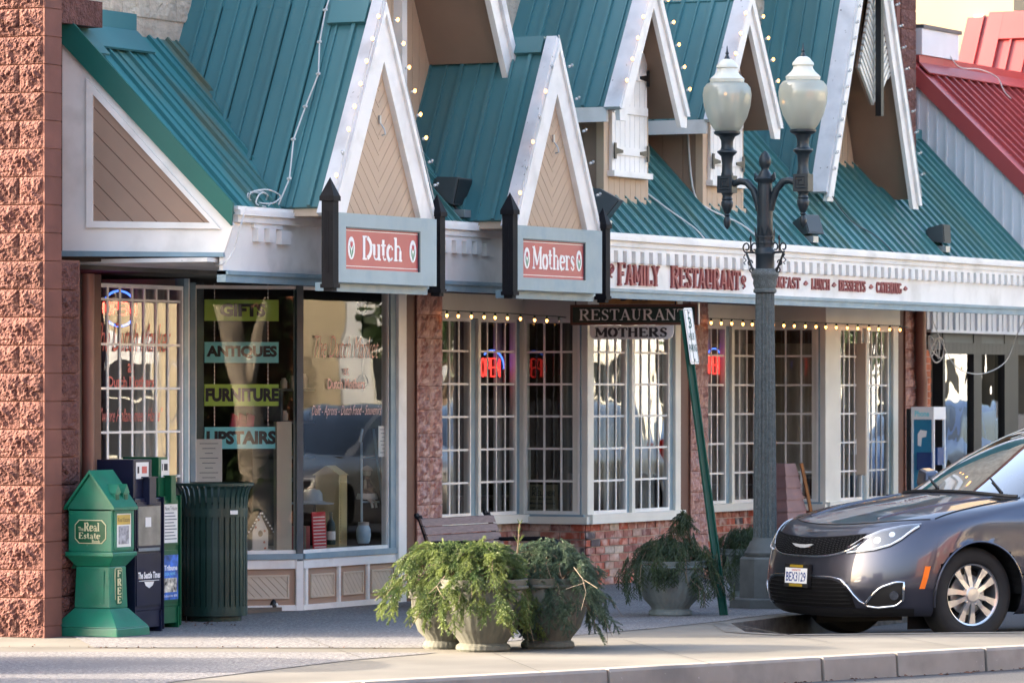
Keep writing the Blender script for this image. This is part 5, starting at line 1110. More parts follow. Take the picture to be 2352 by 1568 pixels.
# ================================================================ newspaper boxes and bin
def gloc(px, py): return GP(px, py)
# green house-shaped box; aligned with the facade. local: x along facade, y into building (front at -y)
fl = GP(150, 1462); x0 = fl.x; 
t = thing('newspaper_box', 'green plastic house-shaped real estate magazine box with gabled lid', 'newspaper box', (U(240, .62), -.62, 0))
BXf = U(258, .80)            # front left corner column of the head: gable face meets window face
def rbox(x0, x1, y0, y1, z0, z1): return MB().box(x0, x1, y0, y1, z0, z1)
hx0, hx1 = BXf, BXf + .30; hy0, hy1 = -.80, -.80 + .37; hc = ((hx0 + hx1) / 2, (hy0 + hy1) / 2)
s_h = 1.0
def fr_(a0, b0, z0, a1, b1, z1):      # frustum
    return MB().add([(hc[0] - a0, hc[1] - b0, z0), (hc[0] + a0, hc[1] - b0, z0), (hc[0] + a0, hc[1] + b0, z0), (hc[0] - a0, hc[1] + b0, z0), (hc[0] - a1, hc[1] - b1, z1), (hc[0] + a1, hc[1] - b1, z1), (hc[0] + a1, hc[1] + b1, z1), (hc[0] - a1, hc[1] + b1, z1)],
        [(0, 3, 2, 1), (4, 5, 6, 7), (0, 1, 5, 4), (1, 2, 6, 5), (2, 3, 7, 6), (3, 0, 4, 7)])
fr_(.23, .275, 0, .225, .27, .065).build('base', M['boxgreen'], t, bevel=.008); fr_(.225, .268, .066, .125, .15, .20).build('base', M['boxgreen'], t, bevel=.006)
col = fr_(.125, .15, .20, .115, .14, .50).build('column', M['boxgreen'], t, bevel=.008); fr_(.115, .14, .50, .16, .20, .575).build('neck', M['boxgreen'], t, bevel=.006)
MB().box(hc[0] - .1255, hc[0] - .122, hc[1] - .10, hc[1] + .10, .235, .47).build('recess_panel', M['boxgreen'], col)
hd = MB(); hd.box(hx0, hx1, hy0, hy1, .60, .92); hdo = hd.build('head', M['boxgreen'], t, bevel=.01)
MB().box(hx0 - .018, hx1 + .018, hy0 - .018, hy1 + .018, .572, .604).build('ledge', M['boxgreen'], t, bevel=.006)
yc = hc[1]; rf = MB()      # gable toward the side street: ridge runs along x
rf.prism([(-hy1 - .0, .90), (-hy0 + .0, .90), (-hy0 + .0, .925), (-yc, 1.155), (-hy1 - .0, .925)], (Vector((hx0, 0, 0)), -YA, ZA, -XA), -(hx1 - hx0), 0)
rf.build('gable', M['boxgreen'], t)
for d in (-1, 1):
    e = -hy0 + .025 if d > 0 else -hy1 - .025
    q = [(e, .905), (e, .925), (-yc, 1.19), (-yc, 1.165)]
    MB().prism(q if area(q) > 0 else q[::-1], (Vector((hx0, 0, 0)), -YA, ZA, -XA), -(hx1 - hx0 + .015), .02).build('roof', M['boxgreen'], t)
for k in range(2):         # little dormers on the street side roof
    xx = hx0 + .10 + .12 * k; y_ = -.80 + .02
    MB().box(xx - .032, xx + .032, y_, y_ + .1, .93, 1.03).prism([(xx - .04, 1.025), (xx + .04, 1.025), (xx, 1.09)], FRF(.785), -.12, .004).build('dormer', M['boxgreen'], t)
    rect(FRF(.78), xx - .02, xx + .02, .955, 1.015, 0, .004).build('dormer_window', M['boxdgreen'], t)
fwin = FRF(.80)
fm_ = MB()
for q in ([(hx0 + .02, .62), (hx1 - .02, .62), (hx1 - .02, .64), (hx0 + .02, .64)], [(hx0 + .02, .88), (hx1 - .02, .88), (hx1 - .02, .90), (hx0 + .02, .90)], [(hx0 + .02, .64), (hx0 + .045, .64), (hx0 + .045, .88), (hx0 + .02, .88)], [(hx1 - .045, .64), (hx1 - .02, .64), (hx1 - .02, .88), (hx1 - .045, .88)]): fm_.prism(q, fwin, 0, .012)
dr = fm_.build('door', M['boxgreen'], t)
rect(fwin, hx0 + .045, hx1 - .045, .64, .88, 0, .004).build('door_window', M['paper'], dr)
rect(fwin, hx0 + .06, hx1 - .06, .80, .87, .004, .006).build('magazine_title', mat('yellow_print', (0.55, 0.38, 0.08), .5), dr)
btext('Real Estate', fwin, hx0 + .07, hx1 - .07, .82, .85, .0065, M['ink'], dr)
rect(fwin, hx0 + .08, hx1 - .08, .66, .79, .004, .006).build('magazine', mat('grey_print', (0.30, 0.30, 0.33), .5, .5, 25), dr)
fg_ = FRC(hx0)      # gable side panel, coords (o, z)
oc = -hc[1]; q = [(oc - .125, .70), (oc - .09, .665), (oc + .10, .665), (oc + .135, .70), (oc + .135, .80), (oc + .10, .835), (oc - .09, .835), (oc - .125, .80)]
def inset(q, d):
    cx = sum(p[0] for p in q) / len(q); cy = sum(p[1] for p in q) / len(q); return [(cx + (p[0] - cx) * (1 - d / abs(.12)), cy + (p[1] - cy) * (1 - d / .085)) for p in q]
pn = MB().prism(q, fg_, .0, .006).build('emblem_panel', M['gold'], t); MB().prism(inset(q, .006), fg_, .006, .008).build('emblem_field', M['boxdgreen'], pn)
serif('Real', fg_, oc - .045, oc + .085, .755, .815, .0085, M['gold'], pn, tk=.2, tn=.08, one=True, name='lettering') 
serif('Estate', fg_, oc - .09, oc + .09, .70, .745, .0085, M['gold'], pn, tk=.2, tn=.08, one=True, name='lettering')
btext('The', fg_, oc - .095, oc - .05, .755, .785, .0085, M['gold'], pn, bold=.01); btext('Book', fg_, oc + .02, oc + .09, .672, .693, .0085, M['gold'], pn, bold=.02)
ffr = FRF(-hc[1] + .132)
mb = MB(); cx = hc[0] - .0
q = [(cx - .05, .235), (cx - .035, .22), (cx + .035, .22), (cx + .05, .235), (cx + .05, .475), (cx + .035, .49), (cx - .035, .49), (cx - .05, .475)]
fpn = MB().prism(q, FRF(-hc[1] + .140), -.004, .008).build('free_panel', M['gold'], t); MB().prism([(cx + (p[0] - cx) * .88, .355 + (p[1] - .355) * .965) for p in q], FRF(-hc[1] + .149), 0, .001).build('free_field', M['boxdgreen'], fpn)
for i, ch in enumerate('FREE'): serif(ch, FRF(-hc[1] + .151), cx - .027, cx + .027, .425 - .063 * i, .475 - .063 * i, 0, M['gold'], fpn, tk=.25, tn=.12, one=True)
MB().box(hc[0] - .03, hc[0] + .03, hy1 - .03, hy1 + .05, .48, .56).build('lug', M['boxgreen'], t)
# blue plastic box behind it
q0 = Vector((U(296, .50) - .10, -.50, 0)); t = thing('newspaper_box', 'bright blue plastic newspaper stand half hidden behind the green house-shaped box', 'newspaper box', q0)
mb = MB().box(-.14, .08, -.16, .12, .10, .72); mb.build('body', M['boxblue'], t, world=False, bevel=.03); MB().box(-.16, .09, -.18, .14, 0, .10).build('base', M['boxblue'], t, world=False, bevel=.02)
MB().box(-.12, .06, -.14, .08, .72, .80).build('head', M['boxblue'], t, world=False, bevel=.03)
def coin_box(px0, px1, o, htop, m, label, kind):
    x0, x1 = U(px0, o), U(px1, o); w_ = x1 - x0; t = thing('newspaper_box', label, 'newspaper box', (x0, -o, 0)); d = .40
    def B(name, a, b, c, e, z0, z1, mm=m, par=t, **k): return MB().box(a, b, c, e, z0, z1).build(name, mm, par, world=False, **k)
    B('leg', 0, .02, 0, d, 0, .16); B('leg', w_ - .02, w_, 0, d, 0, .16)
    B('cabinet', 0, w_, .01, d, .16, .98, bevel=.006); B('kick_panel', .02, w_ - .02, .012, .03, .04, .16)
    B('side_flange', -.008, .0, -.012, d, .02, .985); B('side_flange', w_, w_ + .008, -.012, d, .02, .985)
    dr = B('door', .03, w_ - .03, -.006, .01, .62, .95)
    B('door_window', .045, w_ - .045, -.010, -.006, .635, .92, M['boxpane'] if kind == 'blue' else M['paper'], dr)
    if kind == 'green':
        for i in range(9): B('newsprint_line', .06, w_ - .06 - .02 * (i % 3), -.0125, -.0105, .66 + .024 * i, .668 + .024 * i, M['lampgrey'], dr)
        f_ = (Vector((x0, -o, 0)), XA, ZA, -YA); btext('News Tribune', f_, .06, w_ - .06, .875, .905, .013, M['ink'], dr)
    else: B('paper_card', w_ * .35, w_ * .55, -.0125, -.0105, .77, .84, M['paper'], dr)
    B('lower_door', .03, w_ - .03, -.004, .01, .20, .58)
    tb = B('coin_unit', .04, w_ - .10 if kind != 'green' else w_ - .12, .03, d - .06, .98, htop, bevel=.004)
    B('coin_housing', w_ * .42, w_ * .66, -.03, .03, .93, 1.13, bevel=.004); B('coin_card', .075, w_ * .62, .026, .030, 1.12, htop - .02, M['paper'], tb)
    B('card_print', .09, w_ * .28, .0235, .0255, htop - .10, htop - .05, M['ink'], tb); B('card_print', w_ * .38, w_ * .55, .0235, .0255, htop - .10, htop - .05, M['redscript'] if kind == 'blue' else M['ink'], tb)
    B('handle', w_ * .36, w_ * .7, -.035, .028, 1.125, 1.135, m, tb)
    f_ = (Vector((x0, -o, 0)), XA, ZA, -YA)
    if kind == 'blue':
        btext('The Seattle Times', f_, .045, w_ - .045, .395, .445, .008, M['signwhite'], t, bold=.035, shear=.1)
        B('wing_line', .06, w_ - .06, -.008, -.0045, .378, .382, M['signwhite'])
        MB().add([(w_ / 2 - .07, -.008, .372), (w_ / 2 + .07, -.008, .372), (w_ / 2 + .05, -.008, .345), (w_ / 2, -.008, .325), (w_ / 2 - .05, -.008, .345)], [(0, 1, 2, 3, 4)][::1]).build('eagle_emblem', M['paper'], t, world=False)
        B('label_strip', .05, w_ - .05, -.008, -.0045, .595, .618, M['lampgrey'])
    else:
        pn = B('advert', .035, w_ - .035, -.010, -.0045, .215, .545, mat('blue_poster', (0.03, 0.12, 0.45), .4, .6, 14))
        btext('Tribune', f_, .05, w_ - .05, .43, .47, .0105, M['signwhite'], pn, bold=.03); btext('LOCAL NEWS', f_, .05, w_ - .08, .395, .415, .0105, M['aqua'], pn)
        B('advert_photo', .05, w_ - .06, -.0125, -.0105, .27, .375, mat('poster_photo', (0.45, 0.42, 0.35), .5, .9, 22), pn); btext('Subscribe 800', f_, .05, w_ - .05, .235, .252, .0105, M['signwhite'], pn)
    return t
M['boxpane'] = mat('scratched_plastic_window', (0.21, 0.20, 0.175), 0.35, 0.25, 6)
coin_box(308, 373, .72, 1.26, M['boxnavy'], 'navy coin newspaper box with white title lettering and scratched plastic window', 'blue')
coin_box(366, 412, .54, 1.27, M['boxdgreen'], 'dark green coin newspaper box with blue poster on its lower door', 'green')
# litter bin
bc = GP(492, 1425); t = thing('litter_bin', 'dark green slatted metal litter bin with flared rim', 'litter bin', (bc.x, bc.y - .0, 0))
k_ = 1 / 306.0; Rb = 78 * k_
MB().lathe([(Rb * .82, .0), (Rb * .82, .04)], n=40).build('base_ring', M['bingreen'], t, world=False)
MB().lathe([(Rb * .985, .045), (Rb * 1.0, .045), (Rb * 1.0, .115), (Rb * .985, .115)], n=48, cap=False).build('lower_band', M['bingreen'], t, world=False, smooth=True)
bd = MB().lathe([(Rb * .985, .80), (Rb * 1.01, .80), (Rb * 1.01, .865), (Rb * .985, .865)], n=48, cap=False).build('upper_band', M['bingreen'], t, world=False, smooth=True)
MB().lathe([(Rb * 1.17, 1.035), (Rb * 1.19, 1.035), (Rb * 1.19, 1.055), (Rb * 1.14, 1.058)], n=48, cap=False).build('rim', M['bingreen'], t, world=False, smooth=True)
MB().lathe([(Rb * .90, .05), (Rb * .90, .88), (Rb * .86, .90)], n=40, cap=False).build('liner', M['bingreen'], t, world=False, smooth=True)
NS = 34
sl_me = None
for i in range(NS):
    if sl_me is None:
        mb = MB(); w2 = .017
        pr = [(Rb * .97, .05), (Rb * .97, .80), (Rb * .975, .88), (Rb * .995, .95), (Rb * 1.06, 1.01), (Rb * 1.17, 1.045)]
        for (r_, z) in pr: mb.v += [(r_, -w2, z), (r_ + .006, -w2, z), (r_ + .006, w2, z), (r_, w2, z)]
        for j in range(len(pr) - 1): mb.f += [(j * 4 + a, j * 4 + (a + 1) % 4, j * 4 + 4 + (a + 1) % 4, j * 4 + 4 + a) for a in range(4)]
        sl_me = mb.mesh('slat', M['bingreen'])
    o_ = new_obj('slat', sl_me); o_.parent = t; o_.rotation_euler = (0, 0, 2 * math.pi * i / NS)
o_ = MB().box(-.035, .035, -Rb * 1.02 - .002, -Rb * 1.02 + .0, .82, .85).build('sticker', M['paper'], t, world=False); o_.rotation_euler = (0, 0, R(-25))
# ================================================================ bench
bx = U(985, .55); t = thing('bench', 'park bench with brown slats and black cast iron arms against the wall', 'bench', (bx, -.45, 0))
x0, x1 = U(975, .42), U(1138, .42); bl = x1 - x0; x0b = x0
def BB(mb, name, m, par=t): return mb.build(name, M[m], par)
for i in range(5):
    z = .50 + i * .083; y = -.50 + .028 * i * 1.0
    BB(MB().obox(((x0 + x1) / 2, y + .08, z + .035), XA, Vector((0, .95, .3)).normalized(), Vector((0, .3, .95)).normalized(), bl / 2, .010, .036), 'back_slat', 'benchwood')
for i in range(5):
    y = -.50 - i * .082; BB(MB().box(x0, x1, y - .035, y + .035, .415 - .006 * abs(i - 2), .44 - .006 * abs(i - 2)), 'seat_slat', 'benchwood')
for x in (x0 + .04, x1 - .04):
    e = Vector((0, 0, 0)); up = [(x, -.42, .42), (x, -.36, .62), (x, -.29, .86), (x, -.27, .92), (x, -.25, .90)]
    ef = MB(); ef.tube(up, [.024, .022, .022, .026, .022], 8); ef.tube([(x, -.44, .42), (x, -.66, .40), (x, -.90, .42)], .02, 8)
    ef.tube([(x, -.88, .42), (x, -.84, .22), (x, -.92, .0)], .022, 8); ef.tube([(x, -.44, .42), (x, -.46, .2), (x, -.36, 0)], .022, 8)
    BB(ef, 'end_frame', 'blackpost'); BB(MB().tube([(x, -.34, .66), (x, -.55, .665), (x, -.78, .67), (x, -.90, .64), (x, -.95, .57), (x, -.93, .49), (x, -.88, .43)], [.02, .022, .026, .026, .024, .02, .018], 8).tube([(x, -.80 + .045 * math.cos(R(a)), .54 + .045 * math.sin(R(a))) for a in range(-180, 120, 30)], .012, 6), 'armrest', 'blackpost')
    BB(MB().tube([(x - .0, -.24, .925), (x - .0, -.26, .93)], .03, 10), 'knob', 'blackpost')
t.scale = (1, 1, .81); t.location = (bx + U(985, 1.0) - U(985, .5) + .16, -.45 - .5, 0)
# small ground spotlight by the shop
p = GP(628, 1402); t = thing('ground_spotlight', 'tiny black spotlight on the pavement by the shop base panels', 'spotlight', p)
MB().lathe([(.015, 0), (.03, .012), (.034, .045), (.022, .075), (.008, .09), (0, .10)], p, 12).build('body', M['black'], t, smooth=True); MB().tube([p + Vector((0, -.03, .05)), p + Vector((.0, -.036, .052))], .014, 8).build('lens', M['paper'], t)

# ================================================================ pay phone
px0, px1 = U(2097, .62), U(2150, .62)
fp_ = PT(2150, 1130, .62); t = thing('pay_phone', 'white and blue pay phone kiosk beside the brick corner', 'pay phone', (px0, -.4, 0))
xk = U(2148, .62); zt_, zb_ = ZP(2140, 934, .62), .35
MB().box(xk - .04, xk + .30, -.62, -.37, zt_ - .13, zt_).build('header', M['signwhite'], t); btext('Phone', FRC(xk - .041), .41, .57, zt_ - .10, zt_ - .04, 0, M['aqua'], t, bold=.04)
for (a, b) in ((-.62, -.595), (-.395, -.37)): MB().box(xk - .035, xk - .01, a, b, zb_, zt_ - .13).build('post', M['signwhite'], t)
MB().box(xk + .27, xk + .295, -.62, -.595, zb_, zt_ - .13).build('post', M['signwhite'], t)
M['phoneblue'] = mat('phone_blue_panel', (0.02, 0.19, 0.33), 0.3, 0.05)
MB().box(xk - .028, xk - .016, -.595, -.395, zb_, zt_ - .13).build('side_panel', M['phoneblue'], t); MB().box(xk, xk + .27, -.41, -.37, zb_, zt_ - .13).build('back_panel', M['phoneblue'], t)
MB().prism([(.44, 1.20), (.475, 1.19), (.485, 1.28), (.53, 1.29), (.54, 1.35), (.47, 1.36), (.44, 1.32)][::1], FRC(xk - .028), 0, .004).build('handset_symbol', M['signwhite'], t)
MB().box(xk + .02, xk + .2, -.64, -.4, 1.0, 1.18).build('phone_unit', M['boxblue'], t); MB().box(xk - .06, xk - .028, -.60, -.44, .95, 1.13).build('directory_holder', M['boxblue'], t)
MB().box(xk, xk + .25, -.58, -.40, 0, .35).build('pedestal', M['galv'], t)
MB().box(U(2090, .36), U(2096, .36), -.36, -.32, .2, 1.58).build('backing_post', M['black'], t)
# ================================================================ planters with evergreen boughs
def planter(px, py, label, sc=1.0, m='pot', rim=True, tall=.46):
    p = GP(px, py); t = thing('planter', label, 'planter', p)
    h = tall * sc; R0 = .27 * sc
    prof = [(R0 * .62, 0), (R0 * .66, .015), (R0 * .64, .04), (R0 * .56, .055), (R0 * .60, .075), (R0 * .80, h * .30), (R0 * .95, h * .55), (R0 * 1.0, h * .75), (R0 * 1.0, h * .86)]
    MB().lathe(prof, n=96, flute=28, fd=.028).build('bowl', M[m], t, world=False, smooth=True)
    MB().lathe([(R0 * 1.0, h * .86), (R0 * 1.07, h * .875), (R0 * 1.08, h * .90), (R0 * 1.02, h * .915), (R0 * 1.05, h * .97), (R0 * 1.07, h), (R0 * .93, h), (R0 * .92, h * .9), (0, h * .9)], n=48).build('rim', M[m], t, world=False, smooth=True, ang=30)
    MB().lathe([(R0 * .92, h * .905), (0, h * .93)], n=24).build('soil', M['soil'], t, world=False)
    return p + ZA * h * .9, R0
def needle_mesh(name, kind, seed):
    """one twig with needles, length ~.14 along +x"""
    r = random.Random(seed); mb = MB(); Ln = .15 if kind == 'fir' else .17
    tw = [(Ln * i / 5, 0, -.012 * (i / 5) ** 2) for i in range(6)]; v0 = []
    n = 40 if kind == 'fir' else 30
    for i in range(n):
        s_ = .05 + .95 * i / n; base = Vector((Ln * s_, 0, -.012 * s_ * s_))
        for k in range(5 if kind == 'fir' else 2):
            if kind == 'fir': a = r.uniform(0, 6.283); nl = .017 * (1 - .35 * s_) * r.uniform(.75, 1.15); d = Vector((.55 + .3 * s_, math.cos(a) * .85, math.sin(a) * .6)).normalized(); w_ = .0014
            else: a = (0 if k else math.pi) + r.uniform(-.3, .3); nl = .055 * (1 - .75 * s_) * r.uniform(.8, 1.2) + .006; d = Vector((.8, math.cos(a) * .6, math.sin(a) * .3 - .25)).normalized(); w_ = .0026
            sd = d.cross(Vector((r.uniform(-1, 1), r.uniform(-1, 1), r.uniform(-1, 1)))).normalized() * w_
            mb.add([base - sd, base + sd, base + d * nl + sd * .5, base + d * nl - sd * .5], [(0, 1, 2, 3)])
    return mb
import numpy as np
def _spray(kind, seed):
    """a flat spray: main shoot with side shoots, all set with needles; +x is the growing direction, returns (k,4,3) quads"""
    r = random.Random(seed); Q = []
    def shoot(o, d, L_, nn, nl, w_):
        d = d.normalized(); n = max(4, int(L_ / nn))
        for i in range(n):
            s_ = (i + .5) / n; base = o + d * (L_ * s_) - ZA * (.10 * L_ * s_ * s_)
            for k in range(6 if kind == 'fir' else 3):
                a = r.uniform(0, 6.283); side = d.orthogonal().normalized(); s2 = d.cross(side)
                if kind == 'fir': dd = (d * (.55 + .5 * s_) + side * math.cos(a) * .8 + s2 * math.sin(a) * .8).normalized(); ln = nl * (1 - .3 * s_) * r.uniform(.7, 1.15)
                else: dd = (d * .9 + side * math.cos(a) * .45 + s2 * math.sin(a) * .45 - ZA * .25).normalized(); ln = nl * (1 - .5 * s_) * r.uniform(.7, 1.2)
                sd = dd.cross(Vector((r.uniform(-1, 1), r.uniform(-1, 1), r.uniform(-1, 1)))).normalized() * w_
                Q.append([(base - sd)[:], (base + sd)[:], (base + dd * ln + sd * .4)[:], (base + dd * ln - sd * .4)[:]])
    if kind == 'fir':
        shoot(Vector((0, 0, 0)), Vector((1, 0, 0)), .17, .0060, .023, .0021)
        for (x, sg) in ((.03, 1), (.05, -1), (.085, 1), (.105, -1)): shoot(Vector((x, 0, 0)), Vector((.75, sg * .7, r.uniform(-.25, .15))), .085 * (1.2 - x * 4), .0064, .021, .0021)
    else:
        shoot(Vector((0, 0, 0)), Vector((1, 0, 0)), .18, .008, .030, .0026)
        for k in range(8): x = .02 + .018 * k; shoot(Vector((x, 0, -.01 * k * .3)), Vector((.7, (1 if k % 2 else -1) * .7, -.2)), .08 * (1.15 - x * 3.5), .008, .024, .0024)
    return np.array(Q)
def bush(c, rad, label, seed, kind='fir', m='fir', n=120, reach=.50, up=.22, down=.28, bias=(0, 0), name='evergreen_bough', group=None, tw=26):
    r = random.Random(seed); c = Vector(c); t = thing(name, label, 'plant', c); lib = [_spray(kind, seed * 5 + i) for i in range(4)]; A = []; st = MB()
    b = Vector((bias[0], bias[1], 0))
    for i in range(n):
        a = r.uniform(0, 6.283); f = r.random() ** .7; h = Vector((math.cos(a), math.sin(a), 0)); lob = 1 + .16 * math.sin(3 * a + seed) + .10 * math.sin(7 * a + seed * 2)
        k = 1 + h.dot(b) * .9
        rr = reach * f * lob * k; dep = r.uniform(.72, 1.0)
        z = up * math.sqrt(max(0, 1 - f * f)) * dep - down * max(0, f - .35) ** 1.5 * 1.9 * r.uniform(.5, 1.12) * (1 if k > .8 else .6) + r.uniform(-.02, .03)
        p = c + h * rr * dep + ZA * z + b * .05
        ang = -(.25 + 1.0 * f) + r.gauss(0, .30) if kind == 'fir' else -(.5 + .9 * f) + r.gauss(0, .25)
        yaw = a + r.gauss(0, .5); x = Vector((math.cos(yaw) * math.cos(ang), math.sin(yaw) * math.cos(ang), math.sin(ang)))
        y = ZA.cross(x); y = y.normalized() if y.length > 1e-4 else x.orthogonal().normalized(); zz = x.cross(y); ro = r.gauss(0, .5); y2 = y * math.cos(ro) + zz * math.sin(ro); z2 = x.cross(y2)
        sc = r.uniform(.6, 1.05); R_ = np.array([list(x), list(y2), list(z2)]) * sc
        A.append(lib[r.randrange(4)] @ R_ + np.array(p - x * .06))
        if i % 6 == 0:
            q0 = c + h * rad * .3; st.tube([q0, q0.lerp(p, .5) + ZA * .06 * (1 - f), p, p + x * .14], [.006, .004, .003, .001], 4, False)
    Vn = np.concatenate(A).reshape(-1, 3).astype(np.float32); k = len(Vn) // 4
    me = bpy.data.meshes.new('foliage'); me.vertices.add(len(Vn)); me.vertices.foreach_set('co', Vn.ravel()); me.loops.add(4 * k); me.loops.foreach_set('vertex_index', np.arange(4 * k, dtype=np.int32))
    me.polygons.add(k); me.polygons.foreach_set('loop_start', np.arange(0, 4 * k, 4, dtype=np.int32)); me.update(calc_edges=True); me.materials.append(M[m]); setp(new_obj('foliage', me), t)
    st.build('twig', M['twig'], t); return t
def bare_twigs(c, pts, label):
    t = thing('bare_twig', label, 'twig', c); mb = MB()
    for q in pts: mb.tube(q, [.003, .0022, .0014][:len(q)] if len(q) < 4 else .0022, 5, False)
    mb.build('twig', M['twig_pale'], t)
M['twig_pale'] = mat('pale_dry_twig', (0.34, 0.27, 0.19), 0.8)
# front cluster of three, the middle one on the pavement, and one behind the lamp
pB = planter(1110, 1494, 'front concrete planter at the middle of the trio by the kerb', 1.06, 'pot')
pA = planter(1022, 1488, 'concrete planter tucked behind the left of the front planter trio', .86, 'pot')
pC = planter(1258, 1487, 'right concrete planter of the front trio in full shade', 1.05, 'pot')
pD = planter(1540, 1413, 'blue-grey concrete planter with rim beside the leaning sign post', .98, 'pot_d', tall=.44)
pE = planter(1722, 1370, 'concrete planter hidden behind the street lamp', .9, 'pot_d')
rr_ = Vector((_r.x, _r.y))
bush(pB[0] + ZA * .01, .25, 'sunlit yellow-green fir boughs spilling over the front planter', 3, 'fir', 'fir', n=430, reach=.46, up=.26, down=.34, bias=tuple(rr_ * -.14))
bush(pA[0] + ZA * .14, .22, 'bright green fir boughs leaning left above the rear planter of the trio', 5, 'fir', 'fir', n=260, reach=.43, up=.20, down=.30, bias=tuple(rr_ * -.22))
bush(pC[0] + ZA * .0, .25, 'blue-green fir boughs drooping right over the shaded planter of the trio', 8, 'fir', 'fir_blue', n=380, reach=.47, up=.27, down=.34, bias=tuple(rr_ * .12))
bush(pD[0] - ZA * .01, .24, 'dark cedar fronds drooping around the planter beside the leaning sign post', 12, 'cedar', 'cedar', n=240, reach=.50, up=.20, down=.25)
bush(pE[0], .24, 'dark cedar fronds partly hidden by the street lamp base', 15, 'cedar', 'cedar', n=170, reach=.44, up=.20, down=.22)
lB_ = (pB[0].x - X0) * CA + (pB[0].y + D) * SA - .42
bare_twigs(CP(1000, 1350, lB_), [[CP(1022, 1322, lB_ + .1), CP(1003, 1345, lB_), CP(985, 1362, lB_)], [CP(1003, 1345, lB_), CP(1012, 1362, lB_ - .02), CP(1022, 1376, lB_)]], 'forked pale bare twigs on the left of the front planter boughs')
bare_twigs(CP(1340, 1320, lB_ + .3), [[CP(1318, 1302, lB_ + .35), CP(1338, 1328, lB_ + .25), CP(1346, 1360, lB_ + .2), CP(1335, 1400, lB_ + .2)], [CP(1340, 1330, lB_ + .25), CP(1372, 1350, lB_ + .2)], [CP(1342, 1338, lB_ + .25), CP(1300, 1352, lB_ + .2)]], 'forked pale bare branches on the right of the shaded planter boughs')
# single upright sprigs that stand out of the front boughs
def sprig(base, top, label, m, seed, lean=.0):
    r = random.Random(seed); t = thing('upright_sprig', label, 'plant', base); d = (top - base); n = max(3, int(d.length / .05)); V, Fc = [], []
    for i in range(n + 1):
        p = base + d * i / n
        for k in range(4):
            a = r.uniform(0, 6.283); x = (d.normalized() * .9 + Vector((math.cos(a), math.sin(a), 0)) * .5); tw = needle_mesh('s', 'fir', seed + k); sc = .5 * (1.15 - .6 * i / n)
            x.normalize(); y = ZA.cross(x).normalized(); z = x.cross(y); b = len(V)
            V.extend([(p + x * (v[0] * sc) + y * (v[1] * sc) + z * (v[2] * sc))[:] for v in tw.v]); Fc.extend([tuple(q + b for q in f) for f in tw.f])
    me = bpy.data.meshes.new('foliage'); me.from_pydata(V, [], Fc); me.materials.append(M[m]); setp(new_obj('foliage', me), t); MB().tube([base, top], .005, 5).build('twig', M['twig'], t)
lB = (pB[0].x - X0) * CA + (pB[0].y + D) * SA
sprig(CP(1188, 1270, lB + .2), CP(1194, 1204, lB + .2), 'upright fir sprig standing up in front of the bench arm', 'fir', 2)
lD = (pD[0].x - X0) * CA + (pD[0].y + D) * SA
bush(CP(1568, 1262, lD + .05), .08, 'taller cedar tuft rising in the middle of the planter beside the leaning sign post', 21, 'cedar', 'cedar', n=34, reach=.13, up=.30, down=.05, name='cedar_tuft')
# ================================================================ minivan
M['paint'] = mat('granite_metallic_paint', (0.066, 0.070, 0.098), 0.32, 0.03, 3, metal=0.75, coat=1.0, crough=0.03)
M['paint_blue'] = mat('blue_metallic_paint', (0.16, 0.26, 0.46), 0.3, 0.03, 3, metal=0.6, coat=1.0)
M['paint_silver'] = mat('silver_metallic_paint', (0.50, 0.49, 0.46), 0.3, 0.03, 3, metal=0.6, coat=1.0)
M['paint_white'] = mat('white_car_paint', (0.7, 0.7, 0.7), 0.3, 0.03, 3, coat=1.0)
M['tyre'] = mat('tyre_rubber', (0.018, 0.018, 0.019), 0.75, 0.2, 8, 0.2, 60, 0.002)
M['rim'] = mat('painted_alloy', (0.60, 0.61, 0.63), 0.28, 0.03, metal=0.85)
M['grilleblack'] = mat('grille_black', (0.006, 0.006, 0.007), 0.8, 0.1, spec=.1)
M['plastic'] = mat('black_plastic', (0.010, 0.010, 0.011), 0.5, 0.1)
M['headlamp'] = mat('headlamp_reflector', (0.26, 0.28, 0.32), 0.2, 0.4, 25, metal=0.9)
M['lampclear'] = glass('lamp_lens', (0.85, 0.87, 0.9), 2.0, 0.08, 0)
M['amber'] = mat('amber_lens', (0.85, 0.18, 0.02), 0.25, 0.05, emit=None)
M['redlens'] = mat('red_tail_lens', (0.5, 0.01, 0.01), 0.2, 0.05)
KEYS = [  # xf, zf, W, zside, a, n, xr
 (.80, .19, .90, .21, .62, 2.7, -4.05), (.90, .25, .955, .26, .74, 2.6, -4.14), (.965, .38, .985, .39, .80, 2.5, -4.17), (.97, .50, 1.0, .52, .82, 2.45, -4.17),
 (.95, .64, 1.005, .66, .84, 2.4, -4.12), (.92, .74, 1.0, .77, .86, 2.35, -4.08), (.87, .81, .995, .86, .88, 2.3, -4.06), (.76, .875, .985, .93, .86, 2.3, -4.05),
 (.52, .95, .960, .985, .80, 2.35, -4.04), (.22, 1.02, .935, 1.025, .68, 2.45, -4.03), (-.10, 1.075, .905, 1.06, .54, 2.6, -4.02), (-.36, 1.115, .885, 1.085, .42, 2.8, -4.0),
 (-.42, 1.13, .878, 1.10, .42, 2.8, -3.98), (-.80, 1.34, .825, 1.33, .46, 2.7, -3.86), (-1.18, 1.535, .76, 1.52, .52, 2.6, -3.74), (-1.46, 1.65, .70, 1.63, .60, 2.5, -3.64),
 (-1.62, 1.70, .64, 1.69, .66, 2.4, -3.56), (-1.85, 1.735, .50, 1.735, .6, 2.3, -3.40), (-2.3, 1.75, .10, 1.75, .3, 2.2, -2.9)]
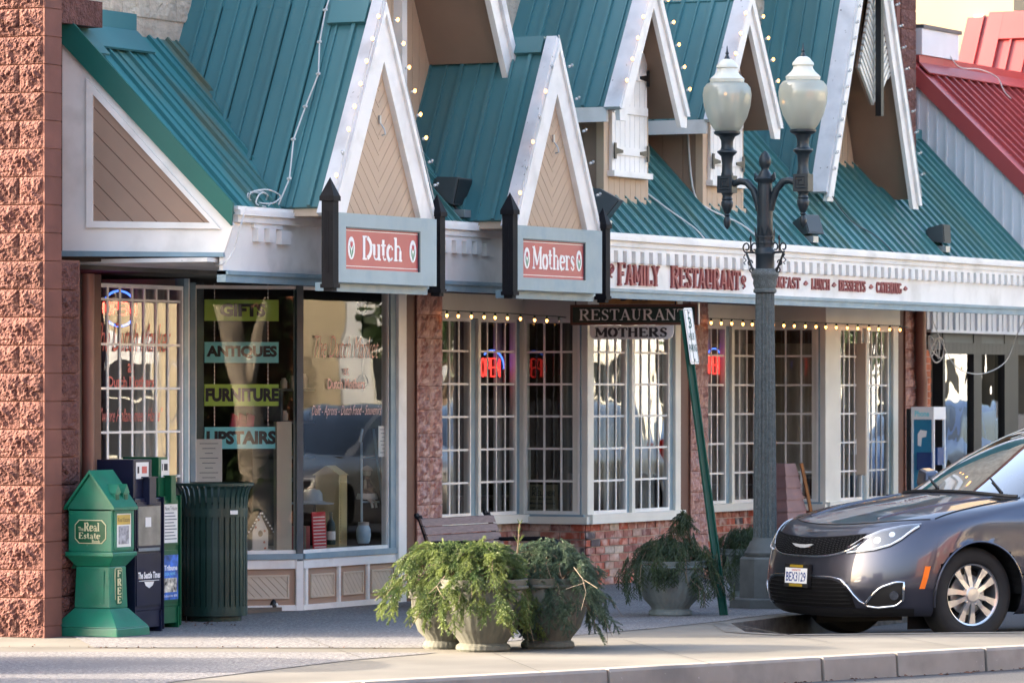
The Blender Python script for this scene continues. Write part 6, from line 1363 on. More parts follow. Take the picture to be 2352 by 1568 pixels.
SUB = [3, 4, 4, 5, 4, 3, 3, 5, 6, 6, 4, 1, 5, 5, 4, 2, 3, 3]
def _cat(p0, p1, p2, p3, t): return .5 * ((2 * p1) + (p2 - p0) * t + (2 * p0 - 5 * p1 + 4 * p2 - p3) * t * t + (3 * p1 - p0 - 3 * p2 + p3) * t ** 3)
def key(v):
    v = max(0, min(v, len(KEYS) - 1.0001)); i = int(v); t = v - i; K = lambda j: KEYS[max(0, min(j, len(KEYS) - 1))]
    if i in (11,) : return [a + (b - a) * t for a, b in zip(K(i), K(i + 1))]
    return [_cat(a, b, c, d, t) for a, b, c, d in zip(K(i - 1), K(i), K(i + 1), K(i + 2))]
def sgnp(x, p): return math.copysign(abs(x) ** p, x)
def surf(v, th, off=0.0):
    """point of the shell; th in degrees: 0 nose centre .. 90 end of the front corner (left side +y, negative = right)"""
    xf, zf, W, zs, a, n, xr = key(v); s_ = 1 if th >= 0 else -1; t = abs(th)
    k = min(1, t / 62.0); k = k * k * (3 - 2 * k); z = zf + (zs - zf) * k
    c, s2 = math.cos(R(t)), math.sin(R(t)); x = xf - a + a * sgnp(c, 2 / n); y = W * sgnp(s2, 2 / n); return Vector((x, s_ * y, z))
def sside(v, x):
    xf, zf, W, zs, a, n, xr = key(v); return Vector((x, W, zs))
def snorm(v, th):
    e = .05; p = surf(v, th); dv = surf(min(v + .05, 18), th) - p; dt = surf(v, th + e) - p
    nrm = dt.cross(dv); nrm.normalize(); return nrm if nrm.dot(Vector((1, .3 if th > 0 else -.3, .2))) > 0 else -nrm
def sp(v, th, off=0.0): return surf(v, th) + snorm(v, th) * off
def vz(z):      # ring parameter for a nose height
    lo, hi = 0, 11
    for _ in range(30):
        m_ = (lo + hi) / 2
        if key(m_)[1] < z: lo = m_
        else: hi = m_
    return lo
def minivan(loc, rz, label, paint='paint', front=True, group=None, nm='parked_car'):
    t = thing(nm, label, 'car', loc, rz, group)
    vs_ = [i + j / SUB[i] for i in range(len(SUB)) for j in range(SUB[i])] + [len(KEYS) - 1.0001]
    th_ = [90 * i / 30 for i in range(31)]
    RA, ZC = .405, .365
    rows = []; M0 = []
    def half(v):
        k = key(v); xs = k[0] - k[4]; pts = [surf(v, a) for a in th_]; xe = k[6] + .5; n = 96
        for i in range(1, n + 1): pts.append(Vector((xs + (xe - xs) * i / n, k[2], k[3])))
        for i in range(1, 13): a = 90 * i / 12; pts.append(Vector((xe - .5 * sgnp(math.sin(R(a)), .8), k[2] * sgnp(math.cos(R(a)), .8), k[3])))
        return pts
    V = []; H_ = []
    for v in vs_: H_.append(half(v))
    nc = len(H_[0])
    for h in H_:
        for p in h:
            q = p.copy()
            for wx in (0, -3.09):
                dx, dz = q.x - wx, q.z - ZC; r_ = math.hypot(dx, dz)
                if q.y > .6 and q.z < 1.0 and abs(r_ - RA) < .022 and r_ > 0: q.x = wx + dx / r_ * RA; q.z = ZC + dz / r_ * RA
            V.append(q)
    mb, gb, sg = MB(), MB(), MB(); nr = len(H_)
    def inside(i):
        p = V[i]
        return any(p.y > .55 and math.hypot(p.x - wx, p.z - ZC) < RA - .002 for wx in (0, -3.09))
    kg0, kg1 = sum(SUB[:12]), sum(SUB[:15])
    body, wind, sidew, pillar = [], [], [], []
    for r_ in range(nr - 1):
        for c in range(nc - 1):
            ids = (r_ * nc + c, r_ * nc + c + 1, (r_ + 1) * nc + c + 1, (r_ + 1) * nc + c)
            if vs_[r_] < 7.5 and any(inside(i) for i in ids): continue
            if kg0 <= r_ < kg1:
                thv = th_[c] if c < 30 else 99
                if thv < 54: wind.append(ids); continue
                xm_ = V[ids[0]].x
                if thv > 60 and c < nc - 14 and not (-1.98 < xm_ < -1.90) and V[ids[0]].z > 1.10: sidew.append(ids); continue
                if c >= nc - 10: wind.append(ids); continue
            body.append(ids)
    for nm_, fl_, mt in (('body', body, paint), ('windscreen', wind, 'carglass'), ('side_window', sidew, 'carglass')):
        used = sorted({i for f in fl_ for i in f}); mp = {i: k for k, i in enumerate(used)}; n = len(used)
        vv = [V[i][:] for i in used] + [(V[i].x, -V[i].y, V[i].z) for i in used]
        ff = [tuple(mp[i] for i in f) for f in fl_] + [tuple(mp[i] + n for i in reversed(f)) for f in fl_]
        me = bpy.data.meshes.new(nm_); me.from_pydata(vv, [], ff); me.materials.append(M[mt])
        for p in me.polygons: p.use_smooth = True
        me.validate()
        import bmesh
        bm = bmesh.new(); bm.from_mesh(me); bmesh.ops.remove_doubles(bm, verts=bm.verts, dist=.0008); bmesh.ops.recalc_face_normals(bm, faces=bm.faces); bm.to_mesh(me); bm.free()
        for p in me.polygons: p.use_smooth = True
        o_ = new_obj(nm_, me); o_.parent = t
        if nm_ == 'body': bodyo = o_
    def B(mb, name, m, par=t, **k): return mb.build(name, M[m], par, world=False, **k)
    # underbody and wheel wells, cabin floor and seats
    B(MB().box(-3.9, .55, -.60, .60, .22, .80).box(-2.7, -.45, -.93, .93, .22, .62), 'underbody', 'plastic')
    B(MB().box(-3.7, -.5, -.78, .78, .80, .95).box(-.75, -.36, -.78, .78, .95, 1.09), 'dashboard', 'plastic')
    for y in (-.38, .38):
        for x in (-1.45, -2.4): B(MB().box(x - .12, x + .02, y - .24, y + .24, .9, 1.42).box(x - .08, x + .0, y - .13, y + .13, 1.44, 1.6), 'seat', 'lampgrey')
    B(MB().tube([(-.82 + .06 * math.sin(R(a)), .38 + .18 * math.cos(R(a)), 1.08 + .17 * math.sin(R(a))) for a in range(0, 361, 24)], .014, 6), 'steering_wheel', 'plastic')
    # wheels
    for wx in (0, -3.09):
        for sd in (1, -1):
            w_ = MB()
            def latheY(prof, n=48):
                m_ = MB(); m_.lathe(prof, n=n, cap=False); return MB().add([(wx + v[0], sd * (.80 + v[2]), ZC - .0 + v[1]) for v in m_.v], [f if sd < 0 else tuple(reversed(f)) for f in m_.f])
            ty = latheY([(.232, -.12), (.27, -.125), (.345, -.115), (.364, -.085), (.365, .05), (.362, .085), (.348, .108), (.31, .120), (.262, .118), (.238, .105), (.232, .09)], 64)
            wo_ = ty.build('wheel', M['tyre'], t, world=False, smooth=True, ang=50)
            if not front and sd < 0: continue
            latheY([(.236, .108), (.236, .098), (.222, .092), (.215, .0), (.205, -.08)], 64).build('rim_barrel', M['rim'], wo_, world=False, smooth=True, ang=40)
            latheY([(0, .03), (.155, .03), (.155, .015), (0, .015)], 32).build('brake_disc', M['galv'], wo_, world=False)
            latheY([(.205, -.02), (0, -.02)], 32).build('backing', M['plastic'], wo_, world=False)
            if wx == 0 and sd > 0 or not True:
                pass
            for k in range(10):
                a = R(36 * k + 12); tw = R(5 if k % 2 else -5)
                ir, orr = .045, .228; w0, w1 = .018, .030
                c0, s0 = math.cos(a), math.sin(a); c1, s1 = math.cos(a + tw), math.sin(a + tw)
                P_ = []
                for (dy) in (.092, .065):
                    for (r0, ww, cc, ss) in ((ir, w0, c0, s0), (ir, -w0, c0, s0), (.14, -w0 * 1.0, math.cos(a + tw * .4), math.sin(a + tw * .4)), (orr, -w1, c1, s1), (orr, w1, c1, s1), (.14, w0 * 1.0, math.cos(a + tw * .4), math.sin(a + tw * .4))):
                        P_.append((wx + r0 * cc - ww * ss, sd * (.80 + dy + (.012 if r0 < .1 else 0)), ZC + r0 * ss + ww * cc))
                sm_ = MB().add(P_, [(0, 1, 2, 3, 4, 5), (11, 10, 9, 8, 7, 6)] + [(i, (i + 1) % 6, (i + 1) % 6 + 6, i + 6) for i in range(6)])
                sm_.build('spoke', M['rim'], wo_, world=False)
            latheY([(.062, .085), (.062, .10), (.05, .108), (.0, .110)], 24).build('hub_cap', M['rim'], wo_, world=False, smooth=True, ang=30)
            for k in range(5):
                a = R(72 * k + 30); MB().tube([(wx + .075 * math.cos(a), sd * .885, ZC + .075 * math.sin(a)), (wx + .075 * math.cos(a), sd * .905, ZC + .075 * math.sin(a))], .010, 6).build('wheel_nut', M['chrome'], wo_, world=False)
            well = MB(); n = 20
            for i in range(n + 1):
                a = math.pi * i / n; well.v += [(wx + (RA + .004) * math.cos(a), sd * .975, ZC + (RA + .004) * math.sin(a)), (wx + (RA + .004) * math.cos(a), sd * .62, ZC + (RA + .004) * math.sin(a))]
            well.f += [(2 * i, 2 * i + 1, 2 * i + 3, 2 * i + 2) for i in range(n)]
            well.v += [(wx - RA, sd * .62, .1), (wx + RA, sd * .62, .1), (wx + RA, sd * .62, .8), (wx - RA, sd * .62, .8)]; q = len(well.v); well.f.append((q - 4, q - 3, q - 2, q - 1))
            B(well, 'wheel_well', 'plastic')
            lip = [(wx + RA * math.cos(R(a)), sd * (key(vz(min(ZC + RA * math.sin(R(a)), .9)))[2] + .002), ZC + RA * math.sin(R(a))) for a in range(-12, 193, 6)]
            B(MB().tube(lip, .008, 6), 'arch_lip', paint)
    if not front:
        for sd in (1, -1): B(MB().box(-4.10, -3.9, sd * .72 - .12, sd * .72 + .14, .92, 1.2), 'tail_lamp', 'redlens')
        for sd in (1, -1): B(MB().box(.55, .80, sd * .62 - .2, sd * .62 + .18, .72, .80), 'headlight', 'headlamp')
        return t
    def patch(name, th0, th1, lo, hi, off, m, nu=24, nv=5, par=t, thick=0.0):
        mb = MB()
        for i in range(nu + 1):
            u_ = i / nu; th = th0 + (th1 - th0) * u_; a, b = lo(u_), hi(u_)
            for j in range(nv + 1): mb.v.append(sp(vz(a + (b - a) * j / nv), th, off)[:])
        mb.f += [(i * (nv + 1) + j, (i + 1) * (nv + 1) + j, (i + 1) * (nv + 1) + j + 1, i * (nv + 1) + j + 1) for i in range(nu) for j in range(nv)]
        return B(mb, name, m, par, smooth=True, ang=None)
    def line(name, pts, r, m, off=.004, par=t, n=6): return B(MB().tube([sp(vz(z), th, off) for th, z in pts], r, n), name, m, par, smooth=True, ang=None)
    def cv(pts):      # piecewise linear in 0..1
        def f(u):
            for (a, b), (c, d) in zip(pts, pts[1:]):
                if u <= c: return b + (d - b) * (u - a) / (c - a)
            return pts[-1][1]
        return f
    # upper grille
    gl_lo = lambda u: .655 + .10 * (abs(2 * u - 1) ** 3.2); gl_hi = lambda u: .785 + .012 * abs(2 * u - 1)
    g_ = patch('grille', -33, 33, gl_lo, gl_hi, .004, 'grilleblack', 40, 6)
    mesh_ = MB()
    for i in range(-31, 32, 2):
        u_ = (i + 33) / 66
        for j in range(7):
            z = gl_lo(u_) + .012 + (gl_hi(u_) - gl_lo(u_) - .02) * (j + .5 * ((i // 2) % 2)) / 7
            p = sp(vz(z), i, .006); d = .009; mesh_.tube([p + Vector((0, -.012, 0)), p + Vector((0, 0, .006)), p + Vector((0, .012, 0))], .0025, 4, False)
    mo_ = B(mesh_, 'grille_mesh', 'plastic', g_)
    line('grille_chrome', [(a, gl_lo((a + 33) / 66) - .008) for a in range(-33, 34, 3)], .010, 'chrome')
    line('grille_top_chrome', [(a, gl_hi((a + 33) / 66) + .003) for a in range(-33, 34, 3)], .003, 'plastic')
    # winged emblem
    em = MB(); fe = (surf(vz(.725), 0) + Vector((.016, 0, 0)), YA, Vector((-.2, 0, .98)).normalized(), Vector((.98, 0, .2)))
    em.prism([(-.035, -.014), (.035, -.014), (.04, .012), (-.04, .012)], fe, 0, .008); em.prism([(.035, -.012), (.09, -.006), (.135, .012), (.14, .018), (.035, .012)], fe, -.004, .006); em.prism([(-.035, .012), (-.14, .018), (-.135, .012), (-.09, -.006), (-.035, -.012)], fe, -.004, .006)
    B(em, 'winged_emblem', 'silver')
    # headlights
    for s_ in (1, -1):
        lo = cv([(0, .670), (.2, .678), (.45, .688), (.7, .715), (.85, .755), (1, .825)]); hi = cv([(0, .715), (.2, .770), (.45, .815), (.7, .835), (1, .845)])
        hl = patch('headlight', 26 * s_, 58 * s_, lo, hi, .003, 'headlamp', 30, 6); 
        patch('headlight_housing', 36 * s_, 55 * s_, lambda u: lo(.3 + .62 * u) + .02, lambda u: hi(.3 + .62 * u) - .012, .006, 'plastic', 16, 4, hl)
        for (th, z, r_) in ((41, .755, .030), (47.5, .785, .026)):
            p = sp(vz(z), th * s_, .004); nn = snorm(vz(z), th * s_); B(MB().tube([p, p + nn * .008], [r_, r_ * .9], 16), 'projector', 'chrome', hl)
        patch('lens', 26 * s_, 58.5 * s_, lambda u: lo(u) - .002, lambda u: hi(u) + .002, .016, 'lampclear', 30, 5, hl)
        line('drl_strip', [(s_ * (26 + 32.5 * u / 20), lo(u / 20) + .006) for u in range(0, 21)], .008, 'drl', .012, hl)
        line('headlight_rim', [(s_ * (26 + 32.5 * u / 20), hi(u / 20)) for u in range(0, 21)], .004, 'chrome', .012, hl)
        # fog lamp bezel
        fl_lo = cv([(0, .285), (.3, .27), (.8, .285), (1, .33)]); fl_hi = cv([(0, .30), (.2, .36), (.45, .42), (.8, .455), (1, .455)])
        fb = patch('fog_recess', 37 * s_, 60 * s_, fl_lo, fl_hi, .004, 'plastic', 16, 4)
        line('fog_chrome', [(s_ * (37 + 23 * u / 12), fl_hi(u / 12)) for u in range(0, 13)] + [(s_ * 60.5, .40), (s_ * 60, .335)] + [(s_ * (37 + 23 * u / 12), fl_lo(u / 12)) for u in range(12, -1, -1)], .011, 'chrome', .006, fb)
        p = sp(vz(.365), 55 * s_, .004); nn = snorm(vz(.365), 55 * s_); B(MB().tube([p, p + nn * .02], [.036, .034], 18), 'fog_lamp', 'headlamp', fb)
        # chrome swoop from fog bezel up over the lower intake
        line('lower_chrome', [(s_ * a, z) for a, z in ((38, .285), (34, .32), (31, .37), (28, .43), (24, .475), (18, .495), (8, .50), (0, .50))], .009, 'chrome', .006)
        # marker lamp and fuel-side seams
    lo_ = lambda u: .27 + .0 * u; hi_ = lambda u: .485 - .12 * (abs(2 * u - 1) ** 5)
    lg = patch('lower_grille', -30, 30, lo_, hi_, .003, 'grilleblack', 40, 6)
    for z in (.30, .33, .36, .39, .42, .45): line('grille_bar', [(a, z) for a in range(-28, 29, 4)], .003, 'plastic', .008, lg, 4)
    patch('front_lip', -66, 66, lambda u: .20, lambda u: .262, .006, 'plastic', 50, 3)
    for s_ in (1, -1):
        q = [Vector((.475, s_ * .0, .57)), Vector((.50, 0, .49)), Vector((.515, 0, .41)), Vector((.475, 0, .41)), Vector((.457, 0, .49)), Vector((.44, 0, .57))]
        mb = MB(); ok = []
        for p in q:
            th = 90; best = min(range(55, 91), key=lambda a: abs(surf(vz(p.z), a).x - p.x)); ok.append(sp(vz(p.z), s_ * best, .006))
        cen = sum(ok, Vector()) / 6
        mb.add(ok, [(0, 1, 2, 3, 4, 5)] if s_ < 0 else [(5, 4, 3, 2, 1, 0)]); B(mb, 'side_marker', 'amber', smooth=False)
    # plate
    pc = surf(vz(.50), 0) + Vector((.035, 0, 0)); fp2 = (pc, YA, Vector((-.06, 0, 1)).normalized(), XA)
    pl = B(MB().prism([(-.165, -.088), (.165, -.088), (.165, .088), (-.165, .088)], fp2, -.03, 0), 'plate_frame', 'plastic')
    def B2(q, n0, n1, name, m): return MB().prism(q, fp2, n0, n1).build(name, M[m], pl, world=False)
    B2([(-.15, -.058), (.15, -.058), (.15, .058), (-.15, .058)], 0, .002, 'licence_plate', 'signwhite'); B2([(-.09, -.083), (.09, -.083), (.09, -.062), (-.09, -.062)], 0, .002, 'frame_print', 'yellowprint'); B2([(-.09, .063), (.09, .063), (.09, .083), (-.09, .083)], 0, .002, 'frame_print', 'yellowprint')
    def txt(s, x0, x1, y0, y1, m, bold=.02):
        vs, fs = text_mesh(s, bold); mb = fit(vs, fs, fp2, x0, x1, y0, y1, .003, MB()); return mb.build('lettering', M[m], pl, world=False)
    txt('BEX3129', -.135, .135, -.045, .028, 'plateblue'); txt('WASHINGTON', -.06, .06, .035, .052, 'redscript')
    # hood shut line, crease lines, door gap, mirrors, chrome window line, wipers
    hp = [surf(v, 61 - (v - 7.2) * 1.0) + Vector((0, 0, .003)) for v in [7.2 + .25 * i for i in range(18)]]
    for s_ in (1, -1): B(MB().tube([Vector((p.x, p.y * s_, p.z)) for p in hp], .0045, 5), 'hood_gap', 'plastic')
    B(MB().tube([sp(7.15, a, .001) for a in range(-61, 62, 3)], .005, 5), 'hood_gap', 'plastic')
    for s_ in (1, -1):
        B(MB().tube([Vector((p.x, p.y * s_, p.z)) for p in [surf(v, 24 + (v - 7.5) * 4.0, 0) + Vector((0, 0, .001)) for v in [7.6 + .2 * i for i in range(17)]]], .012, 6), 'hood_crease', paint, smooth=True, ang=None)
        dg = []
        for v in [2.0 + .3 * i for i in range(32)]: k_ = key(v); dg.append(Vector((-.60 - .05 * max(0, v - 8), s_ * (k_[2] + .0015), k_[3])))
        B(MB().tube(dg, .004, 5), 'door_gap', 'plastic')
        cl = [Vector((-.55, s_ * (key(12.0)[2] + .01), 1.115)), Vector((-.75, s_ * (key(12.1)[2] + .01), 1.12)), Vector((-1.6, s_ * (key(12.1)[2] + .01), 1.13)), Vector((-3.4, s_ * (key(12.2)[2] + .01), 1.15))]
        cl = [sp(v_, s_ * 76, .006) for v_ in (14.6, 14, 13.4, 12.8, 12.4, 12.1)] + [Vector((k_x, s_ * (key(12.02)[2] + .008), 1.105)) for k_x in (-.86, -1.0, -1.6, -2.4, -3.3)]
        B(MB().tube(cl, .012, 6), 'window_chrome', 'chrome', smooth=True, ang=None)
        B(MB().add([Vector((-.82, s_ * .90, 1.13)), Vector((-.98, s_ * .90, 1.13)), Vector((-1.0, s_ * 1.08, 1.15)), Vector((-.86, s_ * 1.10, 1.15)), Vector((-.84, s_ * .92, 1.26)), Vector((-.98, s_ * .92, 1.27)), Vector((-1.0, s_ * 1.07, 1.30)), Vector((-.88, s_ * 1.09, 1.29))], [(0, 1, 2, 3), (7, 6, 5, 4), (0, 4, 5, 1), (1, 5, 6, 2), (2, 6, 7, 3), (3, 7, 4, 0)]), 'wing_mirror', paint, bevel=.03)
    B(MB().tube([sp(11.5, a, .004) for a in range(-54, 55, 3)], .018, 6), 'cowl', 'plastic')
    for (y0, y1) in ((.55, .0), (-.05, -.55)):
        B(MB().tube([surf(11.9, 40 if y0 > .3 else -3) + Vector((.02, 0, .02)), surf(12.5, 15 if y0 > .3 else -35) + Vector((.02, 0, .015))], .008, 5), 'wiper', 'plastic')
    B(MB().tube([Vector((-1.7 - .2 * i, .60, 1.745 + .03 * math.sin(math.pi * i / 8))) for i in range(9)], .016, 6), 'roof_rail', 'chrome'); B(MB().tube([Vector((-1.7 - .2 * i, -.60, 1.745 + .03 * math.sin(math.pi * i / 8))) for i in range(9)], .016, 6), 'roof_rail', 'chrome')
    return t
M['silver'] = mat('silver_badge', (0.62, 0.63, 0.65), 0.4, 0.02, metal=.4)
M['drl'] = mat('clear_light_guide', (0.72, 0.76, 0.82), 0.15, 0.02, spec=.8)
M['yellowprint'] = mat('yellow_plate_print', (0.30, 0.20, 0.015), 0.5); M['plateblue'] = mat('plate_blue_ink', (0.03, 0.06, 0.22), 0.5)
hW = (-.832, .555)                       # heading
Lw = 36.25; Xw = (2230 - 1176) / 10975 * Lw
wc = Vector((X0 + Lw * CA + Xw * SA, -D + Lw * SA - Xw * CA, 0)); left = Vector((-hW[1], hW[0], 0)); ax0 = wc - left * .88
minivan((ax0.x, ax0.y, -.15), math.atan2(hW[1], hW[0]), 'dark grey metallic minivan parked nose-in at an angle to the kerb')
# ================================================================ things in the shop windows
def shift(fr, d): return (fr[0] + fr[3] * d, fr[1], fr[2], fr[3])
fi = shift(FA, -.16)
t = thing('hanging_shop_signs', 'four stencilled boards GIFTS ANTIQUES FURNITURE UPSTAIRS chained together inside the shop window', 'sign', PT(555, 1030, -.3))
for (s_, m_, y0, y1, l0, l1) in (('GIFTS', 'lime', 688, 737, 505, 610), ('ANTIQUES', 'aqua', 785, 833, 474, 636), ('FURNITURE', 'lime', 882, 932, 472, 640), ('UPSTAIRS', 'aqua', 980, 1030, 474, 634)):
    a, z1 = onplane(470, y0, fi); b, z0 = onplane(640, y1, fi); z0 = onplane(555, y1, fi)[1]; z1 = onplane(555, y0, fi)[1]
    bo = MB().prism([(a, z0), (b, z0), (b, z1), (a, z1)], fi, -.012, 0).build('board', M[m_], t)
    la, lb = onplane(l0, 900, fi)[0], onplane(l1, 900, fi)[0]; h_ = z1 - z0
    btext(s_, fi, la, lb, z0 + h_ * .2, z1 - h_ * .18, .002, M['ink'], bo, bold=.055, name='stencil_lettering')
for px in (493, 616):
    x = onplane(px, 900, fi)[0]; n = 70; z0 = onplane(555, 980, fi)[1]
    mb = MB()
    for i in range(n):
        z = z0 + (2.62 - z0) * i / n; mb.obox(fi[0] + fi[1] * x + ZA * (z + .004) + fi[3] * -.006, fi[1], fi[3], ZA, .004 if i % 2 else .0015, .0015 if i % 2 else .004, .008)
    mb.build('chain', M['galv'], t)['kind'] = 'stuff'
def win_text(fr, rows, label, pos):
    t = thing('window_lettering', label, 'lettering', pos)
    for (s_, a, y0, b, y1, m_, k) in rows:
        x0, x1 = onplane(a, 900, fr)[0], onplane(b, 900, fr)[0]; mid = (a + b) / 2; z1, z0 = onplane(mid, y0, fr)[1], onplane(mid, y1, fr)[1]
        btext(s_, fr, x0, x1, z0, z1, 0, M[m_], t, **k)
fg0 = shift(F0, -.008)
win_text(fg0, [('The Dutch Market', 722, 772, 870, 822, 'pinkscript', dict(shear=.45, bold=-.012)), ('at', 789, 843, 801, 861, 'pinkscript', dict(bold=.01)), ('Dutch Mothers', 753, 869, 838, 893, 'pinkscript', dict(bold=.02)),
               ('Delft - Aprons - Dutch Food - Souvenirs', 716, 930, 876, 960, 'pinkscript', dict(shear=.5, bold=-.006))], 'pink painted lettering The Dutch Market at Dutch Mothers on the wide shop window', PT(790, 960, 0))
fgA = shift(F0, -.006)
win_text(fgA, [('The Dutch Market', 219, 742, 392, 808, 'redscript', dict(shear=.45, bold=-.005)), ('at', 293, 830, 308, 856, 'redscript', dict(bold=.02)), ('Dutch Mothers', 249, 864, 354, 889, 'redscript', dict(bold=.025)),
               ('"where Holland meets Home"', 232, 936, 374, 968, 'redscript', dict(shear=.5))], 'faded red script The Dutch Market where Holland meets Home on the barred window', PT(300, 960, 0))
def paper(fr, pa, ya, pb, yb, label, m='paper', lines=0, tilt=0):
    x0, z1 = onplane(pa, ya, fr); x1, z0 = onplane(pb, yb, fr); t = thing('notice', label, 'notice', fr[0] + fr[1] * x0 + ZA * z0)
    q = [(x0, z0), (x1, z0), (x1 + tilt, z1), (x0 + tilt, z1)]; s_ = MB().prism(q, fr, 0, .002).build('sheet', M[m], t)
    for i in range(lines):
        z = z1 - (z1 - z0) * (i + 1) / (lines + 1); k = .15 + .1 * (i % 3); MB().prism([(x0 + (x1 - x0) * k, z), (x1 - (x1 - x0) * k, z), (x1 - (x1 - x0) * k, z + .006), (x0 + (x1 - x0) * k, z + .006)], fr, .002, .003).build('text_line', M['lampgrey'], s_)
    return t
paper(shift(F0, -.034), 869, 978, 892, 1048, 'white notice taped inside the right edge of the wide shop window', lines=7)
fl_ = shift(FA, -.04)
paper(fl_, 449, 1008, 510, 1108, 'buff poster taped low at the left of the angled shop window', 'tan_panel' if False else 'paper', lines=8); paper(fl_, 449, 1114, 510, 1170, 'white poster with two small figures below the buff poster', lines=3)
# display platform
pm = MB(); pm.box(PB[0] - .1, U(905) - .05, .1, 1.1, .03, zs + .01); struct_ = pm.build('display_platform', M['tan_panel'], bld)
A_ = Vector((PA[0], PA[1], 0)); n_ = FA[3]; tt = FA[1]
pm = MB(); pm.obox(A_ + tt * (LA * .55) - n_ * .42 + ZA * (zs / 2 + .015), tt, -n_, ZA, LA * .44, .28, zs / 2 - .01); pm.build('display_platform', M['tan_panel'], bld)
# birdhouse with chequered roof
fB = shift(FA, -.22); x0, x1 = onplane(580, 1200, fB)[0], onplane(616, 1200, fB)[0]; z0 = zs + .012; zt = onplane(600, 1180, fB)[1]; zm = z0 + (zt - z0) * .55; xm = (x0 + x1) / 2
t = thing('birdhouse', 'small white birdhouse with black and white checked roof edge', 'birdhouse', fB[0] + tt * xm + ZA * z0)
b_ = MB().prism([(x0, z0), (x1, z0), (x1, zm), (xm, zt), (x0, zm)], fB, -.14, 0).build('body', M['cream'], t); MB().prism([(x0 - .02, z0 - .004), (x1 + .02, z0 - .004), (x1 + .02, z0 + .02), (x0 - .02, z0 + .02)], fB, -.15, .02).build('base', M['cream'], t)
for d in (-1, 1):
    e = (xm + d * (x1 - x0) * .85, zm - .03); q = [e, (e[0], e[1] + .02), (xm, zt + .03), (xm, zt + .005)]
    MB().prism(q if area(q) > 0 else q[::-1], fB, -.16, .025).build('roof', M['ink'], t)
    for i in range(7): px_, pz_ = e[0] + (xm - e[0]) * (i + .5) / 7, e[1] + .012 + (zt + .02 - e[1] - .012) * (i + .5) / 7; MB().prism([(px_ - .007, pz_ - .008), (px_ + .007, pz_ - .008), (px_ + .007, pz_ + .006), (px_ - .007, pz_ + .006)], fB, .025, .028).build('check', M['signwhite'], t)
MB().prism([(xm + .02 * math.cos(R(a)), zm - .02 + .026 * math.sin(R(a))) for a in range(0, 360, 30)], fB, .001, .003).build('hole', M['ink'], b_)
for (a, b) in ((-.05, .03), (.045, .0), (.04, -.09), (.05, -.14), (-.02, .09)): MB().prism([(xm + a * .8 + .014 * math.cos(R(q)) * (1 if q % 60 else .45), zm + b + .014 * math.sin(R(q)) * (1 if q % 60 else .45)) for q in range(0, 360, 30)], fB, .001, .003).build('painted_flower', M['brick_orange'], b_)
# tall narrow shuttered house cabinet
x0, x1 = U(746, -.3), U(797, -.3); xs = x1 - .14
t = thing('house_cabinet', 'tall pale yellow house-shaped cabinet with slatted shutter in the shop window', 'cabinet', (x1, .3, zs)); zt = ZP(797, 1068, -.3); ze = zt - .08
MB().box(x1 - .14, x1, .30, .52, zs + .01, ze).build('body', M['yellowroof'], t)
MB().prism([(-.52, ze - .0), (-.30, ze), (-.28, ze - .01), (-.41, zt), (-.54, ze - .01)][::-1] if False else [(-.54, ze), (-.28, ze), (-.41, zt)], FRC(x1 - .14), -.14, .02).build('roof', M['yellowroof'], t)
for i in range(22): zz = zs + .05 + i * .024 * (ze - zs) / .6; MB().box(x1 - .118, x1 - .022, .292, .30, zz, zz + .014).build('shutter_slat', M['yellowroof'], t)
# ladder, doll, jar, hat, bottle, books, red sign
oL = -.22
t = thing('step_ladder', 'pale blue A-frame wooden ladder inside the shop window', 'ladder', PT(860, 1245, oL))
for (a, ya, b, yb) in ((830, 1015, 831, 1235), (858, 985, 890, 1246), (832, 985, 828, 1015)): MB().tube([PT(a, ya, oL), PT(b, yb, oL)], .011, 6).build('leg', M['bluewhite'], t)
for (a, b, y) in ((830, 870, 1152), (832, 862, 1050)): MB().tube([PT(a, y, oL), PT(b, y, oL)], .009, 6).build('rung', M['bluewhite'], t)
c = PT(843, 1146, oL - .02); t = thing('doll', 'rag doll in brown patterned dress sitting on the ladder rung', 'doll', c)
MB().lathe([(0, 0), (.085, .005), (.075, .05), (.045, .13), (.028, .17), (.03, .19), (0, .2)], c, 14).build('dress', mat('brown_calico', (0.20, 0.13, 0.10), .9, .6, 40), t, smooth=True); MB().lathe([(.088, 0), (.092, .012), (.08, .05), (.076, .05)], c, 14, cap=False).build('apron_hem', M['paper'], t)
MB().lathe([(0, .185), (.03, .2), (.036, .23), (.026, .26), (0, .27)], c, 12).build('head', M['tan_panel'], t, smooth=True); MB().lathe([(.05, .235), (.052, .24), (.03, .27), (0, .285)], c, 12).build('bonnet', M['tan'], t, smooth=True)
for d in (-1, 1): MB().tube([c + Vector((d * .03, 0, .16)), c + Vector((d * .07, -.02, .09))], .012, 6).build('arm', M['tan_panel'], t); MB().tube([c + Vector((d * .03, -.02, .01)), c + Vector((d * .035, -.06, -.02)), c + Vector((d * .035, -.07, -.07))], .011, 6).build('leg', M['paper'], t)
c = PT(835, 1247, -.14); t = thing('glass_jar', 'squat owl-shaped glass jar with metal lid in the shop window corner', 'jar', c)
MB().lathe([(.045, 0), (.055, .02), (.062, .07), (.058, .12), (.045, .145), (.042, .15), (0, .15)], c, 20).build('jar', M['bluewhite'], t, smooth=True); MB().lathe([(.046, .15), (.047, .175), (.0, .18)], c, 20).build('lid', M['galv'], t)
c = PT(722, 1157, -.55); t = thing('sun_hat', 'blue felt hat with wide brim on a stand behind the window post', 'hat', c)
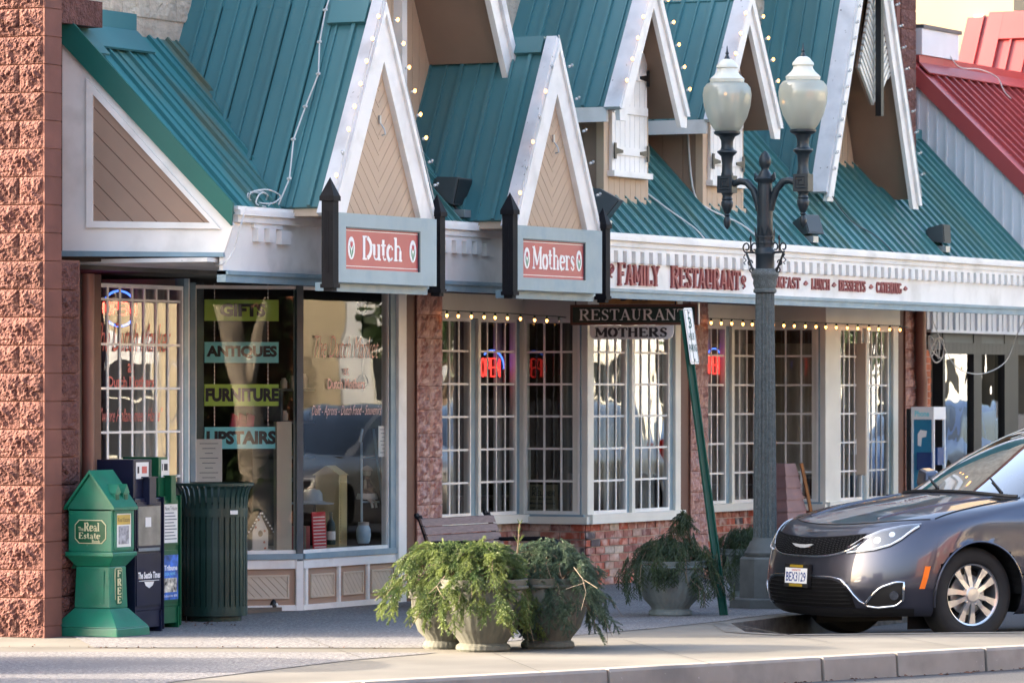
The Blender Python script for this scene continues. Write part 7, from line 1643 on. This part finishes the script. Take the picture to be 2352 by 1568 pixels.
MB().lathe([(.20, 0), (.21, .012), (.13, .02), (.105, .03), (.10, .09), (.075, .12), (0, .13)], c, 24).build('hat', M['bluewhite'], t, smooth=True); MB().tube([c - ZA * (c.z - zs - .01), c], .012, 6).build('stand', M['black'], t)
c = PT(760, 1250, -.20); t = thing('wine_bottle', 'dark green bottle behind the leaning red sign', 'bottle', c)
MB().lathe([(.036, 0), (.038, .01), (.038, .15), (.032, .18), (.013, .21), (.012, .26), (.015, .265), (0, .27)], c, 16).build('bottle', M['bingreen'], t, smooth=True); MB().lathe([(.0388, .04), (.0388, .11)], c, 16, cap=False).build('bottle_label', M['paper'], t)
fs2 = shift(F0, -.14); a, b = U(718, -.14), U(751, -.14); zt = ZP(730, 1175, -.14)
t = thing('red_rules_sign', 'narrow red text sign leaning against a green bottle', 'sign', (a, .14, zs)); bo = MB().prism([(a + .02, zs + .01), (b, zs + .01), (b - .03, zt), (a - .01, zt)], fs2, -.01, 0).build('board', mat('bright_red_board', (0.52, 0.02, 0.035), .5, .04), t)
for i in range(10): z = zs + .03 + i * (zt - zs - .05) / 10; MB().prism([(a + .025 - .002 * i, z), (b - .015 - .003 * i, z), (b - .015 - .003 * i, z + .009), (a + .025 - .002 * i, z + .009)], fs2, 0, .002).build('text_line', M['paper'], bo)
t = thing('striped_box', 'red and tan striped gift box behind the window post', 'box', PT(700, 1255, -.3)); bx_ = MB().box(U(693, -.3), U(712, -.3), .3, .42, zs + .01, zs + .2).build('box', M['signred'], t); MB().box(U(698, -.3), U(702, -.3), .296, .3, zs + .01, zs + .2).build('stripe', M['tan_panel'], bx_)
t = thing('grey_display_column', 'pale grey square column standing in the angled shop window', 'column', (0, 0, 0)); fC_ = shift(FA, -.12)
a, b = onplane(636, 1000, fC_)[0], onplane(670, 1000, fC_)[0]; MB().prism([(a, zs + .01), (b, zs + .01), (b, onplane(650, 968, fC_)[1]), (a, onplane(650, 968, fC_)[1])], fC_, -.08, 0).build('column', M['tan_panel'], t)
# shelf unit
oS = -.95; t = thing('display_shelf', 'grey shelf unit with bottles and mugs at the back of the shop window', 'shelf', PT(745, 1250, oS))
a, b = U(640, oS), U(808, oS)
for y in (895, 968, 1048, 1100): zz = ZP(745, y, oS); MB().box(a, b, .95, 1.2, zz - .012, zz + .012).build('shelf', M['lampgrey'], t)
for x in (a, b - .03, (a + b) / 2 + .2): MB().box(x, x + .035, .93, 1.2, zs, ZP(745, 895, oS)).build('upright', M['lampgrey'], t)
MB().box(a, b, 1.2, 1.22, zs, ZP(745, 895, oS)).build('back_panel', M['interior'], t)
r = random.Random(9)
for (y, n, sn_) in ((895, 6, 'top'), (1048, 6, 'lower'), (968, 4, 'middle')):
    for i in range(n):
        c = Vector((a + .12 + (b - a - .25) * (i + r.random() * .5) / n, .99, ZP(745, y, oS) + .013)); h_ = r.uniform(.06, .13)
        kind = r.choice(('mug', 'jar', 'bottle')); nm = {'mug': 'white mug', 'jar': 'small jar', 'bottle': 'small dark bottle'}[kind]
        o_ = MB().lathe([(.028, 0), (.03, .01), (.03, h_ * .7), (.02, h_ * .85), (.018, h_), (0, h_)], c, 12).build(kind, M[{'mug': 'paper', 'jar': 'galv', 'bottle': 'bingreen'}[kind]], None, smooth=True)
        tag(o_, '%s, %s from the left on the %s shelf in the wide shop window' % (nm, ['first', 'second', 'third', 'fourth', 'fifth', 'sixth'][i], sn_), kind, 'crockery and bottles on the shop shelves')
t = thing('pink_quilts', 'pink folded cloths hanging behind the UPSTAIRS board', 'cloth', (0, 0, 0)); fq = shift(FA, -.5)
for (a, b) in ((524, 545), (542, 566), (560, 584)):
    x0, x1 = onplane(a, 960, fq)[0], onplane(b, 960, fq)[0]; MB().prism([(x0, onplane(550, 1012, fq)[1]), (x1 - .02, onplane(550, 1015, fq)[1]), (x1, onplane(550, 955, fq)[1]), (x0 + .03, onplane(550, 948, fq)[1])], fq, -.02, .02 * r.random()).build('cloth', mat('pink_cloth', (0.50, 0.08, 0.13), .9, .3, 9), t)
# iron scrollwork
t = thing('iron_scroll', 'black wrought iron scroll ornament hanging behind the wide shop window', 'ornament', PT(832, 905, -.35)); mb = MB(); c = PT(832, 790, -.35); s_ = 1 / 140.
mb.tube([c + ZA * .38, c - ZA * .40], .008, 6)
for sg in (-1, 1):
    for zz in (.36, -.36): mb.tube([c + Vector((sg * (.02 + .09 * math.sin(R(a)) * (1 - a / 500)), 0, zz - math.copysign(.05, zz) + .05 * math.cos(R(a)) * math.copysign(1, zz))) for a in range(0, 330, 25)], .007, 5)
mb.build('ironwork', M['black'], t)
# neon OPEN signs
def neon(px0, px1, y0, y1, o, label, ring=False):
    fr = FRF(o); x0, z1 = onplane(px0, y0, fr); x1, z0 = onplane(px1, y1, fr); z1 = onplane((px0 + px1) / 2, y0, fr)[1]; z0 = onplane((px0 + px1) / 2, y1, fr)[1]; t = thing('neon_sign', label, 'neon sign', fr[0] + fr[1] * x0 + ZA * z0)
    w_ = (x1 - x0) / 4.4; h = z1 - z0; P3 = lambda x, z: fr[0] + fr[1] * x + ZA * z
    def st(pts): MB().tube([P3(*p) for p in pts], .0085, 6).build('red_tube', M['neon_r'], t, smooth=True)
    for i, ch in enumerate('OPEN'):
        a = x0 + i * w_ * 1.13; b = a + w_ * .85
        if ch == 'O': st([((a + b) / 2 + (b - a) / 2 * math.cos(R(q)), (z0 + z1) / 2 + h / 2 * math.sin(R(q))) for q in range(0, 361, 20)])
        if ch == 'P': st([(a, z0), (a, z1), (b - .01, z1), (b, z1 - h * .15), (b, z0 + h * .55), (b - .01, z0 + h * .45), (a, z0 + h * .45)])
        if ch == 'E': st([(b, z1), (a, z1), (a, z0), (b, z0)]); st([(a, (z0 + z1) / 2), (b - .01, (z0 + z1) / 2)])
        if ch == 'N': st([(a, z0), (a, z1), (b, z0), (b, z1)])
    cx = (x0 + x1) / 2; rx = (x1 - x0) * .62; rz = h * (.95 if not ring else 1.5)
    if ring: arcs = [((40, 150), 'neon_b'), ((160, 200), 'neon_r'), ((220, 320), 'neon_b'), ((340, 380), 'neon_r')]
    else: arcs = [((-5, 130), 'neon_b')]
    for (ab, m_) in arcs: MB().tube([P3(cx + rx * math.cos(R(q)) + (0 if ring else .03), (z0 + z1) / 2 + rz * math.sin(R(q)) + 0) for q in range(ab[0], ab[1] + 1, 9)], .0085, 6).build('blue_tube' if m_ == 'neon_b' else 'red_tube', M[m_], t, smooth=True)
    MB().box(x0 - .02, x1 + .02, -o + .02, -o + .03, z0 - .01, z0).build('mount', M['black'], t)
neon(1105, 1149, 823, 864, -.72, 'red and blue neon OPEN sign in the left restaurant bay')
neon(1622, 1653, 818, 858, -.72, 'red and blue neon OPEN sign beside the stone pier in the right bay')
neon(244, 305, 695, 722, -.12, 'neon OPEN sign with blue ring behind the barred shop window', True)
# things behind the bay windows
fk = shift(FRC(XK1), -.10); 
t = thing('banquet_sign', 'cream board lettered DE KELDER our Banquet and Meeting Room inside the restaurant window', 'sign', (XK1 + .1, .3, .7))
o0, o1 = onplane(1199, 1150, fk)[0], onplane(1281, 1150, fk)[0]; z1, z0 = onplane(1240, 1112, fk)[1], onplane(1240, 1180, fk)[1]
bo = MB().prism([(o0, z0), (o1, z0), (o1, z1), (o0, z1)], fk, -.01, 0).build('board', mat('aged_cream_board', (0.36, 0.30, 0.21), .6, .1), t); h = z1 - z0; w_ = o1 - o0
for (s_, a, b, c, d) in (('DE', .28, .5, .80, .93), ('KELDER', .28, .93, .62, .78), ('our Banquet', .25, .85, .46, .56), ('& Meeting Room', .1, .92, .30, .41), ('to 100 people', .08, .7, .14, .25)): btext(s_, fk, o0 + w_ * a, o0 + w_ * b, z0 + h * c, z0 + h * d, .001, M['ink'], bo, shear=.15, bold=.01)
paper(shift(FRC(XK1), -.04), 1202, 1032, 1219, 1104, 'white framed notice at the left of the cross facing restaurant window', lines=3)
M['shade'] = mat('amber_lampshade', (0.55, 0.30, 0.06), .6, .05, emit=(1.0, 0.5, 0.12), es=.35)
for i, (px, y, o) in enumerate(((1217, 945, -2.2), (1252, 938, -3.0))):
    c = PT(px, y, o); t = thing('pendant_lamp', ('nearer' if i == 0 else 'farther') + ' amber glass pendant lamp inside the restaurant', 'lamp', c)
    MB().lathe([(.20, 0), (.19, .02), (.09, .13), (.03, .15), (0, .15)], c, 20).build('lamp_shade', M['shade'], t, smooth=True); MB().tube([c + ZA * .15, (c.x, c.y, 2.64)], .006, 5).build('flex', M['black'], t)
def table(c, label, ch):
    t = thing('dining_table', label, 'table', c); MB().box(c[0] - .4, c[0] + .4, c[1] - .35, c[1] + .35, .75, .78).build('table_top', M['benchwood'], t); MB().tube([(c[0], c[1], .03), (c[0], c[1], .75)], .04, 8).build('leg', M['black'], t)
    for k, dy in enumerate((-.65, .65)):
        q = thing('dining_chair', ('dark wooden chair on the %s side of the ' % ('near' if dy < 0 else 'far')) + ch, 'chair', (c[0], c[1] + dy, 0)); s_ = 1 if dy > 0 else -1
        MB().box(-.22, .22, -.2, .2, .45, .49).build('seat', M['benchwood'], q, world=False)
        for a in (-.2, .2):
            for b in (-.18, .18): MB().box(a - .02, a + .02, b - .02, b + .02, .03, .45).build('leg', M['benchwood'], q, world=False)
            MB().box(a - .02, a + .02, s_ * .18 - .015, s_ * .18 + .015, .49, 1.0).build('back_post', M['benchwood'], q, world=False)
        MB().box(-.2, .2, s_ * .18 - .01, s_ * .18 + .01, .85, 1.0).build('back_rail', M['benchwood'], q, world=False)
table((2.0, 1.4, 0), 'dark dining table behind the front run of the left bay', 'table behind the left bay'); table((.6, 2.4, 0), 'dark dining table deeper inside the restaurant', 'table deeper in the room'); table((8.0, 1.6, 0), 'dark dining table behind the front run of the right bay', 'table behind the right bay')
# notice board behind the second cross window
nx = XK2 + .9; t = thing('notice_board', 'beige board covered in pinned papers behind the right bay window', 'notice board', (nx, .5, 1)); MB().box(nx, nx + .03, -.1, 2.2, .9, 2.25).build('board', M['tan_panel'], t)
for i in range(14): a = r.uniform(0, 2.0); z = r.uniform(1.0, 2.0); MB().box(nx - .004 - .0007 * i, nx, a, a + r.uniform(.1, .2), z, z + r.uniform(.12, .26)).build('pinned_paper', M[r.choice(['paper', 'lampgrey', 'paper', 'tan_panel'])], t)
# miniature windmill with lap boards, partly behind the lamp
c = Vector((U(1795, .32), -.32, 0)); t = thing('garden_windmill', 'mauve lap-boarded wooden windmill body behind the street lamp', 'windmill', c)
for i in range(9):
    a0 = .36 - .024 * i; z = .02 + i * .115
    mb = MB(); a1 = a0 - .026; mb.add([(c.x - a0, c.y - a0 * .7, z), (c.x + a0, c.y - a0 * .7, z), (c.x + a0, c.y + a0 * .7, z), (c.x - a0, c.y + a0 * .7, z), (c.x - a1 + .01, c.y - a1 * .7 + .01, z + .118), (c.x + a1 - .01, c.y - a1 * .7 + .01, z + .118), (c.x + a1 - .01, c.y + a1 * .7 - .01, z + .118), (c.x - a1 + .01, c.y + a1 * .7 - .01, z + .118)], [(0, 3, 2, 1), (4, 5, 6, 7), (0, 1, 5, 4), (1, 2, 6, 5), (2, 3, 7, 6), (3, 0, 4, 7)]).build('lap_board', mat('mauve_board', (0.23, 0.13, 0.125), .7, .12) if i == 0 else bpy.data.materials['mauve_board'], t)
MB().tube([c + Vector((.40, -.27, 0)), c + Vector((.16, -.14, 1.06))], .02, 4).build('corner_strip', mat('orange_brown_wood', (0.32, 0.13, 0.04), .6), t)

# ================================================================ neighbours
NX = XE + .02
t = thing('red_roofed_shop', 'neighbouring shop with red metal roof, ribbed white end wall and dark windows', 'building', (NX, 0, 0))
def npart(mb, name, m, **k): return mb.build(name, M[m], t, **k)
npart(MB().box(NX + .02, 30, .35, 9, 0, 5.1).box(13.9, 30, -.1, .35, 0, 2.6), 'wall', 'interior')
npart(MB().box(NX + .05, NX + .30, -.02, .3, 0, 2.6), 'pier_core', 'mortar_grey')
for k in range(34):
    for j in range(2):
        a = NX + .05 + j * .12 + (.06 if k % 2 else 0); a0, a1 = max(a, NX + .05), min(a + .115, NX + .30)
        if k % 2 and j == 0: MB().box(NX + .05, NX + .105, -.03, .0, .01 + k * .073, .073 * k + .075).build('brick', M['brick_orange'], t)
        MB().box(a0, a1, -.03, .0, .01 + k * .073, .073 * k + .075).build('brick', M['brick_orange'], t)
def nu(px): return U(px, 0)
fN = F0
for (a, b) in ((2162, 2230), (2246, 2301), (2330, 2420)):
    wo_ = rect(fN, nu(a), nu(b), .3, .34, -.05, .02).build('window', M['black'], t); x0, x1 = nu(a), nu(b); MB().add([(x0, 0, .34), (x1, 0, .34), (x1, 0, 2.4), (x0, 0, 2.4)], [(0, 1, 2, 3)]).build('pane', M['glass'], wo_)
for (a, b) in ((2229, 2247), (2300, 2331), (2158, 2163)): npart(rect(fN, nu(a), nu(b), 0, 2.5, -.08, .04), 'window_post', 'black')
npart(rect(fN, NX + .1, 15, 2.20, 2.6, -.1, .03), 'header', 'floodgrey'); npart(rect(fN, nu(2158), 15, 0, .3, -.1, .03), 'stall_riser', 'black')
for i in range(26): x = nu(2158) + .12 * i; MB().prism([(x, 2.16), (x + .118, 2.16), (x + .118, 2.28), (x, 2.28)], FRF(.05), 0, .01).build('valance_flap', M['black'], t)
rw = MB(); x = NX
strips([(NX, 2.41), (14, 2.41), (14, 2.60), (NX, 2.60)], FRF(.10), 90, .33, .0, -.02, 0, 'ribbed_panel', M['whitemetal'], t, rib=[(0, .05, .03), (.5, .02, .012)])
npart(rect(FRF(.10), NX, 14, 2.38, 2.41, -.02, .05), 'drip_edge', 'whitemetal'); npart(MB().box(NX, 14, -.12, 0, 2.605, 2.63), 'soffit', 'floodgrey')
rz = lambda o: 4.99 - .97 * o
fcn = FRC(NX)
strips([(-.1, 4.2), (1.6, 2.7), (1.6, rz(1.6) - .02), (-.1, rz(-.1) - .02)], fcn, 90, .105, 0, -.03, 0, 'ribbed_panel', M['whitemetal'], t, rib=[(0, .02, .014)])
npart(MB().prism([(-.12, rz(-.12) - .02), (1.6, rz(1.6) - .02), (1.6, rz(1.6) + .19), (-.12, rz(-.12) + .19)], fcn, -.02, .05), 'rake_trim', 'redmetal')
fpn_ = plane3((NX + .03, -1.6, rz(1.6) + .17), (15, -1.6, rz(1.6) + .17), (NX + .03, .1, rz(-.1) + .17)); q = [to2(fpn_, (NX + .03, -1.6, rz(1.6) + .17)), to2(fpn_, (15, -1.6, rz(1.6) + .17)), to2(fpn_, (15, .1, rz(-.1) + .17)), to2(fpn_, (NX + .03, .1, rz(-.1) + .17))]
strips(q, fpn_, 90, .24, 0, -.03, 0, 'roof_panel', M['redmetal'], t, rib=[(0, .03, .035)])
npart(MB().prism([to2(fpn_, (NX + .03, -.08, rz(.08) + .17)), to2(fpn_, (15, -.08, rz(.08) + .17)), to2(fpn_, (15, .1, rz(-.1) + .17)), to2(fpn_, (NX + .03, .1, rz(-.1) + .17))], fpn_, .035, .05).box(NX + .03, 15, .0, .12, rz(0) + .1, rz(0) + .32), 'flashing', 'redmetal')
npart(MB().box(NX + .03, U(2196, 0), -.03, .12, rz(0) + .321, rz(0) + .60), 'parapet', 'whitemetal'); npart(MB().box(NX + .03, U(2200, 0), -.05, .14, rz(0) + .601, rz(0) + .64), 'parapet_cap', 'floodgrey')
f = plane3((12.2, 1.0, 4.39), (12.2, -1.4, 4.39), (13.2, 1.0, 6.02)); q = [to2(f, p) for p in ((12.2, 1.0, 4.39), (12.2, -1.4, 4.39), (13.2, -1.4, 6.02), (13.2, 1.0, 6.02))]
strips(q if area(q) > 0 else q[::-1], f, 90, .20, 0, -.03, 0, 'dormer_roof_panel', M['redmetal'], t, rib=[(0, .022, .03)])
q = [to2(f, p) for p in ((13.02, .73, 5.73), (13.02, -1.4, 5.73), (13.22, -1.4, 6.05), (13.22, .73, 6.05))]; npart(MB().prism(q if area(q) > 0 else q[::-1], f, .0, .04), 'ridge_cap', 'redmetal')
q = [to2(f, p) for p in ((12.2, .73, 4.39), (12.2, .55, 4.39), (13.2, .55, 6.02), (13.2, .73, 6.02))]; npart(MB().prism(q if area(q) > 0 else q[::-1], f, .0, .041), 'dormer_trim', 'redmetal')
t = thing('cream_building', 'sunlit cream stucco building rising behind the red roofed shop', 'building', (14, 3, 0))
MB().box(13.9, 30, .7, 14, 0, 11).build('wall', M['creamwall'], t)
def cxp(px): return onplane(px, 50, FRC(13.9))[0]
a, b = cxp(2240), cxp(2262); MB().prism([(a, 5.2), (b, 5.2), (b, 6.1), (a, 6.1)], FRC(13.9), 0, .05).build('window_trim', M['cream'], t); MB().prism([(b, 5.2), (cxp(2420), 5.2), (cxp(2420), 6.0), (b, 6.0)], FRC(13.9), 0, .02).build('window_blind', M['whitemetal'], t)
wire('thin cable draped over the white parapet and red flashing', [PT(2120, 78, 0), PT(2165, 92, .02), PT(2180, 125, .02), PT(2205, 155, .1), PT(2250, 160, .1), PT(2290, 178, .12), PT(2310, 215, .2), PT(2352, 250, .3)], .007)
# ================================================================ the other side of the street (seen in the glass)
def far_building(x0, x1, y0, h, wallm, label, storeys=2, ww=1.2, gap=1.2, trim='cream', shop=True):
    t = thing('street_building', label, 'building', (x0, y0, 0)); MB().box(x0, x1, y0 - 9, y0, -.15, h).build('wall', M[wallm], t)
    MB().box(x0 - .1, x1 + .1, y0 - 9, y0 + .25, h, h + .35).build('cornice', M[trim], t)
    f = (Vector((x0, y0, 0)), XA, ZA, YA)
    n = int((x1 - x0 - gap) / (ww + gap)); 
    for s_ in range(storeys):
        for i in range(n):
            a = gap + i * (ww + gap); z0, z1 = (.5, 2.6) if s_ == 0 and shop else (1.0 + 3.3 * s_, 2.9 + 3.3 * s_)
            wd = MB()
            for q in ((a - .1, a, z0 - .1, z1 + .1), (a + ww, a + ww + .1, z0 - .1, z1 + .1), (a, a + ww, z1, z1 + .1), (a, a + ww, z0 - .1, z0), (a, a + ww, (z0 + z1) / 2 - .03, (z0 + z1) / 2 + .03)): wd.box(x0 + q[0], x0 + q[1], y0, y0 + .08, q[2], q[3])
            wo_ = wd.build('window', M[trim], t); MB().box(x0 + a, x0 + a + ww, y0, y0 + .03, z0, z1).build('pane', M['darkpane'], wo_)
    return t
M['darkpane'] = mat('dark_window_pane', (0.03, 0.035, 0.04), 0.06, 0.1, spec=0.8)
M['brickwall_o'] = mat('orange_brick_wall', (0.27, 0.09, 0.045), 0.9, 0.35, 3.0, 0.2, 20, 0.01, dirt=(0.34, 0.25, 0.18), ds=.5)
far_building(-31, -9, -28, 8.5, 'brickwall_o', 'orange brick two storey block across the street', ww=.9, gap=2.3)
far_building(-8, 13, -28.5, 7.0, 'creamblock', 'rough tan stone block across the street')
M['creamstreet'] = mat('cream_street_wall', (0.46, 0.39, 0.27), .9, .06, .6)
far_building(14, 50, -29, 9.0, 'creamstreet', 'pale cream two storey block across the street with white windows', ww=1.6, gap=2.4)
far_building(52, 90, -30, 6.5, 'whitemetal', 'low white commercial block far along the street', ww=2.0, gap=1.6)
far_building(-62, -46, 8, 7.5, 'brickwall_o', 'red brick corner block beyond the side street')
t = thing('canopy_tent', 'white pyramid canopy tent across the street', 'tent', (31, -24.5, 0)); 
MB().add([(29.4, -26, 2.45), (32.6, -26, 2.45), (32.6, -23, 2.45), (29.4, -23, 2.45), (31, -24.5, 3.35), (29.4, -26, 2.15), (32.6, -26, 2.15), (32.6, -23, 2.15), (29.4, -23, 2.15)], [(0, 1, 4), (1, 2, 4), (2, 3, 4), (3, 0, 4), (0, 5, 6, 1), (1, 6, 7, 2), (2, 7, 8, 3), (3, 8, 5, 0)]).build('canopy', M['signwhite'], t)
for (a, b) in ((29.4, -26), (32.6, -26), (32.6, -23), (29.4, -23)): MB().tube([(a, b, -.15), (a, b, 2.4)], .025, 6).build('leg', M['galv'], t)
def tree(x, y, h, cr, seed, label, m='treeleaf'):
    r = random.Random(seed); t = thing('street_tree', label, 'tree', (x, y, -.15)); tr = MB(); tr.tube([(x, y, -.15), (x + .1, y, h * .3), (x, y + .1, h * .6)], [.22, .16, .09], 8)
    V, Fc = [], []
    for k in range(9): a = r.uniform(0, 6.3); tr.tube([(x, y, h * (.3 + .03 * k)), (x + cr * .7 * math.cos(a), y + cr * .7 * math.sin(a), h * (.5 + .04 * k))], [.07, .02], 5)
    cl = [Vector((r.uniform(-1, 1) * cr * .7, r.uniform(-1, 1) * cr * .7, h * r.uniform(.4, .95))) for _ in range(26)]
    for c in cl:
        for _ in range(150):
            d = Vector((r.gauss(0, 1), r.gauss(0, 1), r.gauss(0, .8))).normalized() * (cr * .38 * r.random() ** .4); p = Vector((x, y, 0)) + c + d; a = Vector((r.uniform(-1, 1), r.uniform(-1, 1), r.uniform(-1, 1))).normalized() * .11; b_ = a.orthogonal().normalized() * .07
            b = len(V); V += [(p - a)[:], (p + b_)[:], (p + a)[:], (p - b_)[:]]; Fc.append((b, b + 1, b + 2, b + 3))
    tr.build('trunk', M['twig'], t); me = bpy.data.meshes.new('crown'); me.from_pydata(V, [], Fc); me.materials.append(M[m]); setp(new_obj('crown', me), t)
M['treeleaf'] = leafmat('tree_leaves', (0.03, 0.06, 0.02), (0.07, 0.12, 0.04), 2, .2)
for i, (x, y, h, cr, l) in enumerate(((56, -21, 7, 2.6, 'round green street tree at the far end of the street'), (70, -20, 8, 3.0, 'tall green street tree farthest along the street'), (44, -22.5, 6, 2.0, 'small street tree in front of the cream block'), (-4, -24, 6.5, 2.2, 'street tree in front of the tan stone block'))): tree(x, y, h, cr, i + 5, l)
def copy_tree(o, parent=None):
    c = o.copy(); COL.objects.link(c); c.parent = parent
    for ch in o.children: copy_tree(ch, c)
    return c
def repaint(o, old, new):
    for c in [o] + list(o.children_recursive):
        for s_ in c.material_slots:
            if s_.material and s_.material.name == M[old].name: s_.link = 'OBJECT'; s_.material = M[new]
pc_ = minivan((20.6, -10.8, -.15), R(180), 'silver car in the street beyond the restaurant', 'paint_silver', front=False, group=None)
spots_ = [(27.4, -11.0, 180, 'paint_blue', 'blue car in the street behind the silver one'), (36.0, -11.0, 180, 'paint_blue', 'second blue car farther along the street'), (46, -11.2, 180, 'paint_silver', 'silver car farthest along the street'), (15.0, -11.0, 180, 'paint_silver', 'nearest silver car in the street beyond the frame')]

for (x, y, rz, m_, lb) in spots_:
    c = copy_tree(pc_); c.location = (x, y, -.15); c.rotation_euler = (0, 0, R(rz)); c['label'] = lb; repaint(c, 'paint_silver', m_)
l_, X_ = 30.5, -8.35  # unseen car added to cast the lower-left ground shadow
c = copy_tree(pc_); c.location = (X0 + l_ * CA + X_ * SA, -D + l_ * SA - X_ * CA, -.15); c.rotation_euler = (0, 0, math.atan2(CA, -SA) + R(1)); c['label'] = 'silver car parked in the side street just out of frame on the left'
l_, X_ = 28.3, -8.9  # another unseen car added, extending that shadow toward the camera
c = copy_tree(pc_); c.location = (X0 + l_ * CA + X_ * SA, -D + l_ * SA - X_ * CA, -.15); c.rotation_euler = (0, 0, math.atan2(CA, -SA) - R(1)); c['label'] = 'second silver car parked closer to the crossing just out of frame on the left'

def refl(px, py, fr, dist):      # where a mirror ray from the camera lands, dist metres beyond the pane
    c, s_ = ray(px); d = Vector((c, s_, (CY - py) / F)); C = Vector((X0, -D, H)); l = (fr[0] - C).dot(fr[3]) / d.dot(fr[3]); q = C + d * l; r_ = d - fr[3] * (2 * d.dot(fr[3])); return q + r_.normalized() * dist
def conifer(p, h, cr, seed, label):
    r = random.Random(seed); t = thing('evergreen_tree', label, 'tree', (p.x, p.y, -.15)); MB().tube([(p.x, p.y, -.15), (p.x, p.y, h * .9)], [.2, .03], 8).build('trunk', M['twig'], t); V, Fc = [], []
    for _ in range(9000):
        z = r.random() ** 1.3; rr = cr * (1 - z) * (.55 + .45 * r.random()) * (1 + .18 * math.sin(z * 40)); a = r.uniform(0, 6.283); q = Vector((p.x + rr * math.cos(a), p.y + rr * math.sin(a), .2 + z * h)); ax = Vector((math.cos(a), math.sin(a), r.uniform(-.8, .1))).normalized() * .16; bx = Vector((-math.sin(a), math.cos(a), r.uniform(-.3, .3))) * .05
        b = len(V); V += [(q - ax)[:], (q + bx)[:], (q + ax)[:], (q - bx)[:]]; Fc.append((b, b + 1, b + 2, b + 3))
    me = bpy.data.meshes.new('crown'); me.from_pydata(V, [], Fc); me.materials.append(M['cedar']); setp(new_obj('crown', me), t)
for i, (px, h, cr) in enumerate(((452, 7.5, .9), (640, 8.5, 1.3))): conifer(refl(px, 900, FA, 24), h, cr, 60 + i, ('narrow dark' if i == 0 else 'broad dark') + ' conifer added across the street to darken the angled shop window reflection')  # conifers added on mirror rays to put dark patches into the pane's reflection
a_, b_ = refl(610, 1260, FA, 23), refl(525, 690, FA, 23); t = thing('bare_tree', 'bare pale-barked leaning tree across the street', 'tree', (a_.x, a_.y, -.15)); MB().tube([(a_.x, a_.y, -.15), a_.lerp(b_, .4) + Vector((.05, 0, 0)), b_, b_ + (b_ - a_) * .6], [.24, .19, .13, .05], 10).tube([a_.lerp(b_, .6), b_ + Vector((.9, 0, 1.2))], [.12, .03], 8).build('trunk', mat('pale_bark', (0.50, 0.44, 0.36), .9, .4, 3), t, smooth=True)
